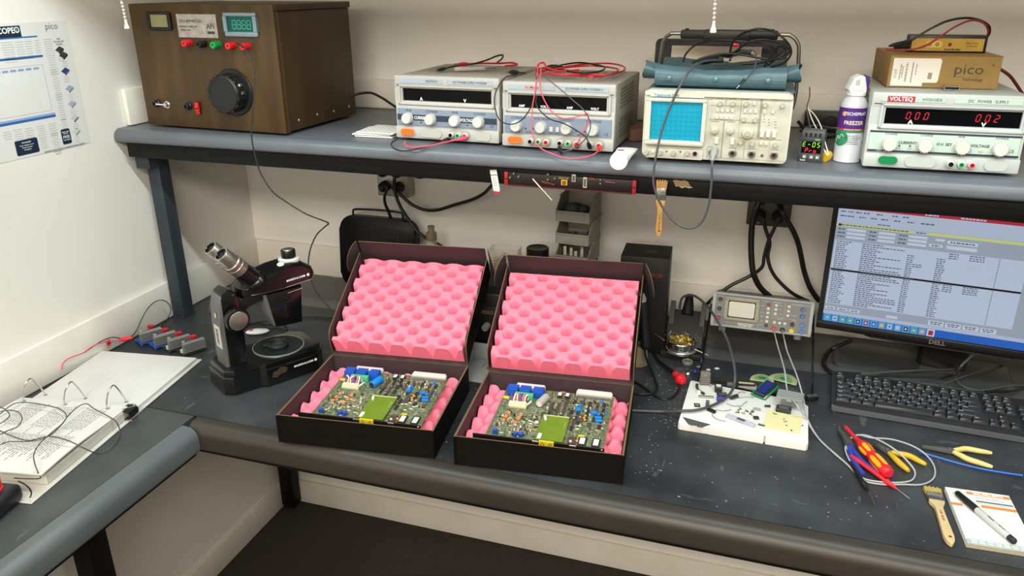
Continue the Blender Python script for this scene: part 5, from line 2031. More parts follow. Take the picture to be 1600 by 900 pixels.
    MB().box(dx0 + .002, dx1 - .001, dy1 - .004, dy1 - .0015, zt + .0076, zt + .0088).build('pin_header', mat('pale_pins', '#b9bf95', .5), db_)
    for k in range(3):
        b = MB()
        b.lathe([(.0022, 0), (.003, .0008), (.003, .004), (.0018, .0046), (0, .0046)], T(dx0 + .006 + .0015 * k, dy1 - .012 - .005 * k, zt + .0076), 10)
        b.build('bobbin', DINW, db_)
    MB().box(dx0 + .004, dx0 + .011, .004, .022, zt + .0076, zt + .0085).build('white_label', WHITE, db_)
    MB().box(dx1 - .006, dx1 - .0055, dy1 - .045, dy1 - .02, zt + .0076, zt + .0078).build('trace_line', RESB, db_)
    # labelled memory chips, processors
    for x in (.785, .9):
        b = MB()
        b.box(BW * x, BW * x + .016, .006, .034, zt, zt + .004, .0005, 1)
        c_ = b.build('memory_chip', ICM, t)
        MB().box(BW * x + .003, BW * x + .013, .009, .03, zt + .004, zt + .0043).build('white_label', WHITE, c_)
    b = MB()
    b.box(BW * .7, BW * .765, .008, .03, zt, zt + .004, .0005, 1)
    c_ = b.build('processor_chip', ICG, t)
    b = MB()
    b.lathe([(0, .0025), (.0025, .002), (.003, 0)], T(BW * .725, .012, zt + .004), 12)
    b.build('round_mark', mat('round_mark', '#d0cec8', .4), c_)
    MB().box(BW * .775, BW * .825, .037, .044, zt, zt + .0012).build('yellow_label', YEL, t)
    MB().box(BW * .005, BW * .06, BD - .052, BD - .044, zt, zt + .0012).build('yellow_label', YEL, t)
    for x in (.495, .565):
        b = MB()
        b.box(BW * x, BW * x + .009, BD - .03, BD - .012, zt, zt + .008, .0006, 1)
        c_ = b.build('fuse_clip', ICM, t)
        MB().box(BW * x + .001, BW * x + .008, BD - .028, BD - .016, zt + .008, zt + .0086).build('white_label', WHITE, c_)
    # dual in line chips
    spots = []
    for cx_ in (.42, .47, .53, .59, .66, .72, .8, .87, .93):
        for cy_ in (.5, .6, .7, .8):
            if rnd.random() < .85 and not (cx_ < .46 and cy_ > .55) and not (cx_ < .68 and cy_ < .5):
                spots.append((cx_, cy_))
    spots += [(.7, .3), (.74, .42), (.84, .4), (.93, .38), (.7, .42)]
    for cx_, cy_ in spots:
        w_, h_ = (.0075, .0135) if rnd.random() < .6 else (.006, .017)
        x, y = BW * cx_ - w_ / 2, BD * cy_ - h_ / 2
        b = MB()
        b.box(x, x + w_, y, y + h_, zt + .0008, zt + .0042, .0004, 1)
        b.mi = 1
        for k in range(5):
            yy = y + h_ * (k + .5) / 5
            b.box(x - .0008, x + w_ + .0008, yy - .0005, yy + .0005, zt, zt + .0022)
        b.build('chip', [ICM if rnd.random() < .6 else ICG, TINM], t, 0)
    b = MB()
    b.box(BW * .725, BW * .725 + .012, BD * .44, BD * .44 + .026, zt, zt + .0045, .0005, 1)
    b.build('large_chip', mat('chip_grey', '#4a4648', .45), t)
    # blue parts
    for x, y, sx_, sy_, h_ in ((.715, .62, .011, .01, .009), (.725, .69, .006, .007, .01), (.855, .6, .013, .008, .008), (.9, .57, .006, .007, .008), (.915, .46, .015, .006, .007), (.905, .5, .015, .005, .009),
                               (.9, .84, .005, .006, .007), (.96, .62, .004, .005, .006), (.075, .055, .009, .008, .011), (.255, .05, .009, .008, .01), (.3, .05, .009, .008, .01)):
        b = MB()
        b.box(BW * x - sx_ / 2, BW * x + sx_ / 2, BD * y - sy_ / 2 + .004, BD * y + sy_ / 2 + .004, zt, zt + h_, .001, 1)
        q = b.build('film_capacitor', CAPB if y > .1 else RELAYM, t)
        if y < .1:
            MB().cyl((BW * x, BD * y + .004, zt + h_), (BW * x, BD * y + .004, zt + h_ + .0006), .002, seg=10).build('trim_screw', mat('trim_red', '#c03a2a', .5), q)
    for x, y in ((.785, .51), (.79, .55), (.795, .47), (.775, .085)):
        b = MB()
        b.sphere((BW * x, BD * y, zt + .003), .0032, (1, .8, 1), 10, 8)
        b.build('tantalum_bead', mat('tantalum', '#d09a30', .4), t)
    # small axial and upright parts
    k = 0
    while k < 88:
        x, y = rnd.uniform(.03, .41), rnd.uniform(.04, .48)
        if rnd.random() < .30:
            x, y = rnd.uniform(.68, .97), rnd.uniform(.25, .9)
        a = rnd.choice((0, PI / 2))
        L = T(BW * x, BD * y, zt + .0014) @ rot(0, 0, a)
        b = MB()
        b.cyl(L @ Vector((-.0031, 0, 0)), L @ Vector((.0031, 0, 0)), .0014, seg=6)
        b.mi = 1
        b.cyl(L @ Vector((-.0055, 0, 0)), L @ Vector((.0055, 0, 0)), .0005, seg=4)
        b.build('resistor', [rnd.choice((RES, RESB, ICM, RESB, TINM)), TINM], t)
        k += 1
    k = 0
    while k < 75:
        x, y = (rnd.uniform(.42, .97), rnd.uniform(.5, .88)) if k % 3 else (rnd.uniform(.02, .41), rnd.uniform(.12, .5))
        b = MB()
        s_ = rnd.uniform(.0018, .0036)
        b.box(BW * x, BW * x + s_, BD * y, BD * y + s_ * 1.6, zt, zt + rnd.uniform(.003, .006), .0004, 1)
        b.build('small_capacitor', rnd.choice((ICM, RES, RESB, ICG, TINM)), t)
        k += 1
    b = MB()
    for k in range(46):
        x = BW * (.655 + .32 * k / 46)
        y1 = BD - .018
        b.box(x, x + .0009, y1 - rnd.uniform(.012, .028), y1, zt + .0002, zt + .0006)
    b.build('trace_fan', PCBT, pcb)
    return t


def board_matrix(loc, yaw, pitch, roll):
    return T(*loc) @ rot(pitch, roll, yaw)


TILT = math.radians(61.5)
c1, LM1 = carton('first open black carton, nearer the microscope, holding a board with a blue capacitor', (.7, -.934, .9508), math.radians(6.8), .342, .29, .066, TILT, .288, .066, .099)
c2, LM2 = carton('second open black carton, nearer the analyser, holding a board with a grey capacitor', (1.086, -.899, .9508), math.radians(5.8), .337, .284, .066, TILT, .28, .066, .098)
for c in (c1, c2):
    pass
M1 = T(.7, -.934, .9508) @ rot(0, 0, math.radians(6.8))
M2 = T(1.086, -.899, .9508) @ rot(0, 0, math.radians(5.8))
foam('pink egg-crate foam in the raised lid of the first carton', LM1 @ T(.009, .01, CT + .0005), .322, .266, 5.9, 5.7, .012, .034, (.0, .0), p=3.8)
foam('pink egg-crate foam in the raised lid of the second carton', LM2 @ T(.009, .01, CT + .0005), .317, .258, 5.9, 5.7, .012, .034, (.45, .05), p=3.8)
foam('pink egg-crate foam lining the tray of the first carton under its board', M1 @ T(.008, .009, CT + .0004), .325, .27, 5.9, 5.2, .008, .028, (.1, .2), p=1.7)
foam('pink egg-crate foam lining the tray of the second carton under its board', M2 @ T(.008, .009, CT + .0004), .32, .264, 5.9, 5.2, .008, .028, (.35, .3), p=1.7)
board('large green circuit board with a blue capacitor, in the first open carton', M1 @ T(.058, .034, .05) @ rot(math.radians(1.5), 0, math.radians(-1.0)), .246, .205, False, 3)
board('large green circuit board with a pale grey capacitor, in the second open carton', M2 @ T(.054, .034, .05) @ rot(math.radians(1.5), 0, math.radians(-1.0)), .24, .205, True, 4)
# ================================================================ left side: microscope, binder, converter boards, poster
MBLK = mat('microscope_black', '#0d0d0f', .28, coat=.3)
MGRY = mat('microscope_grey', '#5b5e60', .45)
SATIN = mat('satin_steel', '#b5afa6', .32, .9)
ms = thing('microscope', 'black stereo microscope with silver eyepieces, left of the first open carton', 'microscope', (.497, -.657, .9506), math.radians(59.5))
b = MB()
foot_ = [(-.14, -.042), (-.122, -.06), (-.058, -.062), (-.046, -.073), (.088, -.073), (.113, -.05), (.113, .05), (.088, .073), (-.046, .073), (-.058, .062), (-.122, .06), (-.14, .042)]
up_ = [(x * .965, y * .95) for x, y in foot_]
b.prism(foot_, .004, .047, None, .004)
b.prism(up_, .047, .062, None, .004)
for sx in (-.08, .08):
    for sy in (-.045, .045):
        b.cyl((sx, sy, 0), (sx, sy, .006), .01, seg=12)
base_ = b.build('base', MBLK, ms)
b = MB()
b.lathe([(.063, .049), (.063, .0515), (.0605, .052), (.0605, .0495)], T(.022, 0, 0), 44)
b.build('stage_ring', mat('stage_rim', '#8fa09c', .2, .4), base_)
b = MB()
b.lathe([(0, .05), (.0605, .05), (.0605, .0512), (0, .0512)], T(.022, 0, 0), 44)
b.build('stage_glass', mat('stage_glass', '#1b2224', .06, coat=.5), base_)
for sx in (.0, .04):
    b = MB()
    b.box(-.017 + sx, .02 + sx, -.0765, -.0735, .03, .034, .001, 1, T(.02, 0, 0))
    b.build('side_rib', MBLK, base_)
text('lettering', 'BAUSCH & LOMB', .0068, WHITE, base_, on_front(.05, .019, -.0733), bold=.0002)
MB().lathe([(.0036, 0), (.0036, .0006), (0, .0006)], T(.0825, -.073, .0195) @ rot(PI / 2), 12).build('logo_disc', WHITE, base_)
b = MB()
b.prism([(-.034, .01), (-.03, .022), (-.018, .024), (-.012, .03), (.0, .028), (.008, .023), (.003, .013), (-.012, .012), (-.022, .006)], .0731, .0735, FRONT)
b.build('glue_residue', mat('glue_residue', '#4d3f26', .7, noise=.1, nscale=150, col2='#1a1710'), base_)
# column
b = MB()
prof = [(-.116, .03), (-.072, .03), (-.068, .07), (-.066, .205), (-.074, .226), (-.094, .238), (-.108, .23), (-.113, .212)]
b.prism(prof, -.024, .024, FRONT, .004)
arm = b.build('column', MBLK, ms)
b = MB()
skin = [(-.122, .046), (-.1165, .03), (-.112, .03), (-.109, .225), (-.1125, .222), (-.1185, .2), (-.1225, .15)]
b.prism(skin, -.026, .026, FRONT, .003)
b.build('column_back', MGRY, arm)
b = MB()
b.box(-.1235, -.1215, -.019, .012, .095, .15, 0, 1)
lb_ = b.build('serial_label', mat('label_off_white', '#c9c7c0', .5), arm)
for k in range(9):
    MB().box(-.1238, -.1234, -.01, .004, .102 + .0046 * k, .1036 + .0046 * k + .0008 * (k % 3)).build('barcode_bar', INK, lb_)
MB().lathe([(0, .0006), (.0062, .0005), (.0064, 0)], T(-.1222, -.004, .176) @ rot(0, -PI / 2), 18).build('round_sticker', mat('sticker_cream', '#b9b49a', .5), arm)
for s in (-1, 1):
    b = MB()
    L = T(-.088, s * .024, .168) @ rot(PI / 2 if s < 0 else -PI / 2)
    b.lathe([(0, 0), (.012, 0), (.012, .01), (.027, .011), (.029, .014), (.029, .026), (.0275, .029), (.0225, .0295), (.0225, .028)], L, 36)
    for k in range(28):
        b.box(-.0008, .0008, .0285, .0298, .014, .026, 0, 1, L @ rot(0, 0, 2 * PI * k / 28))
    fk = b.build('focus_knob', MBLK, arm)
    MB().lathe([(.0228, .028), (.0228, .0298), (.0215, .0305), (0, .0305)], L, 36).build('knob_face', SATIN, fk)
MB().lathe([(.0022, 0), (.0016, .0012), (0, .0012)], T(-.082, -.024, .222) @ rot(PI / 2), 10).build('screw', STEEL, arm)
# carriage and pod
b = MB()
b.prism([(-.07, .165), (-.045, .19), (.01, .196), (.088, .196), (.088, .214), (-.05, .214), (-.07, .205)], -.026, .026, FRONT, .004)
b.build('carriage', MBLK, ms)
b = MB()
b.prism([(.01, .116), (.078, .11), (.086, .205), (-.004, .205)], -.034, .034, FRONT, .004)
pod = b.build('optics_pod', MBLK, ms)
b = MB()
b.prism([(-.012, .203), (-.002, .203), (.013, .116), (.006, .119), (-.01, .165)], -.028, .028, FRONT, .002)
b.build('pod_shield', MGRY, pod)
# head
b = MB()
hp_ = [(-.064, .213), (.09, .209), (.122, .214), (.13, .226), (.124, .244), (.098, .262), (.07, .267), (.03, .262), (-.01, .252), (-.05, .243), (-.066, .232)]
A = [(x, z) for x, z in hp_]


def head(u, v):
    n = len(A)
    t = v * n
    i = int(t) % n
    f = t - int(t)
    x = A[i][0] * (1 - f) + A[(i + 1) % n][0] * f
    z = A[i][1] * (1 - f) + A[(i + 1) % n][1] * f
    w = 2 * u - 1
    k = 1 - .16 * abs(w) ** 4
    cx, cz = .03, .236
    wide = .045 - .011 * max(0, (x - .02) / .11) - .006 * max(0, (-x - .02) / .05)
    return (cx + (x - cx) * k, w * wide, cz + (z - cz) * (k if abs(w) < .999 else k * .98))


b.grid(head, 14, 66)
for u in (.0, 1.0):
    b._f([b._v(head(u, j / 66)) for j in range(66)])
hd_ = b.build('head', MBLK, ms, smooth=50)
b = MB()
b.tube([(-.045, -.0405, .2165), (.03, -.0425, .2145), (.112, -.0345, .2155)], .0007, 6)
b.build('seam_line', mat('seam_pale', '#9b9c9c', .4), hd_)
b = MB()
b.tube([(.048, -.0345, .196), (.086, -.0345, .199)], .0008, 6, 0)
b.build('pod_line', mat('seam_pale', '#9b9c9c', .4), pod)
text('lettering', 'BAUSCH & LOMB', .0068, WHITE, hd_, T(.07, -.0405, .23) @ rot(0, 0, .105) @ FRONT, bold=.0002)
MB().lathe([(.0036, 0), (.0036, .0006), (0, .0006)], T(.104, -.0368, .2305) @ rot(PI / 2), 12).build('logo_disc', WHITE, hd_)
b = MB()
b.lathe([(0, .001), (.0082, .0008), (.0085, 0)], T(.046, -.016, .2655) @ rot(.22, -.15, 0), 20)
b.build('white_sticker', mat('sticker_pale', '#d9d8c6', .5), hd_)
b = MB()
b.lathe([(.026, .262), (.026, .268), (.022, .271), (0, .271)], T(.078, .004, .001), 32)
zr = b.build('zoom_scale_ring', mat('scale_ring', '#c9c9c6', .4), hd_)
b = MB()
b.lathe([(.0175, .27), (.0175, .288), (.0165, .29), (.013, .2905)], T(.078, .004, .001), 32)
zk_ = b.build('zoom_knob', MBLK, zr)
MB().lathe([(.0135, .2903), (.012, .2918), (0, .2918)], T(.078, .004, .001), 28).build('knob_face', SATIN, ms).parent = zr
for s, yy in ((0, -.034), (1, .028)):
    p0 = Vector((-.02, yy * .8, .24))
    d_ = Vector((-.66, (-.06 if s == 0 else .04), .75)).normalized()
    L = align(p0, p0 + d_)
    b = MB()
    b.lathe([(.026, .004), (.0245, .012), (.0205, .016), (.0205, .058), (.019, .06)], L, 32)
    et = b.build('eyepiece_tube', MBLK, hd_)
    b = MB()
    b.lathe([(.0195, .055), (.0215, .056), (.0215, .072), (.0205, .073), (.0205, .076), (.0215, .077), (.0215, .084), (.019, .086), (.0185, .118), (.0175, .12), (.0145, .1205)], L, 32)
    ey = b.build('eyepiece', SATIN, et)
    b = MB()
    b.lathe([(.0148, .1204), (.014, .1212), (.0125, .12), (.012, .1165), (.0, .1165)], L, 28)
    b.build('eye_lens', mat('lens_dark', '#141419', .08), et)
for ch in ms.children:
    if ch != base_:
        ch.location.z += .013
for ch in base_.children:
    ch.location.z += .013
rg = thing('rubber_ring', 'black rubber ring lying on the glass stage of the microscope', 'ring', (.5075, -.639, .9506 + .0644), .4)
b = MB()
b.lathe([(.017, .0), (.024, .0), (.026, .004), (.024, .01), (.019, .011), (.017, .008), (.017, .0)], None, 30)
b.box(-.035, -.02, -.008, .008, .0005, .007, .002)
b.build('ring', mat('ring_rubber', '#1e2022', .6), rg)
MB().lathe([(0, .0015), (.017, .0015), (.017, .003), (0, .003)], None, 28).build('lens', mat('ring_lens', '#4a524f', .1), rg)

ov = thing('dispenser', 'white oval gadget with red mark on the worktop behind the microscope stage', 'gadget', (.326, -.476, .952), .5)
ov.location.z = .9508
b = MB()
b.sphere((0, 0, .007), .024, (1.35, .62, .3), 24, 12)
b.build('shell', mat('oval_white', '#dcdcda', .35), ov)
b = MB()
b.sphere((-.014, -.001, .0095), .008, (1.2, .8, .62), 14, 8)
b.build('red_mark', REDP, ov)
b = MB()
b.sphere((.01, .001, .0098), .01, (1.3, .55, .5), 14, 8)
b.build('window', mat('oval_grey', '#a5a9aa', .3), ov)
cable('power_cable', 'thin black cable running across the worktop behind the microscope to the first carton', [(.255, -.432, .953), (.278, -.415, .953), (.32, -.421, .953), (.339, -.392, .953), (.362, -.365, .953), (.39, -.342, .953), (.435, -.328, .953), (.473, -.321, .953)], .0018, CBL, 'cables behind the microscope')
cable('power_cable', 'thin black cable looping on the worktop behind the microscope stage', [(.263, -.443, .953), (.29, -.408, .954), (.326, -.391, .953), (.369, -.406, .953), (.391, -.436, .953), (.351, -.43, .953), (.325, -.453, .954)], .0018, CBL, 'cables behind the microscope')

# ---------------------------------------------------------------- ring binder
PAPER = mat('binder_paper', '#d2d2d1', .7, noise=.4, nscale=6, col2='#cdcdcc')
COVER = mat('binder_cover', '#c9c8c2', .35)
EDGE = mat('paper_edge', '#cfcec6', .8, noise=.2, nscale=300, col2='#b5b4aa', stretch=(.05, .05, 3))
TXT = mat('page_text', '#606266', .7)
bn = thing('ring_binder', 'open white ring binder full of printed pages on the side bench against the wall', 'binder', (.318, -.935, .9506), math.radians(8.5))
BWD = .272
b = MB()
b.box(-BWD, .008, .02, .278, .0, .003, .001, 1)
b.build('back_cover', COVER, bn)
b = MB()
b.box(-BWD, .01, -.33, -.024, .0, .003, .001, 1)
b.build('front_cover', COVER, bn)
b = MB()
b.box(-BWD, .008, -.024, .02, .0, .003)
b.box(-BWD + .01, -.004, -.012, .01, .003, .006, .001, 1)
b.build('spine', COVER, bn)
b = MB()
b.box(-BWD + .004, .0, .012, .268, .0032, .011)
b.mi = 1
rnd = random.Random(5)
for c in range(3):
    b.box(-.2 + .045 * c, -.199 + .045 * c, .05, .075, .011, .0113)
for r in range(9):
    b.box(-.2 + .006 * r, -.1988 + .006 * r, .085, .085 + rnd.uniform(.03, .075), .011, .0113)
b.box(-.02, -.019, .14, .22, .011, .0113)
b.build('pages', [PAPER, mat('faint_text', '#c4c5c6', .7)], bn)
# thick stack on the near side, top leaves curling up at the free end
b = MB()
b.box(-BWD + .004, .0, -.275, -.014, .0032, .026, .002, 1)
b.build('page_block', [EDGE], bn)


def leaf(u, v):
    """u across the binder, v from the rings to the free edge"""
    z = .0275 + .006 * math.sin(PI * v * .9) + .01 * v * v * u + .0015 * math.sin(7 * v + 3 * u)
    return (-BWD + .002 + (BWD - .004 + .01 * v) * u, -.012 - .278 * v, z)


b = MB()
b.grid(leaf, 12, 24)
b.grid(lambda u, v: tuple(Vector(leaf(u, v)) - Vector((0, 0, .0025))), 12, 24)
for f0, f1 in (((0, 0), (0, 1)), ((1, 0), (1, 1)), ((0, 1), (1, 1)), ((0, 0), (1, 0))):
    for k in range(24):
        t0, t1 = k / 24, (k + 1) / 24
        P0 = (f0[0] + (f1[0] - f0[0]) * t0, f0[1] + (f1[1] - f0[1]) * t0)
        P1 = (f0[0] + (f1[0] - f0[0]) * t1, f0[1] + (f1[1] - f0[1]) * t1)
        a_, c_ = Vector(leaf(*P0)), Vector(leaf(*P1))
        dz = Vector((0, 0, .0025))
        b.quad(a_, c_, c_ - dz, a_ - dz)
b.mi = 1
# lines of print run from the rings towards the free edge
for r in range(34):
    u = .1 + .024 * r
    blocks = [(.1, .42)] if r % 11 > 2 else []
    if r > 3:
        blocks.append((.52, rnd.uniform(.7, .9)))
    if r % 5 == 0:
        blocks = [(.08, .8)]
    for v0, v1 in blocks:
        v = v0
        while v < v1:
            dv = rnd.uniform(.012, .05)
            p = [Vector(leaf(u, v)), Vector(leaf(u + .006, v)), Vector(leaf(u + .006, min(v + dv, v1))), Vector(leaf(u, min(v + dv, v1)))]
            b.quad(*[q + Vector((0, 0, .0004)) for q in p])
            v += dv + .01
b.build('top_page', [PAPER, TXT], bn, 50, normals=False)
for k, x in enumerate((-.247, -.143, -.038)):
    b = MB()
    b.tube([(x, -.03, .028), (x, -.031, .04), (x, -.024, .058), (x, -.008, .07), (x, .004, .069), (x, .016, .05), (x, .027, .026), (x, .032, .011)], .0019, 10, 5)
    rg_ = b.build('ring', CHROME, bn)
    for yy, zz in ((-.03, .03), (.032, .0112)):
        MB().lathe([(.0042, 0), (.0042, .0004), (.0022, .0004)], T(x, yy, zz), 14).build('punch_hole', mat('hole_shadow', '#8a8985', .8), rg_)
cl = thing('binder_clip', 'black binder clip gripping the corner of the binder pages', 'clip', (.318, -.952, .9506 + .016), math.radians(8.5))
b = MB()
b.prism([(-.016, .012), (.006, .008), (.008, .0), (.006, -.008), (-.016, -.011), (-.016, -.0102), (.004, -.006), (.004, .006), (-.016, .0112)], -.016, .016, T(.01, 0, 0) @ FRONT)
b.build('body', BLACKP, cl)
for s in (1, -1):
    b = MB()
    b.tube([(-.004, -.01, .0125 * s), (.008, -.009, .016 * s), (.022, -.004, .019 * s), (.022, .004, .019 * s), (.008, .009, .016 * s), (-.004, .01, .0125 * s)], .0009, 6)
    b.build('wire_lever', STEEL, cl)
# wires on the binder and the test box at the frame edge
WG = mat('binder_wire', '#4d4b49', .45)
cable('wire', 'grey wire curling over the binder page to the red post of the small black box', [(.111, -1.085, 1), (.104, -1.061, 1.001), (.103, -1.039, 1), (.124, -1.026, .998), (.173, -1.021, .996), (.214, -1.026, .996), (.25, -1.045, .997), (.267, -1.071, .998), (.276, -1.102, .999), (.286, -1.133, 1.001), (.298, -1.159, 1.003), (.317, -1.187, 1.003), (.346, -1.211, 1.004), (.359, -1.219, .99), (.356, -1.215, .975), (.358, -1.239, .99), (.368, -1.272, 1.016)], .0012, WG, 'wires on the binder')
cable('wire', 'grey wire looping off the binder onto the dark side bench and back', [(.174, -1.139, 1.002), (.22, -1.149, 1.003), (.264, -1.151, 1.003), (.288, -1.126, 1.002), (.338, -1.127, 1.003), (.366, -1.121, .988), (.374, -1.107, .97), (.369, -1.087, .953), (.377, -1.067, .954), (.367, -1.037, .954), (.344, -1.005, .956), (.339, -1.006, .978), (.305, -1, .986), (.266, -.99, .988), (.238, -.981, .99), (.234, -1.001, .992), (.253, -1.044, .997), (.274, -1.081, 1), (.289, -1.12, 1.003), (.286, -1.144, 1.005), (.262, -1.156, 1.003), (.229, -1.165, 1.002), (.221, -1.18, 1.002)], .0012, WG, 'wires on the binder')
cable('wire', 'small grey wire loop on the binder page at the picture edge', [(.149, -1.118, 1.002), (.148, -1.101, 1.003), (.138, -1.085, 1.003), (.11, -1.071, 1.003), (.087, -1.065, 1.002)], .0012, WG, 'wires on the binder')
cable('wire', 'grey wire ring on the binder page beside the picture edge', [(.108, -1.082, 1.004), (.123, -1.072, 1.004), (.146, -1.071, 1.003), (.177, -1.089, 1.003), (.196, -1.116, 1.003), (.192, -1.137, 1.004), (.189, -1.152, 1.003)], .0012, WG, 'wires on the binder')
jb = thing('connection_box', 'small black box with red and black binding posts at the left picture edge', 'terminal box', (.29, -1.312, .954), math.radians(10))
b = MB()
b.box(-.075, .075, -.085, .05, .0, .036, .012, 4)
b.build('case', mat('box_black', '#1c1d20', .4), jb)
for x, y, m_ in ((.048, .022, REDP), (.028, .012, BLACKP)):
    b = MB()
    b.lathe([(.008, .0355), (.008, .04), (.0055, .041), (.0055, .046), (.0075, .047), (.0075, .066), (.0065, .068), (.003, .068), (.003, .062), (0, .062)], T(x, y, 0), 18)
    b.build('binding_post', m_, jb)
b = MB()
for q in ((.02, .06, -.01, -.0085), (.02, .0215, -.016, -.004), (.04, .0415, -.016, -.004), (.045, .06, -.02, -.0185)):
    b.box(q[0], q[1], q[2], q[3], .0358, .0364)
b.build('printed_symbol', WHITE, jb)
cable('wire', 'black wire from the small black box hanging over the binder cover edge', [(.36, -1.261, 1), (.373, -1.26, .995), (.38, -1.258, .985), (.374, -1.253, .97), (.365, -1.251, .958)], .0014, CBL)

# ---------------------------------------------------------------- converter boards with heat sinks
HS = mat('heat_sink', '#9c9e9f', .4, .5)
BLU = mat('pcb_blue', '#2a55a8', .45)
names_ = ('leftmost', 'second from left', 'third from left', 'rightmost')
for k in range(4):
    x, y = .07 + .052 * k, -.6 - .007 * k
    t = thing('converter_board', names_[k] + ' of the small converter boards with grey heat sink behind the binder', 'circuit board', (x, y, .9506), math.radians(-28), 'converter boards')
    b = MB()
    b.box(-.022, .024, -.034, .03, .005, .0066)
    for sx in (-.019, .021):
        for sy in (-.031, .027):
            b.cyl((sx, sy, 0), (sx, sy, .005), .002, seg=8)
    b.build('board', BLU if k < 2 else mat('pcb_dark', '#2b2f2c', .5), t)
    b = MB()
    b.box(.01, .013, -.03, .028, .0066, .036)
    for j in range(8):
        zz = .01 + .0033 * j
        b.box(.0128, .0225, -.03, .028, zz, zz + .0011)
    b.build('heat_sink', HS, t)
    b = MB()
    n = 22
    for i in range(n):
        a = 2 * PI * i / n
        b.tube([(-.005 + (.0062 + .003 * math.cos(c)) * math.cos(a), .008 + (.0062 + .003 * math.cos(c)) * math.sin(a), .038 + .003 * math.sin(c)) for c in (0, PI / 2, PI, 3 * PI / 2)], .0007, 5, 2, True)
    b.lathe([(.004, .0066), (.006, .0066), (.006, .036), (.004, .036)], T(-.005, .008, 0), 16)
    b.build('toroid_coil', mat('coil_red', '#b01f2a', .4), t)
    for cx, cy in ((-.014, -.016), (.000, -.018)):
        b = MB()
        b.lathe([(0, .0066), (.0058, .0066), (.0062, .008), (.0062, .027), (.0055, .0285), (0, .0285)], T(cx, cy, 0), 18)
        cp = b.build('capacitor', BLACKP, t)
        MB().lathe([(.0052, .0284), (.005, .0289), (0, .0289)], T(cx, cy, 0), 16).build('cap_top', mat('cap_silver', '#b9bbb9', .35, .5), cp)
    b = MB()
    b.box(.001, .009, -.033, -.024, .0066, .017, .001, 1)
    b.build('terminal_block', BLUEP if k in (1, 0) else mat('pale_block', '#b9bab2', .5), t)
lr_ = thing('test_lead', 'red test lead with clip running along the left wall behind the binder', 'lead', (-.01, -.631, .953), 0)
b = MB()
P_ = rel(lr_, [(.022, -.845, .974), (.022, -.839, .987), (.022, -.826, .993), (.022, -.806, .992), (.022, -.775, .988), (.022, -.754, .991), (.024, -.734, .993), (.028, -.709, .99), (.034, -.682, .982), (.04, -.671, .98)])
b.tube(P_, .0014, 8)
b.build('cord', PINKC, lr_)
b = MB()
e0, e1 = Vector(P_[-1]), Vector(P_[-1]) + Vector((.026, .012, .004))
b.lathe([(0, -.004), (.003, -.004), (.0055, .008), (.006, .018), (.003, .032), (0, .032)], align(e0, e1), 12)
b.build('clip_boot', REDP, lr_)
cable('wire', 'black lead looping up in front of the left wall by the shelf post', [(.02, -.77, .986), (.02, -.739, .99), (.022, -.711, .993), (.024, -.679, .989), (.03, -.651, .973), (.03, -.622, .968), (.03, -.6, .978), (.032, -.58, 1), (.034, -.553, 1.022), (.036, -.526, 1.031), (.038, -.503, 1.028), (.042, -.486, 1.014), (.046, -.482, .995), (.05, -.498, .978), (.055, -.527, .967), (.06, -.564, .964)], .0012, CBL)
b = MB(T(*(.02, -.691, .979)) @ rot(0, 0, PI / 2))
b.box(-.006, .006, -.0005, .0004, -.008, .006)
tag(b.build('tape_flag', REDP), 'small red tape flag on the leads by the left wall', 'tape')

# ---------------------------------------------------------------- poster on the left wall
ps_ = thing('poster', 'white product poster with blue bars taped to the left wall', 'poster', (.0006, -.606, 1.490))
PP = mat('poster_paper', '#dadad8', .55)
PNAVY = mat('poster_navy', '#14283f', .5)
PBAR = mat('poster_blue', '#2c62a8', .5)
PLB = mat('poster_light_blue', '#7f9fd0', .5)
PTX = mat('poster_text', '#b6b8ba', .6)
o_ = ps_.location
b = MB()
b.box(0, .0006, -.46, .004, .0, .29)
b.build('sheet', PP, ps_)
SIDE = Matrix(((0, 0, 1, 0), (1, 0, 0, 0), (0, 1, 0, 0), (0, 0, 0, 1)))   # text plane facing +x


def pq(p, q, m, name, d=.0009):
    y0, y1 = sorted((p[1] - o_[1], q[1] - o_[1]))
    zz0, zz1 = sorted((p[2] - o_[2], q[2] - o_[2]))
    b = MB()
    b.box(.0006, d, y0, y1, zz0, zz1)
    return b.build(name, m, ps_)


def pt_(c, s, size, m, par, al='CENTER', d=.0010, bold=.0):
    return text('lettering', s, size, m, par, T(d, c[1] - o_[1], c[2] - o_[2]) @ SIDE, al, .0001, 1.0, bold)


hb_ = pq((0, -1.02, 1.775), (0, -.73, 1.751), PNAVY, 'title_panel')
hb_.data.transform(T(0, 0, 0))
pt_((0, -.733, 1.765), 'PICOSCOPE\u00ae', .0172, WHITE, hb_, 'RIGHT', .0011, .0004)
pt_((0, -.646, 1.769), 'pico', .021, mat('poster_grey', '#6b6d70', .6), ps_)
pq((0, -1.02, (0, -.69, 1.749)[2] + .002), (0, (0, -.69, 1.749)[1], (0, -.69, 1.749)[2] - .001), PBAR, 'blue_bar')
z1 = (0, -.686, 1.706)
pq((0, -1.02, z1[2] + .0025), (0, z1[1], z1[2] - .0025), PBAR, 'blue_bar')
z1 = (0, -.686, 1.57)
pq((0, -1.02, z1[2] + .003), (0, z1[1], z1[2] - .003), PBAR, 'blue_bar')
pq((0, -1.02, z1[2] + .007), (0, z1[1], z1[2] + .004), PLB, 'light_bar')
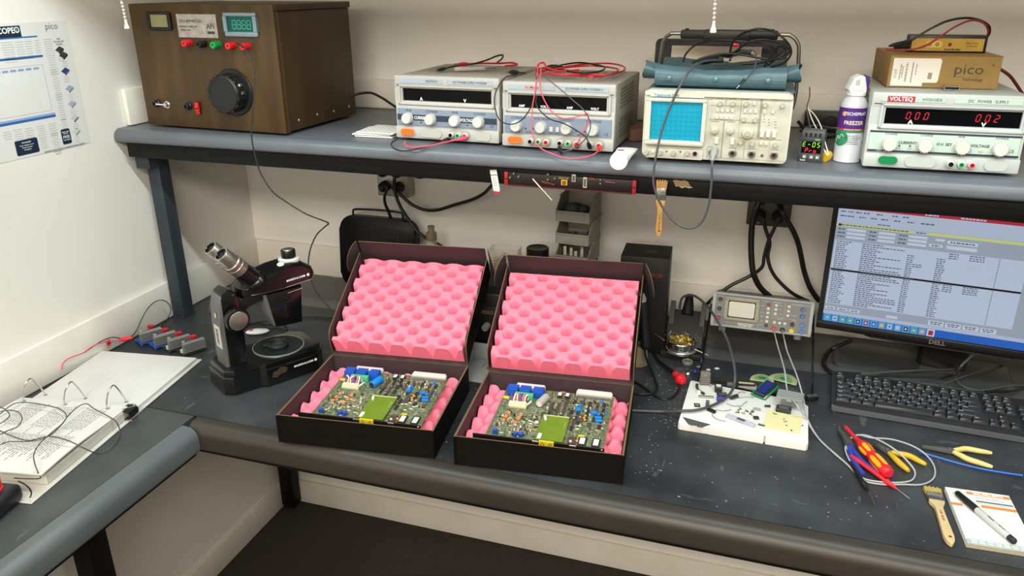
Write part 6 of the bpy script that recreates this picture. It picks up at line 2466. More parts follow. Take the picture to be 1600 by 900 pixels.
# screen shot panel
b = MB()
ya, za = -1.02 - o_[1], (0, -.684, 1.688)[2] - o_[2]
yb_, zb_ = (0, -.692, 1.583)[1] - o_[1], (0, -.692, 1.583)[2] - o_[2]
for q in ((ya, yb_, za - .0006, za), (yb_ - .0006, yb_, zb_, za), (ya, yb_, zb_, zb_ + .0006)):
    b.box(.0006, .0009, q[0], q[1], q[2], q[3])
b.build('screenshot_frame', mat('frame_grey', '#8e9096', .6), ps_)
b = MB()
for k in range(11):
    b.box(.0006, .0009, yb_ - .012 - .02 * k - .015, yb_ - .012 - .02 * k, za - .01, za - .005)
b.build('screenshot_tabs', PLB, ps_)
b = MB()
for k in range(9):
    b.box(.0006, .0008, yb_ - .015 - .026 * k - .014, yb_ - .015 - .026 * k, za - .034, za - .014)
b.build('screenshot_shading', mat('shot_grey', '#dcdddc', .6), ps_)
# columns of small print
rnd = random.Random(11)


def column(cy, z1, n, w, step=.0052, m=PTX, jag=True):
    b = MB()
    for k in range(n):
        ww = w * (rnd.uniform(.7, 1.0) if jag else 1)
        b.box(.0006, .0009, cy - ww / 2, cy + ww / 2, z1 - step * k - .0016, z1 - step * k)
    b.build('small_print', m, ps_)


for px, py, n, w in ((8, 64, 8, .03), (28, 62, 8, .022), (42, 61, 8, .018), (56, 60, 5, .014)):
    c = (0, -.773, 1.745)
for c, n, w in (((0, -.771, 1.742), 9, .034), ((0, -.741, 1.741), 8, .024), ((0, -.718, 1.741), 8, .02), ((0, -.694, 1.741), 6, .016), ((0, -.664, 1.742), 16, .026), ((0, -.665, 1.673), 14, .02), ((0, -.665, 1.617), 5, .022), ((0, -.666, 1.59), 7, .02), ((0, -.667, 1.558), 6, .018),
                ((0, -.822, 1.554), 4, .022), ((0, -.795, 1.555), 5, .024), ((0, -.766, 1.553), 5, .026), ((0, -.734, 1.553), 6, .028), ((0, -.702, 1.553), 6, .024), ((0, -.701, 1.53), 10, .022), ((0, -.735, 1.523), 5, .02)):
    column(c[1] - o_[1], c[2] - o_[2], n, w)
for c, s in (((0, -.634, 1.74), 'THE'), ((0, -.634, 1.734), 'PICOSCOPE'), ((0, -.634, 1.728), 'RANGE')):
    pt_(c, s, .0055, PRINT, ps_)
for c, m1, m2 in (((0, -.637, 1.716), '#3a3c3e', '#2b2d2f'), ((0, -.629, 1.703), '#3a3c3e', '#2b2d2f'), ((0, -.633, 1.667), '#2c3d86', '#59667a'), ((0, -.632, 1.626), '#9aa8c4', '#77818f'), ((0, -.634, 1.59), '#a3aecb', '#7f8797'), ((0, -.635, 1.556), '#c4c7cc', '#5e6266'), ((0, -.638, 1.524), '#c9ccd2', '#8d9196')):
    y, z = c[1] - o_[1], c[2] - o_[2]
    b = MB()
    b.prism([(y - .012, z), (y + .002, z + .008), (y + .013, z + .002), (y - .002, z - .007)], .0006, .0009, SIDE)
    ic = b.build('instrument_picture', mat('pic_' + m1[1:], m1, .5), ps_)
    b = MB()
    b.prism([(y - .002, z - .007), (y + .013, z + .002), (y + .013, z - .002), (y - .001, z - .0115)], .0006, .001, SIDE)
    b.build('picture_front', mat('pic_' + m2[1:], m2, .5), ic)
    column(y, z - .014, 3, .018)


def badge(c, w, h, lines):
    b = MB()
    y, z = c[1] - o_[1], c[2] - o_[2]
    b.prism(rrect(y - w / 2, y + w / 2, z - h / 2, z + h / 2, .004, 5), .0006, .001, SIDE)
    bg = b.build('badge', PNAVY, ps_)
    for dz, s, sz in lines:
        text('lettering', s, sz, WHITE, bg, T(.0011, y, z + dz) @ SIDE)


badge((0, -.669, 1.517), .026, .036, ((.011, 'UPDATES AND', .0032), (.007, 'SUPPORT', .0034), (-.001, 'FREE', .0095), (-.008, 'OF CHARGE', .0036)))
badge((0, -.78, 1.513), .06, .034, ((.01, 'PICOSCOPE', .0046), (.004, 'Runs on Windows 7 to 10', .0034), (-.001, 'Great for education', .0034), (-.006, 'and engineers', .0034)))
pt_((0, -.679, 1.491), 'WWW.PICOTECH.COM/DOWNLOADS', .0068, PRINT, ps_)
# ================================================================ right side: analyser, monitor, keyboard, foam board, tools
# ---------------------------------------------------------------- small grey signal analyser on its bail
TGREY = mat('tracker_rim', '#a7adb0', .45)
TPAN = mat('tracker_panel', '#7c8083', .5)
TBEZ = mat('tracker_bezel', '#9d9b8a', .45)
TSCR = mat('tracker_screen', '#c9ccc4', .25, emit='#c9ccc4', estr=.03)
TKEY = mat('tracker_key', '#dedac6', .45)
tilt_ = rot(-.3)
tk = thing('signal_analyser', 'small grey signal analyser with pale screen tilted up on a bail, left of the monitor', 'analyser', R=rot(0, 0, math.radians(-.5)) @ tilt_, loc=(1.528, -.212, 1.024))
W, H, D = .246, .089, .15
b = MB()
b.box(.003, W - .003, .012, D, .002, H - .002, .006)
b.build('case', mat('tracker_case', '#6d7073', .5), tk)
b = MB()
rounded_frame(b, 0, W, 0, H, .008, W - .008, .007, H - .007, -.004, .016, .004)
for x in (.004, W - .004):
    for z in (.004, H - .004):
        b.cyl((x, -.004, z), (x, .016, z), .0039, seg=16)
b.build('front_rim', TGREY, tk)
b = MB()
b.box(.0075, W - .0075, .0, .006, .0065, H - .0065)
tp = b.build('front_panel', TPAN, tk)


def tq(x, y):
    """front panel layout grid -> local x, z"""
    f = (x - 80 + (y - 75) * .13) / 735.0
    top = 75 + .112 * (x - 80)
    g = (y - top) / 285.0
    return f * W, (1 - g) * H


x0, zt = tq(168, 112)
x1, zb = tq(395, 335)
sx0, szt = tq(190, 148)
sx1, szb = tq(372, 305)
b = MB()
rounded_frame(b, x0, x1, zb, zt, sx0, sx1, szb, szt, -.006, .001, .002)
bz_ = b.build('screen_bezel', TBEZ, tp)
MB().box(sx0 - .001, sx1 + .001, -.0025, .0, szb - .001, szt + .001).build('tube_shadow', BLACKM, bz_)
b = MB()
b.prism(rrect(sx0 + .002, sx1 - .002, szb + .002, szt - .002, .004, 5), .0026, .0034, FRONT)
sc_ = b.build('screen', TSCR, bz_)
b = MB()
for k in range(1, 8):
    x = sx0 + (sx1 - sx0) * k / 8
    b.box(x - .00012, x + .00012, -.0037, -.0033, szb + .003, szt - .003)
for k in range(1, 6):
    z = szb + (szt - szb) * k / 6
    b.box(sx0 + .003, sx1 - .003, -.0037, -.0033, z - .00012, z + .00012)
b.build('graticule', mat('grat_grey', '#b0b4ac', .5), sc_)
for x, y, m_ in ((128, 138, BLACKP), (117, 215, BLACKP), (106, 290, mat('knob_red', '#b8283c', .4)), (643, 337, BLACKP), (722, 218, mat('knob_blue', '#2f74b0', .4)), (715, 272, mat('knob_blue', '#2f74b0', .4))):
    xx, zz = tq(x, y)
    b = MB()
    knob(b, xx, zz, 0, .0052, .011, None, 10)
    b.build('knob', m_, tp)
for x, y in ((475, 213), (471, 247), (466, 281), (461, 316), (534, 186), (529, 219), (524, 254), (624, 195), (619, 231), (613, 267), (516, 323), (553, 328), (590, 332)):
    xx, zz = tq(x, y)
    MB().box(xx - .0036, xx + .0036, -.003, .0005, zz - .0033, zz + .0033, .0006, 1).build('push_button', TKEY, tp)
for x, y, m_ in ((480, 180, mat('key_crimson', '#8c1a34', .4)), (456, 349, mat('key_dark', '#3c4038', .5))):
    xx, zz = tq(x, y)
    MB().box(xx - .0038, xx + .0038, -.003, .0005, zz - .0037, zz + .0037, .0006, 1).build('push_button', m_, tp)
for x, y, m_ in ((508, 373, REDP), (571, 383, BLACKP), (634, 389, mat('jack_yellow', '#e8d31e', .4)), (713, 342, mat('jack_blue', '#3f86d8', .4)), (706, 398, mat('jack_blue', '#3f86d8', .4))):
    xx, zz = tq(x, y)
    b = MB()
    b.lathe([(.0062, 0), (.0062, .004), (.0056, .005), (.003, .005), (.003, .001), (0, .001)], T(xx, 0, zz) @ rot(PI / 2), 20)
    b.build('socket', m_, tp)
xx, zz = tq(305, 344)
text('lettering', 'HUNTRON', .0052, WHITE, tp, on_front(xx, zz, -.0003), sx=1.5, bold=.0001)
xx, zz = tq(300, 358)
text('lettering', 'TRACKER 2000', .0052, WHITE, tp, on_front(xx, zz, -.0003), bold=.0001)
for x, y, s in ((465, 156, 'POWER'), (435, 190, 'HIGH'), (432, 245, 'MED 2'), (428, 278, 'MED 1'), (424, 312, 'LOW'), (417, 345, 'AUTO'), (545, 164, 'FREQUENCY'), (565, 188, '50/60'), (560, 222, '400'), (562, 258, '2000'),
                (680, 182, 'PULSE GENERATOR'), (655, 268, 'PULSE/DC'), (553, 298, 'CHANNEL'), (655, 305, 'RATE'), (722, 237, 'WIDTH'), (713, 292, 'LEVEL'), (516, 347, 'A'), (640, 365, 'B'), (575, 357, 'COM'), (128, 117, 'TRACE'), (118, 192, 'VERT'), (108, 268, 'HORIZ'), (178, 330, 'LOW Z')):
    xx, zz = tq(x, y)
    text('lettering', s, .0034, mat('panel_print_pale', '#d6d8d8', .6), tp, on_front(xx, zz, -.0003))
for xa, ya, xb, yb in ((405, 150, 388, 385), (513, 155, 500, 268), (600, 165, 585, 285), (498, 268, 585, 288), (495, 285, 670, 300), (668, 300, 655, 400), (668, 180, 775, 190)):
    p, q = tq(xa, ya), tq(xb, yb)
    L = Vector((q[0] - p[0], 0, q[1] - p[1]))
    b = MB()
    M_ = T(p[0], 0, p[1]) @ rot(0, -math.atan2(L.z, L.x), 0)
    b.box(0, L.length, -.0003, .0001, -.0002, .0002, 0, 1, M_)
    b.build('panel_line', mat('panel_print_pale', '#d6d8d8', .6), tp)
for fx in (.03, W - .03):
    b = MB()
    b.lathe([(0, -.012), (.009, -.012), (.011, .004), (0, .004)], T(fx, .02, 0), 16)
    b.build('foot', mat('foot_grey', '#7a7e82', .5), tk)
    b = MB()
    b.lathe([(0, -.014), (.009, -.014), (.011, .004), (0, .004)], T(fx, .13, 0), 16)
    b.build('foot', mat('foot_grey', '#7a7e82', .5), tk)
# bail legs (flat glossy bars) down to the worktop
Ti = tk.matrix_world.inverted()
b = MB(Ti)
bailm = mat('bail_black', '#131416', .12, coat=.6)
for (p, q) in (((1.5235, -.135, 1.055), (1.5235, -.408, .957)), ((1.7795, -.14, 1.055), (1.7795, -.412, .957))):
    p, q = Vector(p), Vector(q)
    L = align(p, q)
    b.box(-.0028, .0028, -.0035, .0035, 0, (q - p).length, .0012, 1, L)
b.box(1.5207, 1.7823, -.416, -.408, .9512, .9585, .002)
b.build('bail', bailm, tk)
b = MB(Ti)
for x in (1.5257, 1.7757):
    b.cyl((x - .004, -.135, 1.056), (x + .004, -.135, 1.056), .008, seg=20)
b.build('pivot', TGREY, tk)

# ---------------------------------------------------------------- monitor
MBEZ = mat('monitor_bezel', '#141519', .3)
mo = thing('monitor', 'black computer monitor showing a parts list, partly behind the shelf at the right', 'monitor', R=rot(0, 0, math.radians(-6.8)), loc=(1.796, -.2, .9506))
SW, SH, SB = .552, .297, .1175
b = MB()
rounded_frame(b, -.012, SW + .012, SB - .02, SB + SH + .012, 0, SW, SB, SB + SH, -.006, .012, .003)
bz_ = b.build('bezel', MBEZ, mo)
text('lettering', 'DELL', .0145, mat('logo_silver', '#9ea0a3', .3, .7), bz_, on_front(.258, SB - .0105, -.0064), bold=.0004, sx=1.1)
b = MB()
b.prism([(.1, SB - .0205), (.115, SB - .0245), (.4, SB - .0245), (.42, SB - .0205)], .0, .006, FRONT)
b.build('lower_lip', mat('lip_black', '#26272b', .3), bz_)
b = MB()
b.box(-.008, SW + .008, .012, .034, SB - .014, SB + SH + .008, .006)
b.box(.1, SW - .1, .03, .052, SB + .03, SB + SH - .05, .008)
b.build('back_shell', mat('monitor_back', '#101114', .5), mo)
b = MB()
b.prism([(-.045, -.002), (.045, -.002), (.055, .01), (.05, .034), (.0, .046), (-.05, .034), (-.055, .01)], .012, .3, T(.285, .068, 0))
nk = b.build('neck', mat('neck_black', '#17181b', .25), mo)
b = MB()
b.box(.235, .335, .04, .075, .2, .3, .004)
b.build('mount', MBEZ, nk)
b = MB()
b.prism(rrect(.04, .438, -.005, .15, .018, 5), .0, .011, None, .003)
b.build('stand_base', mat('stand_grey', '#3c3f40', .22), mo)


def emat(name, col, s=.62):
    return mat(name, '#08080a', .3, emit=col, estr=s * .95)


SM = [emat('scr_list', '#c3cfe6'), emat('scr_panel', '#a3adbd'), emat('scr_ribbon', '#b9c6de'), emat('scr_red', '#b82a3c'), emat('scr_yellow', '#cfd98a'), emat('scr_black', '#0a0f1c', .2), emat('scr_blue', '#1f66c8'),
      emat('scr_field', '#ced8ea'), emat('scr_text', '#5f6a80', .5), emat('scr_taskmark', '#58a8e0'), emat('scr_icon_green', '#58b848'), emat('scr_icon_dark', '#2a3350'), emat('scr_icon_gold', '#d8a838')]
b = MB()


def sq(u0, u1, v0, v1, mi, d=.0):
    b.mi = mi
    y = .001 - d
    b._f([b._v(p) for p in ((u0 * SW, y, SB + (1 - v1) * SH), (u1 * SW, y, SB + (1 - v1) * SH), (u1 * SW, y, SB + (1 - v0) * SH), (u0 * SW, y, SB + (1 - v0) * SH))])


def strip(u, v, w, h, mi=8, d=.0004, seed=None):
    """line of unreadable small print as short dashes"""
    x = u
    while x < u + w:
        dx = rs.uniform(.006, .016)
        sq(x, min(x + dx, u + w), v, v + h, mi, d)
        x += dx + .003


rs = random.Random(2)
sq(0, 1, 0, 1, 1)
sq(0, 1, .0, .027, 3, .0002)
sq(0, 1, .027, .145, 2, .0002)
sq(0, .3, .148, .172, 4, .0002)
sq(.355, 1, .148, .172, 4, .0002)
sq(.3, .355, .148, .172, 2, .0002)
sq(.004, .725, .29, .84, 0, .0002)
sq(0, 1, .935, 1.0, 6, .0002)
sq(0, 1, .905, .935, 2, .0002)
for u in (.01, .04, .07, .1, .15, .21, .25):
    strip(u, .044, .022, .01)
for u in (.01, .04, .085, .13, .17, .22, .27, .32, .345):
    strip(u, .08, .026, .01)
strip(.16, .125, .05, .008)
strip(.02, .155, .26, .009)
strip(.31, .155, .035, .009)
strip(.46, .008, .09, .01, 7)
strip(.33, .006, .05, .012, 7)
for r in range(3):
    v = .185 + .031 * r
    for u, w in ((.045, .075), (.17, .065), (.285, .07)):
        sq(u, u + w, v, v + .02, 7, .0003)
        strip(u - .036, v + .004, .03, .01)
sq(.385, .42, .19, .208, 7, .0003)
sq(.365, .415, .236, .258, 7, .0003)
sq(.43, .54, .195, .222, 7, .0003)
sq(.43, .54, .236, .262, 7, .0003)
strip(.44, .203, .09, .01)
strip(.375, .243, .03, .009)
rows = 32
for r in range(rows):
    v = .296 + .017 * r
    if r == 14:
        sq(.004, .725, v - .003, v + .013, 5, .0006)
        strip(.13, v + .002, .2, .006, 8, .0008)
        continue
    strip(.012, v, rs.uniform(.035, .06), .0075)
    strip(.115, v, rs.choice((.06, .08, .13, .155, .165)), .0075)
    if r > 2:
        strip(.293, v, rs.uniform(.022, .03), .0075)
        strip(.405, v, rs.uniform(.024, .036), .0075)
    if r in (0, 1, 2, 15, 16, 17, 18):
        strip(.445, v, .035, .0075)
        strip(.52, v, .055, .0075)
    if r in (7, 8):
        strip(.318, v, .035, .0075)
    strip(.625, v, .004, .0075)
for u in (.005, .055, .105):
    sq(u, u + .042, .868, .892, 7, .0003)
    strip(u + .008, .877, .026, .008)
sq(.255, .3, .872, .895, 7, .0003)
for u in (.42, .485, .55, .615):
    sq(u, u + .058, .862, .902, 7, .0003)
    strip(u + .006, .87, .046, .008)
    strip(u + .01, .885, .036, .008)
ic_ = (9, 7, 10, 10, 11, 3, 6, 12, 7, 2, 11, 10, 12)
for k, m_ in enumerate(ic_):
    u = .006 + .032 * k
    sq(u, u + .028, .937, .998, 9, .0003)
    sq(u + .006, u + .022, .95, .986, m_, .0005)
    sq(u + .01, u + .018, .96, .976, 7 if m_ != 7 else 6, .0007)
u = .006 + .032 * 13
sq(u, u + .03, .937, .998, 7, .0003)
sq(u + .006, u + .024, .948, .988, 3, .0005)
sq(.008, .02, .15, .17, 11, .0005)
b.build('screen', SM, mo, 0, normals=False)

# ---------------------------------------------------------------- keyboard
KB = mat('keyboard_black', '#242629', .4)
KK = mat('key_black', '#26282b', .38)
KL = mat('key_legend', '#c4c6c8', .6)
kbd = thing('keyboard', 'black computer keyboard on the worktop in front of the monitor', 'keyboard', R=rot(.055, 0, math.radians(-3.2)), loc=(1.819, -.445, .9515))
KU = .0202
b = MB()
b.prism(rrect(0, .472, .0, .16, .012, 6), .0, .014, None, .003)
b.build('case', KB, kbd)
b = MB()
b.prism(rrect(.001, .471, -.004, .012, .0055, 6), .001, .0125, None, .004)
b.build('front_rail', mat('rail_gloss', '#55585c', .28), kbd)
for fx in (.05, .4):
    b = MB()
    b.box(fx, fx + .03, .14, .152, -.0085, .001, .001)
    b.build('foot', BLACKP, kbd)
rows_ = [
    (.021, [('Ctrl', 1.5), ('*', 1.25), ('Alt', 1.25), ('', 5.9), ('Alt', 1.25), ('*', 1.25), ('=', 1.25), ('Ctrl', 1.5)]),
    (.0408, [('Shift', 2.25)] + [(c, 1) for c in 'ZXCVBNM,./'] + [('Shift', 2.75)]),
    (.0606, [('Caps', 1.75)] + [(c, 1) for c in "ASDFGHJKL;'"] + [('Enter', 2.25)]),
    (.0804, [('Tab', 1.5)] + [(c, 1) for c in 'QWERTYUIOP[]'] + [('\\', 1.5)]),
    (.1002, [(c, 1) for c in '`1234567890-='] + [('<-----', 2)]),
]


def key(x, y, w, h, s):
    b = MB()
    i = .0012
    v0 = [(x + .0004, y + .0004, .0138), (x + w - .0004, y + .0004, .0138), (x + w - .0004, y + h - .0004, .0138), (x + .0004, y + h - .0004, .0138)]
    v1 = [(x + .0024, y + .0026, .0208), (x + w - .0024, y + .0026, .0208), (x + w - .0024, y + h - .0018, .0216), (x + .0024, y + h - .0018, .0216)]
    A_ = [b._v(p) for p in v0]
    B_ = [b._v(p) for p in v1]
    top = b._f(B_)
    for k in range(4):
        b._f([A_[k], A_[(k + 1) % 4], B_[(k + 1) % 4], B_[k]])
    bmesh.ops.bevel(b.bm, geom=[e for e in b.bm.edges], offset=.0006, segments=1, affect='EDGES')
    o = b.build('key', KK, kbd)
    if s:
        z = .0219
        text('key_legend', s, .0062 if len(s) == 1 else .0048, KL, o, T(x + .005, y + h - .0062, z - .0004) @ rot(.05), 'LEFT' if len(s) > 1 else 'CENTER', .00015)


nkeys = 0
kx0 = .0085
for y, row in rows_:
    x = kx0
    for s, w in row:
        key(x, y, w * KU - .0006, KU - .0008, s)
        x += w * KU
yF = .13
for s, c in [('Esc', 0)] + [('F%d' % (k + 1), (2 if k < 4 else 2.5 if k < 8 else 3) + k) for k in range(12)]:
    key(kx0 + c * KU, yF, KU - .0006, .0155, s)
xn = kx0 + 15.25 * KU
for k, s in enumerate(('Prt', 'Scr', 'Brk')):
    key(xn + k * KU, yF, KU - .0006, .0155, s)
for r, rr_ in enumerate((('Ins', 'Hm', 'Up'), ('Del', 'End', 'Dn'))):
    for k, s in enumerate(rr_):
        key(xn + k * KU, (.1002, .0804)[r], KU - .0006, KU - .0008, s)
for k, (c, r) in enumerate(((0, .021), (1, .021), (2, .021), (1, .0408))):
    key(xn + c * KU, r, KU - .0006, KU - .0008, '<V>A'[k])
xp = xn + 3.25 * KU
for c in range(4):
    for r, y in enumerate((.021, .0408, .0606, .0804, .1002)):
        key(xp + c * KU, y, KU - .0006, KU - .0008, '')
cable('cable', 'thick black cable curling on the worktop left of the keyboard behind it', [(1.88, -.13, .992), (1.839, -.119, .957), (1.821, -.168, .957), (1.814, -.212, .957), (1.82, -.247, .957), (1.834, -.264, .957), (1.864, -.258, .957), (1.898, -.251, .957)], .0055, CBL, 'cables behind the keyboard')
cable('cable', 'shiny black cable lying straight along the back of the keyboard', [(1.879, -.286, .968), (1.931, -.259, .97), (1.991, -.234, .972), (2.051, -.209, .972), (2.112, -.182, .97)], .0025, GCBL, 'cables behind the keyboard')
cable('cable', 'second black cable lying along the back of the keyboard with a clip', [(1.886, -.29, .966), (1.945, -.267, .969), (2.003, -.254, .97), (2.06, -.243, .97), (2.079, -.238, .97), (2.107, -.211, .968)], .0025, CBL, 'cables behind the keyboard')
cable('cable', 'grey cable looping from the monitor down to the keyboard back', [(2.134, -.24, 1.044), (2.116, -.26, 1.034), (2.099, -.28, 1.021), (2.109, -.226, .974), (2.109, -.259, .972), (2.119, -.279, .972), (2.137, -.282, .97), (2.163, -.273, .968), (2.196, -.247, .966), (2.245, -.21, .962), (2.286, -.204, .962)], .0026, GCBL, 'cables behind the keyboard')
cable('cable', 'thin grey cable crossing up from the keyboard towards the monitor stand', [(2.063, -.29, .972), (2.091, -.262, .974), (2.123, -.23, .975), (2.167, -.183, .972), (2.206, -.134, .966), (2.246, -.084, .962)], .0018, GCBL, 'cables behind the keyboard')
cable('cable', 'black cable lying behind the keyboard at the right picture edge', [(2.162, -.28, .968), (2.192, -.264, .966), (2.222, -.251, .964), (2.263, -.218, .962), (2.3, -.2, .962)], .003, CBL, 'cables behind the keyboard')

# ---------------------------------------------------------------- solder stand and things beside the second carton
ST = mat('stand_dark', '#1c1d1d', .5)
so = thing('iron_stand', 'black soldering iron stand with holder, behind the round tin of brass wool', 'stand', (1.412, -.285, .9506), math.radians(1))
b = MB()
b.box(.0, .112, .0, .125, .0, .016, .003)
bs_ = b.build('base', ST, so)
b = MB()
b.prism([(.045, .016), (.125, .016), (.125, .085), (.11, .092), (.06, .04)], .012, .1, Matrix(((0, 0, 1, 0), (1, 0, 0, 0), (0, 1, 0, 0), (0, 0, 0, 1))), .0)
b.build('wedge', ST, so)
for x in (.01, .09):
    b = MB()
    b.prism([(.06, .02), (.125, .02), (.125, .11), (.112, .115), (.085, .07)], x, x + .012, Matrix(((0, 0, 1, 0), (1, 0, 0, 0), (0, 1, 0, 0), (0, 0, 0, 1))))
    b.build('cheek', ST, so)
b = MB()
b.lathe([(.016, .0), (.013, .03), (.01, .05), (.0085, .05), (.011, .0)], T(.056, .095, .085) @ rot(-.6), 20)
b.build('holder_cone', BLACKP, so)
tn = thing('wool_tin', 'round shiny tin filled with golden brass wool on the iron stand', 'tin', (1.464, -.272, .9506 + .0162))
b = MB()
b.lathe([(0, 0), (.034, 0), (.0355, .002), (.0355, .006), (.034, .008), (.034, .016), (.0355, .018), (.0355, .03), (.0335, .032), (.0325, .031), (.0325, .02), (0, .02)], None, 40)
b.build('tin', CHROME, tn)
WOOL = mat('brass_wool', '#b08a2c', .3, .8, noise=.1, nscale=200, col2='#e6c65a')
b = MB()
rw = random.Random(9)
for k in range(70):
    a, r = rw.uniform(0, 2 * PI), .029 * math.sqrt(rw.random())
    c = Vector((r * math.cos(a), r * math.sin(a), .027 + .008 * (1 - (r / .03) ** 2)))
    rr, ph = rw.uniform(.004, .008), rw.uniform(0, 6)
    nrm = Vector((rw.uniform(-1, 1), rw.uniform(-1, 1), rw.uniform(.2, 1))).normalized()
    u_ = nrm.orthogonal().normalized()
    v_ = nrm.cross(u_)
    b.tube([c + u_ * rr * math.cos(ph + t) + v_ * rr * math.sin(ph + t) for t in (0, 1, 2, 3, 4)], .0008, 4, 2)
b.build('brass_wool', WOOL, tn, smooth=0)
b = MB()
for k in range(26):
    a, r = rw.uniform(.3, 2.9), rw.uniform(.034, .05)
    c = Vector((r * math.cos(a), r * math.sin(a) * .9, rw.uniform(.024, .034)))
    b.tube([c, c + Vector((rw.uniform(-.008, .008), rw.uniform(-.008, .008), rw.uniform(0, .008))), c + Vector((rw.uniform(-.01, .01), rw.uniform(-.01, .01), rw.uniform(-.004, .006)))], .0008, 4, 3)
b.build('wire_curls', mat('grey_wool', '#7d7b72', .4, .6), tn, smooth=0)
b = MB()
b.tube([(.037 * math.cos(a * .35 - 2.6), .037 * math.sin(a * .35 - 2.6), .004 + .0012 * a) for a in range(14)], .0018, 7, 3)
b.tube([(.038 * math.cos(a * .35 - 3.0), .038 * math.sin(a * .35 - 3.0), .012 - .0005 * a) for a in range(14)], .0016, 7, 3)
b.build('solder_coil', mat('solder', '#c9c8c2', .3, .8), tn)
for k, (p, q, lab) in enumerate((((1.422, -.292, 1.000), (1.385, -.27, 1.012), 'tweezer tip poking left out of the brass wool tin'), ((1.500, -.3, .99), (1.540, -.315, .984), 'pointed probe sticking right out of the brass wool tin'))):
    b = MB()
    p, q = Vector(p), Vector(q)
    b.lathe([(0, 0), (.0024, 0), (.002, (q - p).length * .5), (0, (q - p).length)], align(p, q), 8)
    tag(b.build('probe_tip', STEEL), lab, 'probe')

si = thing('soldering_iron', 'black soldering iron handle standing close to the right side of the second carton', 'soldering iron', (1.383, -.345, .952))
p0, p1 = Vector((1.383, -.35, .998)), Vector((1.364, -.35, 1.147))
b = MB(si.matrix_world.inverted() if False else T(*(-Vector(si.location))))
L = align(p0, p1)
ln = (p1 - p0).length
b.lathe([(0, 0), (.0085, 0), (.0125, .006), (.0125, .012), (.0115, .02), (.0105, ln * .5), (.012, ln * .72), (.0105, ln * .85), (.006, ln * .98), (0, ln)], L, 20)
b.build('handle', BLACKP, si)
b = MB(T(*(-Vector(si.location))))
b.lathe([(.0112, ln * .86), (.0108, ln * .92), (.0075, ln * .985), (.0045, ln * 1.0), (0, ln * 1.0)], L, 18)
b.build('grey_tip', GREYP, si)
MB(T(*(-Vector(si.location)))).sphere(tuple(p0 + (p1 - p0) * .88 + Vector((.002, -.0105, 0))), .0028, (1, 1, 1), 10, 8).build('yellow_dot', mat('dot_yellow', '#d8d020', .4), si)
b = MB(T(*(-Vector(si.location))))
b.tube([p0 + Vector((0, 0, .004)), (1.392, -.37, .979), (1.411, -.406, .962), (1.427, -.449, .957), (1.432, -.473, .956), (1.426, -.494, .956), (1.409, -.506, .956), (1.388, -.509, .956), (1.366, -.506, .956)], lambda t: .0056 - .0028 * min(1, t * 3), 9, 6)
b.build('cord', CBL, si)
rb_ = thing('bottle', 'tiny dark bottle with red and white label beside the soldering iron', 'bottle', (1.37, -.205, .951))
b = MB()
b.lathe([(0, 0), (.01, 0), (.011, .002), (.011, .055), (.007, .066), (.007, .082), (0, .082)], None, 20)
b.build('body', mat('bottle_brown', '#3a2018', .15), rb_)
MB().lathe([(.0112, .02), (.0113, .034)], None, 16, -2.4, -.4).build('red_label', mat('label_crimson', '#a01c38', .5), rb_, normals=False)
MB().lathe([(.0112, .004), (.0113, .019)], None, 10, -1.6, -.9).build('white_label', WHITE, rb_, normals=False)
gl = thing('solder_reel', 'tan reel half hidden behind the right edge of the second carton', 'reel', (1.356, -.338, .951))
gl.location.x += .004
b = MB()
b.lathe([(.01, 0), (.03, 0), (.031, .002), (.031, .005), (.022, .006), (.018, .03), (.022, .046), (.022, .05), (.01, .05), (.01, 0)], None, 28)
b.build('reel', mat('reel_tan', '#857a63', .5), gl)

# red-knobbed cable plug, small tins, clips and crumbs
rk_ = thing('plunger_plug', 'black cable plug with a round red knob on the worktop left of the foam board', 'plug', (1.48, -.423, .966))
b = MB(T(*(-Vector(rk_.location))))
k0, k1 = Vector((1.482, -.426, .966)), Vector((1.45, -.376, .962))
d_ = (k1 - k0).normalized()
L = align(k0, k1)
b.lathe([(0, -.01), (.009, -.009), (.0135, -.003), (.014, .003), (.01, .01), (.005, .012)], L, 24)
kb_ = b.build('red_knob', REDP, rk_)
b = MB(T(*(-Vector(rk_.location))))
b.lathe([(.005, .011), (.0055, .02), (.007, .026), (.007, .034), (.004, .036)], L, 18)
b.build('red_collar', REDP, rk_)
text('lettering', 'ON', .007, WHITE, kb_, T(.001, -.0125, .002) @ rot(.9, 0, .2))
b = MB(T(*(-Vector(rk_.location))))
b.tube([tuple(k0 + d_ * .034), tuple(k0 + d_ * .052), (1.422, -.336, .958), (1.404, -.3, .958), (1.392, -.264, .96), (1.384, -.25, .98), (1.372, -.22, .993)], lambda t: .0064 - .003 * min(1, t * 2.2), 10, 6)
b.build('cord', CBL, rk_)
rl = thing('round_lid', 'small grey round perforated lid on the worktop below the brass wool tin', 'lid', (1.485, -.305, .951))
b = MB()
b.lathe([(0, 0), (.0135, 0), (.014, .002), (.014, .007), (.013, .008), (.011, .0078), (.0105, .0068), (0, .0068)], None, 32)
b.build('lid', mat('lid_grey', '#86847b', .4, .4), rl)
for k in range(7):
    a = 2 * PI * k / 6
    r = 0 if k == 6 else .0062
    MB().lathe([(0, .0004), (.0016, .0004)], T(r * math.cos(a), r * math.sin(a), .0067), 10).build('hole', BLACKM, rl, normals=False)
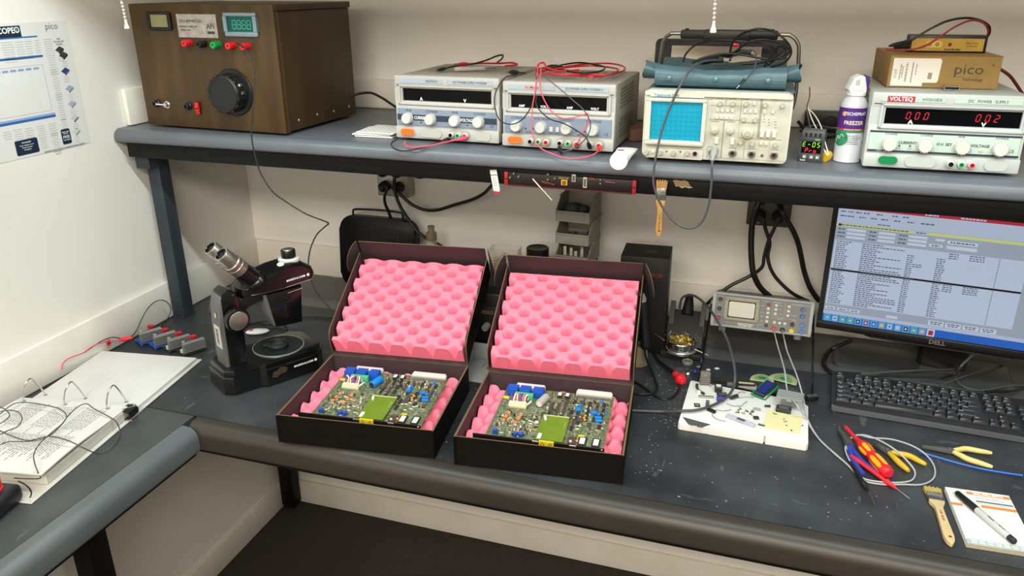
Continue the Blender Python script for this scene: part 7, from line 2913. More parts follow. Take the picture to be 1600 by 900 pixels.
for (c, a, m_, sz, lab) in (((1.515, -.315, .951), .4, 'w', .006, 'tiny wire clip beside the perforated lid'), ((1.539, -.326, .951), .2, 'w', .008, 'tiny white chip on the worktop under the analyser'), ((1.559, -.313, .951), .6, 'w', .009, 'small white square tile on the worktop under the analyser'),
                           ((1.493, -.369, .951), .9, 'w', .006, 'tiny white bead by the foam board corner'), ((1.509, -.354, .952), .3, 'b', .008, 'small purple cap by the foam board corner')):
    b = MB(T(c[0], c[1], .9508) @ rot(0, 0, a))
    if 'clip' in lab:
        b.tube([(-.007, -.003, .0008), (.004, -.003, .0008), (.0065, 0, .0008), (.004, .003, .0008), (-.005, .003, .0008), (-.006, .0, .0008), (.002, 0, .0008)], .0007, 6)
        tag(b.build('wire_clip', STEEL), lab, 'clip')
    elif m_ == 'b':
        b.lathe([(0, 0), (.005, 0), (.0055, .006), (.003, .009), (0, .009)], None, 14)
        tag(b.build('cap', mat('cap_purple', '#2c2a78', .4)), lab, 'cap')
    elif 'bead' in lab:
        b.sphere((0, 0, .0035), .0035, (1.3, 1, 1), 12, 8)
        tag(b.build('bead', WHITE), lab, 'bead')
    else:
        b.box(-sz * .6, sz * .6, -sz * .45, sz * .45, 0, .002, .0005, 1)
        b.box(-sz * .35, sz * .3, -sz * .25, sz * .25, .002, .0028, .0003, 1)
        tag(b.build('tile', mat('tile_white', '#cfd0cc', .5)), lab, 'tile')
cr = MB()
rc_ = random.Random(21)
for k in range(170):
    if k < 120:
        x, y = rc_.uniform(1.40, 1.52), rc_.uniform(-.62, -.33)
    else:
        x, y = rc_.uniform(1.15, 2.0), rc_.uniform(-.86, -.62)
    if (1.06 < x < 1.44 and y > -.92 and y < -.59 and x < 1.43):
        x = 1.46 + rc_.uniform(-.02, .03)
    s = rc_.uniform(.0008, .0022)
    cr.box(-s, s, -s * .5, s * .5, 0, .0006, 0, 1, T(x, y, .95075) @ rot(0, 0, rc_.uniform(0, 3)))
o = cr.build('solder_crumbs', mat('crumb_grey', '#807f79', .5), None, 0)
o['kind'] = 'stuff'
tag(o, 'scattered solder crumbs and clippings on the worktop around the foam board', 'crumbs')

# ---------------------------------------------------------------- green translucent pads
for k, (c, a, lab) in enumerate((((1.668, -.332, .953), .0, 'pale green half disc lying left under its twin behind the foam board'), ((1.714, -.325, .955), -.3, 'pale green half disc lying on top of its twin behind the foam board'))):
    t = thing('half_disc', lab, 'half disc', (c[0], c[1] - .018, .9508 + .003 * k), a, 'green half discs')
    r = .034 if k else .028
    pts_ = [(r * math.cos(PI * j / 18), 1.35 * r * math.sin(PI * j / 18)) for j in range(19)]
    b = MB()
    b.prism(pts_, 0, .0022, None, .0008)
    b.build('rim', mat('pad_cream', '#a9ad86', .35), t)
    b = MB()
    b.prism([(x * .66, .002 + y * .66) for x, y in pts_], .0022, .0027)
    b.build('green_field', mat('pad_green', '#4f9a72' if k else '#6f9a62', .35), t)
    b = MB()
    b.prism(rrect(-.008, .008, .01, .02, .002, 3), .0027, .003)
    b.build('dark_patch', mat('pad_dark', '#2c6a4c', .4), t)

# ---------------------------------------------------------------- white foam board and the parts on it
FB = mat('foam_board', '#dbdad6', .8, bump=.1, bscale=300)
fb = thing('foam_board', 'thick white foam board covered in loose electronic parts, front of the analyser', 'board', (1.499, -.63, .9507), math.radians(-1.5))
b = MB()
FW, FD, FH = .266, .205, .0165
rim_ = [(0, .004), (.004, 0), (.06, .0008), (.062, .002), (.066, .0005), (.178, 0), (.1785, .008), (.1815, .008), (.182, 0), (.262, .001), (FW, .006), (FW, .165), (.258, FD - .03), (.25, FD - .022), (.004, FD), (0, FD - .004)]
b.prism(rim_, 0, FH, None, .0012)
b.build('slab', FB, fb)
ZF = .9507 + FH + .0002
PRT = mat('part_grey', '#5f605d', .45, .3)
PRD = mat('part_dark', '#2e2f30', .45)
PRL = mat('part_light', '#a5a5a0', .35, .6)
CLR = mat('clear_tube', '#c9cadb', .15, alpha=.55)


def at(p, a=.0, dz=.0):
    return T(p[0], p[1], ZF + dz) @ rot(0, 0, a)


# grey plug standing at the corner under the bail
t = thing('grey_plug', 'grey ribbed plug standing at the back left corner of the foam board', 'plug', ((1.538, -.436, .968)[0], (1.538, -.436, .968)[1], ZF), .15)
b = MB()
b.box(-.012, .012, -.008, .008, .0, .034, .004)
for k in range(3):
    b.box(-.0126, .0126, -.0088, .0088, .004 + .0055 * k, .0068 + .0055 * k, .001, 1)
b.build('body', mat('plug_taupe', '#6b675e', .5), t)
MB().box(-.004, .004, -.0085, -.0075, .026, .028).build('mark', PRL, t)
# twist-head bolt
t = thing('bolt', 'small black wing bolt with white cap near the grey plug', 'bolt', ((1.53, -.478, .968)[0], (1.53, -.478, .968)[1], ZF), -.6)
b = MB()
b.tube([(-.016, .01, .006), (-.01, .004, .004), (.004, -.002, .004), (.016, -.003, .003)], lambda t: .0022 + .002 * abs(t - .5), 8)
b.cyl((-.018, .012, .002), (-.018, .012, .009), .0035, seg=10)
b.build('shank', PRD, t)
MB().lathe([(0, 0), (.0052, 0), (.0052, .006), (0, .0065)], T(.003, -.006, 0), 16).build('white_cap', mat('cap_offwhite', '#d8d8d4', .4), t)
# relay can and friends: (name, label, centre, angle, size, material, builder)
items = []


def blk(name, lab, c, a, sx, sy, sz, m, cat='component', top=None, leads=0, grp=None):
    sx, sy, sz = sx * 1.3, sy * 1.3, sz * 1.2
    t = thing(name, lab, cat, (c[0], c[1], ZF), a, grp)
    b = MB()
    b.box(-sx / 2, sx / 2, -sy / 2, sy / 2, 0, sz, min(sx, sy, sz) * .12, 1)
    b.build('body', m, t)
    if top:
        MB().box(-sx * .32, sx * .32, -sy * .3, sy * .22, sz, sz + .0004).build('label', top, t)
    if leads:
        for k in range(leads):
            x = -sx / 2 + sx * (k + .5) / leads
            for s in (1, -1):
                MB().tube([(x, s * sy / 2 * .9, sz * .5), (x, s * (sy / 2 + .002), sz * .45), (x, s * (sy / 2 + .003), .0005)], .0005, 4, 2).build('lead', PRL, t)
    return t


blk('relay', 'black relay with pale top on the foam board behind the small battery holder', (1.571, -.46, .969), .1, .013, .017, .012, PRD, 'relay', mat('relay_top', '#d0d0c8', .5))
blk('coin_holder', 'small dark cell holder lying right in front of the black relay', (1.581, -.483, .969), .3, .017, .01, .006, PRD, 'holder', PRT)
blk('metal_can', 'small grey metal can at the back middle of the foam board', (1.596, -.426, .969), .05, .011, .008, .007, PRT, 'component')
blk('chip', 'long black chip lying askew in the middle of the foam board', (1.608, -.484, .969), .9, .018, .0065, .005, PRD, 'chip', None, 5)
blk('bracket', 'grey bent metal bracket on the foam board left of the purple button', (1.547, -.5, .969), .15, .026, .006, .003, PRL, 'bracket')
blk('push_button', 'small purple button on the foam board under the cable', (1.579, -.508, .969), .3, .012, .009, .009, mat('button_purple', '#3a3d96', .4), 'button')
blk('memory_card', 'tiny black and grey card near the left edge of the foam board', (1.531, -.544, .969), .2, .01, .011, .002, PRD, 'card', PRL)
blk('dark_cube', 'little dark cube beside the tiny card on the foam board', (1.553, -.538, .969), .1, .006, .006, .011, PRT)
blk('chip', 'flat black square chip right of the clear tube', (1.659, -.562, .969), .2, .009, .008, .003, PRD, 'chip', None, 3)
blk('crystal', 'flat grey oval crystal behind the loose metal clippings', (1.66, -.525, .969), -.1, .012, .004, .004, PRL, 'crystal')
blk('transistor', 'dark transistor with bent legs at the note corner', (1.682, -.503, .969), .2, .01, .003, .004, PRD, 'transistor', None, 2)
blk('key_chip', 'dark sliver of plastic at the left end of the yellow note', (1.671, -.589, .969), -.3, .011, .004, .002, PRT)
blk('resistor_array', 'brown sliver left of the black module on the note', (1.698, -.531, .97), -.4, .007, .002, .0015, mat('sliver_brown', '#6b4a38', .5))
# cone plug
t = thing('nozzle', 'grey tapered nozzle with flange lying at the back of the foam board', 'nozzle', ((1.636, -.44, .969)[0], (1.636, -.44, .969)[1], ZF + .0085))
b = MB()
b.lathe([(0, -.022), (.0022, -.02), (.0055, .014), (.0055, .016), (.0084, .016), (.0084, .019), (0, .019)], rot(0, PI / 2, 0), 18)
b.build('cone', mat('nozzle_grey', '#77766f', .45), t)
# lcd module standing on end
t = thing('lcd_module', 'small blue character display on green board at the back of the foam board', 'display', R=rot(.1, 0, 1.18), loc=((1.675, -.433, .97)[0], (1.675, -.433, .97)[1], ZF + .004))
b = MB()
b.box(-.04, .04, -.018, .018, 0, .0016)
b.build('board', mat('lcd_green', '#1f7a52', .4), t)
b = MB()
b.box(-.036, .036, -.0125, .0125, .0016, .0085, .001, 1)
fr2 = b.build('frame', mat('lcd_frame', '#23262a', .4), t)
MB().box(-.032, .032, -.0085, .0085, .0085, .0089).build('blue_window', mat('lcd_blue', '#1a2a7c', .15), fr2)
b = MB()
for k in range(14):
    b.box(-.034 + .0025 * k, -.0332 + .0025 * k, -.0168, -.0155, -.0005, .0035)
b.build('pin_row', PRL, t)
MB().box(-.039, -.02, -.0165, -.013, .0016, .003, .0005, 1).build('side_part', mat('lcd_pale', '#b4c4b8', .5), t)
# clear relay box
t = thing('clear_case', 'small clear plastic case with a dark part inside, behind the yellow note', 'case', ((1.728, -.48, .969)[0], (1.728, -.48, .969)[1], ZF), -.12)
b = MB()
b.box(-.028, .028, -.02, .02, 0, .026, .002)
b.build('shell', mat('case_clear', '#c8ccca', .05, alpha=.22), t)
b = MB()
b.box(-.018, .016, -.012, .01, .0015, .01, .001)
b.build('dark_part', PRD, t)
b = MB()
b.box(-.0285, .0285, -.0205, .0205, .0225, .0265, .0015, 1)
b.build('lid_rim', mat('case_rim', '#9fa5a3', .1, alpha=.6), t)
MB().box(-.006, .006, -.0215, -.0203, .019, .0225, .0005, 1).build('latch', PRL, t)
# yellow note with little module
b = MB(T((1.713, -.559, .969)[0], (1.713, -.559, .969)[1], ZF) @ rot(0, 0, -.12))
b.box(-.036, .04, -.04, .04, .0, .0008)
nt_ = tag(b.build('sticky_note', mat('note_yellow', '#d9d3a2', .7)), 'pale yellow sticky note on the right half of the foam board', 'note')
t = thing('module', 'black square electronic module lying on the yellow sticky note', 'module', ((1.716, -.512, .97)[0], (1.716, -.512, .97)[1], ZF + .001), -.1)
b = MB()
b.box(-.016, .016, -.011, .011, 0, .008, .0008, 1)
b.build('body', PRD, t)
MB().box(-.01, .01, -.006, .006, .008, .0084).build('face_print', mat('module_face', '#55575a', .5), t)
for k, p in enumerate(((1.717, -.549, .97), (1.722, -.558, .97), (1.718, -.56, .97), (1.722, -.575, .97), (1.732, -.593, .97), (1.755, -.565, .97))):
    b = MB(T(p[0], p[1], ZF + .0009))
    b.sphere((0, 0, .001), .0012 + .0004 * (k == 4), (1.4, 1, .9), 8, 6)
    tag(b.build('bead', PRD), 'tiny dark bead on the yellow sticky note', 'bead', 'beads on the note')
# blade
b = MB(T((1.537, -.62, .969)[0], (1.537, -.62, .969)[1], ZF) @ rot(0, 0, -.05))
b.prism([(x * 1.35, y * 1.6) for x, y in [(-.024, .009), (-.012, -.007), (-.004, -.0085), (-.003, -.0065), (-.001, -.0085), (.001, -.0065), (.003, -.0092), (.01, -.0095), (.022, .002)]], 0, .0008)
tag(b.build('blade', mat('blade_steel', '#7d8083', .4, .7)), 'grey trapezoid utility blade at the front left of the foam board', 'blade')
# clear tube with chips
t = thing('chip_tube', 'clear plastic tube with a dark chip inside, front middle of the foam board', 'tube', ((1.627, -.586, .969)[0], (1.627, -.586, .969)[1], ZF), -.42)
b = MB()
b.box(-.033, .033, -.0065, .0065, .0, .006, .001)
b.build('shell', CLR, t)
MB().box(-.008, .01, -.004, .004, .001, .0062).build('chip', PRT, t)
# resistor leads / wires
for pts_, lab in (([(1.572, -.554, .97), (1.589, -.556, .971), (1.605, -.544, .97)], 'short grey lead beside the black connector on the foam board'),
                  ([(1.569, -.564, .97), (1.567, -.579, .97), (1.578, -.595, .97), (1.597, -.598, .97)], 'bent grey wire curving in front of the black connector'),
                  ([(1.593, -.518, .97), (1.608, -.525, .97), (1.623, -.52, .97)], 'straight component lead in the middle of the foam board'),
                  ([(1.622, -.53, .97), (1.632, -.507, .971), (1.638, -.494, .97)], 'fine slanting component lead behind the clippings'),
                  ([(1.612, -.472, .97), (1.622, -.457, .972), (1.633, -.456, .97)], 'fine arched lead by the long black chip'),
                  ([(1.615, -.486, .97), (1.635, -.476, .971), (1.652, -.472, .97)], 'fine component lead running to the blue display'),
                  ([(1.55, -.45, .97), (1.558, -.441, .972), (1.566, -.435, .97)], 'fine curled lead near the grey plug')):
    cable('lead_wire', lab, pts_, .0006, PRT, 'loose leads on the foam board', 'wire', 6, 5)
rcl = random.Random(4)
for k in range(16):
    c = Vector((1.633, -.539, .969)) + Vector((rcl.uniform(-.022, .022), rcl.uniform(-.012, .012), 0))
    b = MB(T(c.x, c.y, ZF) @ rot(0, 0, rcl.uniform(0, 3)))
    if k % 3 == 0:
        b.lathe([(.0012, 0), (.0024, 0), (.0024, .0016), (.0012, .0016), (.0012, 0)], None, 6)
    else:
        b.tube([(-.004, 0, .001), (0, .0014, .0016), (.004, 0, .001)], .0008, 5, 3)
    tag(b.build('clipping', mat('clip_brass', '#8f8460', .35, .7) if k % 2 else PRT), 'metal clipping in the loose heap in the middle of the foam board', 'clipping', 'clippings on the foam board')
# pencil and rod behind the board
b = MB()
p, q = Vector((1.552, -.39, .957)), Vector((1.653, -.379, .957))
pl_ = (q - p).length
b.lathe([(0, 0), (.0024, 0), (.0024, pl_ * .62)], align(p, q), 6)
b.mi = 1
b.lathe([(.0025, pl_ * .62), (.0025, pl_ * .94), (.0, pl_)], align(p, q), 6)
tag(b.build('pencil', [mat('pencil_dark', '#26241f', .5), mat('pencil_cream', '#b9a87a', .5)]), 'dark pencil with a cream end lying along the back edge of the foam board', 'pencil')
# connectors right of the board
t = thing('ribbon_connector', 'black ribbon connectors with pale pins lying right of the foam board', 'connector', ((1.78, -.408, .952)[0], (1.78, -.408, .952)[1], .9508), .5)
b = MB()
b.box(-.014, .014, -.006, .006, 0, .01, .001)
b.build('shell', BLACKP, t)
for k in range(5):
    for r in range(2):
        MB().box(-.011 + .005 * k, -.0095 + .005 * k, -.0035 + .005 * r, -.002 + .005 * r, .01, .0135).build('pin', PRL, t)

# ---------------------------------------------------------------- big cable, analyser leads with probes
cable('cable', 'thick grey black cable arching past the analyser and over the foam board', [(1.446, -.2, 1.056), (1.451, -.21, 1.089), (1.471, -.22, 1.105), (1.495, -.24, 1.106), (1.524, -.27, 1.094), (1.551, -.31, 1.076), (1.575, -.35, 1.055), (1.591, -.4, 1.04), (1.602, -.44, 1.021), (1.606, -.47, 1.003), (1.601, -.472, .977), (1.587, -.508, .974), (1.563, -.546, .974), (1.532, -.576, .974), (1.503, -.588, .974), (1.483, -.584, .966), (1.457, -.574, .956), (1.416, -.582, .955), (1.388, -.588, .955)], .0032, GCBL, None, 'cable', 10, 8)
cable('cable', 'thinner black cable lying left of the foam board towards the second carton', [(1.481, -.44, .954), (1.479, -.474, .954), (1.468, -.503, .954), (1.451, -.511, .954), (1.429, -.502, .954), (1.407, -.477, .954), (1.386, -.457, .954), (1.365, -.443, .954)], .0026, CBL)
b = MB(T((1.564, -.562, .97)[0], (1.564, -.562, .97)[1], ZF) @ rot(0, 0, -.5))
b.box(-.01, .01, -.004, .004, 0, .006, .001)
tag(b.build('cable_end', BLACKP), 'black connector end under the thick cable on the foam board', 'connector')
LW = mat('lead_grey_white', '#aaabad', .4)


def probe_lead(label, pts, pm, back, collar, tip, g):
    t = thing('test_probe', label, 'probe', back, 0, g)
    b = MB()
    b.tube(rel(t, pts), .0017, 8, 8)
    b.build('lead', LW, t)
    p, c, e = (Vector(q) for q in rel(t, [back, collar, tip]))
    L = align(p, c)
    ln = (c - p).length
    b = MB()
    b.lathe([(0, 0), (.0028, 0), (.0042, .012), (.0044, .02), (.0042, ln * .82), (.004, ln - .006), (.0062, ln - .004), (.0062, ln), (.0045, ln + .003), (.0034, ln + .012), (.0016, ln + .022), (0, ln + .022)], L, 18)
    b.build('handle', pm, t)
    b = MB()
    s_ = c + (c - p).normalized() * .02
    b.lathe([(0, 0), (.001, 0), (.001, (e - s_).length - .004), (0, (e - s_).length)], align(s_, e), 8)
    b.build('tip', STEEL, t)
    return t


zc = .9535
coilA = [(1.848, -.637, .957), (1.841, -.608, .956), (1.842, -.584, .957), (1.853, -.568, .962), (1.871, -.565, .968), (1.889, -.581, .975), (1.915, -.602, .976), (1.939, -.635, .974), (1.957, -.646, .962), (1.964, -.666, .954), (1.959, -.684, .953), (1.939, -.699, .953), (1.911, -.708, .953), (1.881, -.708, .953), (1.863, -.7, .953), (1.846, -.674, .953)]
coilB = [(1.845, -.649, .958), (1.842, -.618, .958), (1.846, -.595, .96), (1.861, -.577, .966), (1.887, -.585, .974), (1.925, -.573, .972), (1.963, -.566, .966), (1.988, -.586, .962), (2.004, -.609, .955), (2.006, -.642, .953), (1.993, -.673, .953), (1.971, -.693, .953), (1.942, -.7, .953), (1.901, -.713, .953), (1.869, -.707, .953)]
xs_, zs_ = tq(508, 373)
jA = tuple(tk.matrix_world @ Vector((tq(508, 373)[0], -.006, tq(508, 373)[1])))
jB = tuple(tk.matrix_world @ Vector((tq(571, 383)[0], -.006, tq(571, 383)[1])))
leadA = [jA, (1.697, -.27, 1.015), (1.704, -.33, 1.017), (1.714, -.4, 1.011), (1.723, -.455, .988), (1.74, -.535, 1), (1.76, -.533, .972), (1.784, -.57, .953), (1.813, -.625, .953), (1.835, -.659, .953), (1.857, -.694, .953), (1.869, -.716, .953), (1.901, -.717, .953), (1.936, -.706, .953), (1.971, -.695, .953), (1.995, -.668, .953), (2.004, -.629, .953), (1.996, -.597, .958), (1.972, -.575, .964), (1.931, -.573, .972), (1.889, -.582, .974), (1.865, -.566, .966), (1.849, -.578, .959), (1.842, -.602, .957), (1.845, -.624, .957), (1.849, -.642, .96)]
leadB = [jB, (1.718, -.28, 1.014), (1.729, -.34, 1.01), (1.743, -.41, 1.004), (1.758, -.47, .98), (1.766, -.533, .968), (1.79, -.584, .953), (1.819, -.633, .953), (1.838, -.663, .953), (1.862, -.705, .953), (1.896, -.71, .953), (1.931, -.701, .953), (1.955, -.685, .953), (1.964, -.658, .955), (1.953, -.639, .964), (1.931, -.62, .975), (1.905, -.593, .976), (1.879, -.568, .97), (1.858, -.566, .963), (1.844, -.584, .957), (1.839, -.614, .956), (1.842, -.642, .956), (1.847, -.665, .956)]
probe_lead('red test probe with grey lead lying across the worktop by the screwdriver', leadA, REDP, (1.847, -.645, .962), (1.909, -.714, .957), (1.944, -.751, .952), 'probes of the analyser')
probe_lead('black test probe with grey lead lying left of the red probe', leadB, BLACKP, (1.845, -.662, .957), (1.865, -.734, .957), (1.879, -.792, .953), 'probes of the analyser')
for jx, m_ in ((jA, REDP), (jB, BLACKP)):
    pass

# screwdriver with red and yellow grip
YGR = mat('grip_yellow', '#f0a818', .4)
sd = thing('screwdriver', 'screwdriver with fat red and yellow grip inside the coil of grey leads', 'screwdriver', (1.909, -.7, .968))
e0, e1, e2 = Vector((1.911, -.698, .966)), Vector((1.865, -.595, .968)), Vector((1.835, -.542, .962))
o0 = Vector(sd.location)
ln = (e1 - e0).length
L = align(e0 - o0, e1 - o0)
prof_ = [(0, 0), (.0085, .0), (.011, .003), (.0122, .012), (.0128, ln * .3), (.012, ln * .45), (.0098, ln * .56), (.0108, ln * .64), (.0118, ln * .76), (.0112, ln * .86), (.0085, ln * .93), (.006, ln)]
b = MB()
b.lathe(prof_, L, 28)
hd3 = b.build('grip', REDP, sd)


def prof_r(z):
    for (r0, z0_), (r1, z1_) in zip(prof_, prof_[1:]):
        if z0_ <= z <= z1_ and z1_ > z0_:
            return r0 + (r1 - r0) * (z - z0_) / (z1_ - z0_)
    return .01


for ring, (zc_, hl_) in enumerate(((ln * .3, ln * .19), (ln * .7, ln * .13))):
    for k in range(6):
        a0 = 2 * PI * (k + .5 * ring) / 6
        b = MB()
        N = 10

        def pad(u, v, a0=a0, zc_=zc_, hl_=hl_):
            z = zc_ + hl_ * (2 * u - 1)
            wdt = .36 * math.sqrt(max(.0, 1 - abs(2 * u - 1) ** 3.0))
            a = a0 + wdt * (2 * v - 1)
            r = prof_r(z) + .0007
            return tuple(L @ Vector((r * math.cos(a), r * math.sin(a), z)))
        b.grid(pad, 12, 6)
        b.build('yellow_pad', YGR, hd3, 60)
b = MB()
b.lathe([(.006, ln * .99), (.0048, ln + .006), (.004, ln + .02), (.0036, ln + (e2 - e1).length * .9), (0, ln + (e2 - e1).length * .92)], L, 16)
b.build('insulated_shaft', REDP, sd)
b = MB()
zt_ = ln + (e2 - e1).length * .9
b.lathe([(.002, zt_), (.002, zt_ + .012), (0, zt_ + .013)], L, 10)
b.build('blade', STEEL, sd)


def pliers(name, label, head, pivot, endA, endB, gm, w=.0042, jaw=None, bulgeA=None, bulgeB=None):
    """pliers lying flat: jaws head->pivot, two bent handles pivot->end; one mesh per half"""
    t = thing(name, label, 'pliers', (pivot[0], pivot[1], .9508))
    o = Vector((pivot[0], pivot[1], .9508))
    h = Vector(head) - o
    d = Vector((h.x, h.y, 0)).normalized()
    nrm = Vector((-d.y, d.x, 0))
    hl = Vector((h.x, h.y, 0)).length
    jm = jaw or STEEL
    for s, end, bul in ((1, endA, bulgeA), (-1, endB, bulgeB)):
        b = MB(Matrix(((d.x, nrm.x, 0, 0), (d.y, nrm.y, 0, 0), (0, 0, 1, 0), (0, 0, 0, 1))))
        b.prism([(-.01, -.006 * s), (.004, -.0055 * s), (.01, .0), (hl * .5, .0003 * s), (hl, .0003 * s), (hl, .0018 * s), (hl * .55, .0044 * s), (.008, .0068 * s), (-.01, .004 * s)][::s], .0015 + .0012 * (s > 0), .0085 + .0012 * (s > 0), None, .001)
        half = b.build('jaw', jm, t)
        e = Vector((end[0], end[1], .9508)) - o
        mid = e * .45 + Vector((bul[0], bul[1], 0)) if bul else e * .45 + nrm * s * .006
        st = -d * .006 + nrm * s * .002
        b = MB()
        b.tube([st + Vector((0, 0, .0058)), st * .4 + mid * .5 + Vector((0, 0, .0062)), mid + Vector((0, 0, .0062)), mid * .45 + e * .55 + Vector((0, 0, .0062)), e + Vector((0, 0, .0062))],
               lambda q: w * (.72 + .5 * math.sin(PI * min(1, q * 1.05)) ** .6 if q < .98 else .7), 12, 7)
        b.build('handle', gm, t)
    b = MB()
    b.lathe([(.0042, .0085), (.0042, .0108), (.0032, .0116), (0, .0116)], None, 18)
    b.build('rivet', PRT, t)
    return t


YP = mat('plier_yellow', '#d1ab2e', .45)
YP2 = mat('plier_cream', '#d9c67e', .45)
pliers('pliers', 'yellow handled pliers half under the grey leads, right of the screwdriver', (1.898, -.572, .957), (1.92, -.595, .957), (1.952, -.66, .957), (1.988, -.626, .957), YP, .005, PRT, (.004, -.012), (.01, .006))
pliers('pliers', 'pale yellow handled pliers lying open above the blue cable tie', (1.991, -.555, .957), (2.042, -.556, .957), (2.112, -.596, .957), (2.122, -.541, .957), YP2, .0048, PRT, (-.002, -.006), (-.002, .01))
pb_ = thing('pliers', 'blue and red handled combination pliers under the screwdriver', 'pliers', ((1.851, -.603, .955)[0], (1.851, -.603, .955)[1], .9508))
o = Vector(pb_.location)
b = MB()
h0, h1, h2 = (Vector(q) - o for q in ((1.832, -.528, .958), (1.839, -.561, .958), (1.846, -.602, .958)))
b.tube([h0, (h0 + h1) / 2 + Vector((-.003, 0, 0)), h1, h2], lambda q: .0035 + .004 * q, 10, 5)
jw = b.build('jaw', mat('jaw_grey', '#6a6c68', .4, .7), pb_)
b = MB()
h4 = Vector((1.841, -.528, .958)) - o
b.tube([h4, Vector((1.846, -.564, .958)) - o, Vector((1.851, -.601, .958)) - o], lambda q: .003 + .004 * q, 10, 5)
b.build('jaw', mat('jaw_grey', '#6a6c68', .4, .7), pb_)
BLH = mat('handle_blue', '#2b3f9a', .4)
b = MB()
b.tube([Vector(q) - o for q in ((1.85, -.597, .957), (1.857, -.623, .956), (1.871, -.657, .956), (1.895, -.682, .956), (1.919, -.687, .956))], lambda q: .0045 + .0012 * math.sin(PI * q), 12, 6)
b.build('handle', BLH, pb_)
b = MB()
b.tube([Vector(q) - o for q in ((1.846, -.603, .957), (1.849, -.635, .956), (1.856, -.671, .956), (1.867, -.699, .956))], lambda q: .0045 + .0012 * math.sin(PI * q), 12, 6)
b.build('handle', BLH, pb_)
# blue cable tie
b = MB()
pt2 = [(1.988, -.575, .953), (2.022, -.586, .953), (2.06, -.597, .953), (2.104, -.604, .953), (2.163, -.604, .953)]
b.tube(pt2, .0022, 6, 5)
c0 = Vector(pt2[0])
b.box(-.004, .004, -.003, .003, -.0015, .003, .0005, 1, T(*c0) @ rot(0, 0, -.3))
tag(b.build('cable_tie', mat('tie_blue', '#2f66c8', .4)), 'long blue cable tie on the worktop under the pale pliers', 'cable tie')
# brush on the bench
pb0, pb1 = Vector((1.987, -.725, .955)), Vector((1.991, -.871, .955))
d_ = (pb0 - pb1).normalized()
bb = thing('paint_brush', 'flat paint brush with pale wooden handle lying beside the note pad', 'brush', (pb0.x, pb0.y, .9508), math.atan2(d_.y, d_.x) - PI / 2)
brush(bb, T(0, 0, .0048), .027, (pb1 - pb0).length + .004, mat('brush_pale_wood', '#cdb78c', .5, noise=.3, nscale=30, col2='#c2aa7c', stretch=(1, .1, 1)), mat('bristle_yellow', '#c0a85a', .8, noise=.3, nscale=300, col2='#a08840', bump=.5, bscale=500))
# note pad and marker
np_ = thing('note_pad', 'white note pad with orange stripes at the front edge of the worktop', 'note pad', (2.016, -.866, .9508), math.radians(2.5))
PW_, PD_, PH_ = .108, .164, .01
b = MB()
b.box(0, PW_, 0, PD_, 0, PH_)
b.build('sheets', mat('pad_white', '#dcdcd9', .6), np_)
b = MB()
b.box(-.0002, PW_ + .0002, -.0002, .001, 0, PH_ - .001)
b.build('front_edge', mat('pad_edge', '#b8b29e', .8, noise=.2, nscale=300, col2='#9c9684', stretch=(.05, 1, 6)), np_)
ORG = mat('pad_orange', '#e8823c', .6)
for x0, x1, y0, y1 in ((.034, .107, .15, .158), (.0, .018, .108, .116), (.05, .108, .112, .12)):
    MB().box(x0, x1, y0, y1, PH_, PH_ + .0002).build('orange_stripe', ORG, np_)
text('lettering', 'SOIL-KELL-BOTA', .0068, WHITE, np_, T(.07, .154, PH_ + .0003), bold=.0002)
b = MB()
for y, x0, x1 in ((.143, .045, .085), (.138, .045, .095), (.124, .045, .105)):
    b.box(x0, x1, y, y + .0016, PH_, PH_ + .0002)
b.build('small_print', mat('pad_print', '#a9aeb4', .6), np_)
b = MB()
b.box(.045, .106, .1285, .1325, PH_, PH_ + .0002)
b.build('dark_line', mat('pad_dark_line', '#55606a', .6), np_)
b = MB()
b.box(.0, PW_, .0, .012, PH_, PH_ + .0002)
ft_ = b.build('footer_band', mat('pad_teal', '#9fb6b4', .6), np_)
b = MB()
for r in range(2):
    for k in range(8):
        b.box(.008 + .0125 * k, .017 + .0125 * k, .0025 + .005 * r, .0045 + .005 * r, PH_ + .0002, PH_ + .0004)
b.build('footer_print', WHITE, ft_)
b = MB()
b.box(.01, .022, .149, .1494, PH_, PH_ + .0002)
b.box(.01, .0104, .141, .149, PH_, PH_ + .0002)
b.box(.0216, .022, .141, .149, PH_, PH_ + .0002)
b.build('logo_mark', PRINT, np_)
mkr = thing('marker_pen', 'grey marker pen with black cap lying across the note pad', 'marker', (2.025, -.729, .967))
o = Vector(mkr.location)
m0, m1, m2 = (Vector(q) for q in ((2.023, -.726, .967), (2.09, -.85, .967), (2.049, -.77, .967)))
for q in (m0, m1, m2):
    q.z = .9508 + PH_ + .0066
L = align(m0 - o, m1 - o)
ln = (m1 - m0).length
cl_ = ln * .37
b = MB()
b.lathe([(0, 0), (.004, 0), (.0052, .002), (.0062, .03), (.0064, cl_), (.0055, cl_)], L, 22)
cp_ = b.build('cap', BLACKP, mkr)
b = MB()
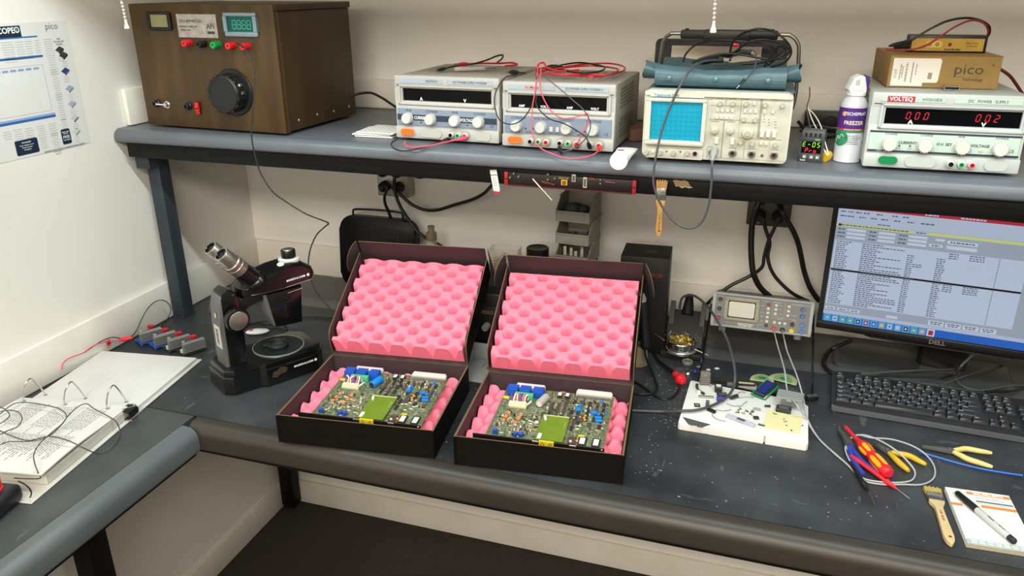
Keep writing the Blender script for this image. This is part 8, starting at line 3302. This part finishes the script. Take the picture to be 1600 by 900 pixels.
b.box(.0058, .0075, -.0016, .0016, .006, .04, .0005, 1, L @ rot(0, 0, 2.3))
b.build('pocket_clip', BLACKP, cp_)
b = MB()
b.lathe([(.0056, cl_), (.006, cl_ + .004), (.006, ln * .9), (.0055, ln * .91)], L, 22)
br_ = b.build('barrel', mat('marker_grey', '#b4b6b8', .35), mkr)
b = MB()
b.lathe([(.0056, ln * .9), (.0058, ln * .985), (.0045, ln), (0, ln)], L, 22)
b.build('end_plug', BLACKP, mkr)
dirx = (m1 - m0).normalized()
ang = math.atan2(dirx.y, dirx.x)
text('lettering', 'Sharpie', .0048, INK, br_, T(*((m0 + dirx * ln * .6) - o)) @ rot(0, 0, ang) @ T(0, .0, .0061))
text('lettering', 'FINE POINT', .0028, INK, br_, T(*((m0 + dirx * ln * .78) - o)) @ rot(0, 0, ang) @ T(0, .0, .0061))

# grey plastic moulding standing between the cartons
gm_ = thing('plastic_tray', 'pale grey plastic tray standing between the two open cartons', 'tray', (1.001, -.543, .951))
gm_.location.z = .9508
b = MB()
b.box(-.045, .05, -.02, .1, .0, .006, .002)
b.box(-.045, .05, .094, .1, .006, .05, .002)
b.box(-.045, -.04, -.02, .1, .006, .035, .002)
b.build('tray', mat('tray_grey', '#a3a6a6', .45), gm_)
gw = thing('clear_wedge', 'clear plastic wedge inside the pale grey tray between the cartons', 'wedge', (gm_.location.x + .012, gm_.location.y + .06, .9508 + .0065))
b = MB()
b.prism([(-.02, 0), (.024, 0), (.024, .032)], -.01, .02, FRONT)
b.build('wedge', mat('wedge_clear', '#b9bdbb', .08, alpha=.35), gw)
MB().cyl((.0, -.018, .004), (.018, -.018, .02), .0025, seg=8).build('dark_pin', PRD, gw)

# keep the hierarchy to thing > part > sub-part
bpy.context.view_layer.update()
for ob in list(SC.objects):
    chain = []
    a = ob.parent
    while a is not None:
        chain.append(a)
        a = a.parent
    if len(chain) > 2:
        mw = ob.matrix_world.copy()
        ob.parent = chain[-2]
        ob.matrix_parent_inverse = chain[-2].matrix_world.inverted()
        ob.matrix_basis = mw
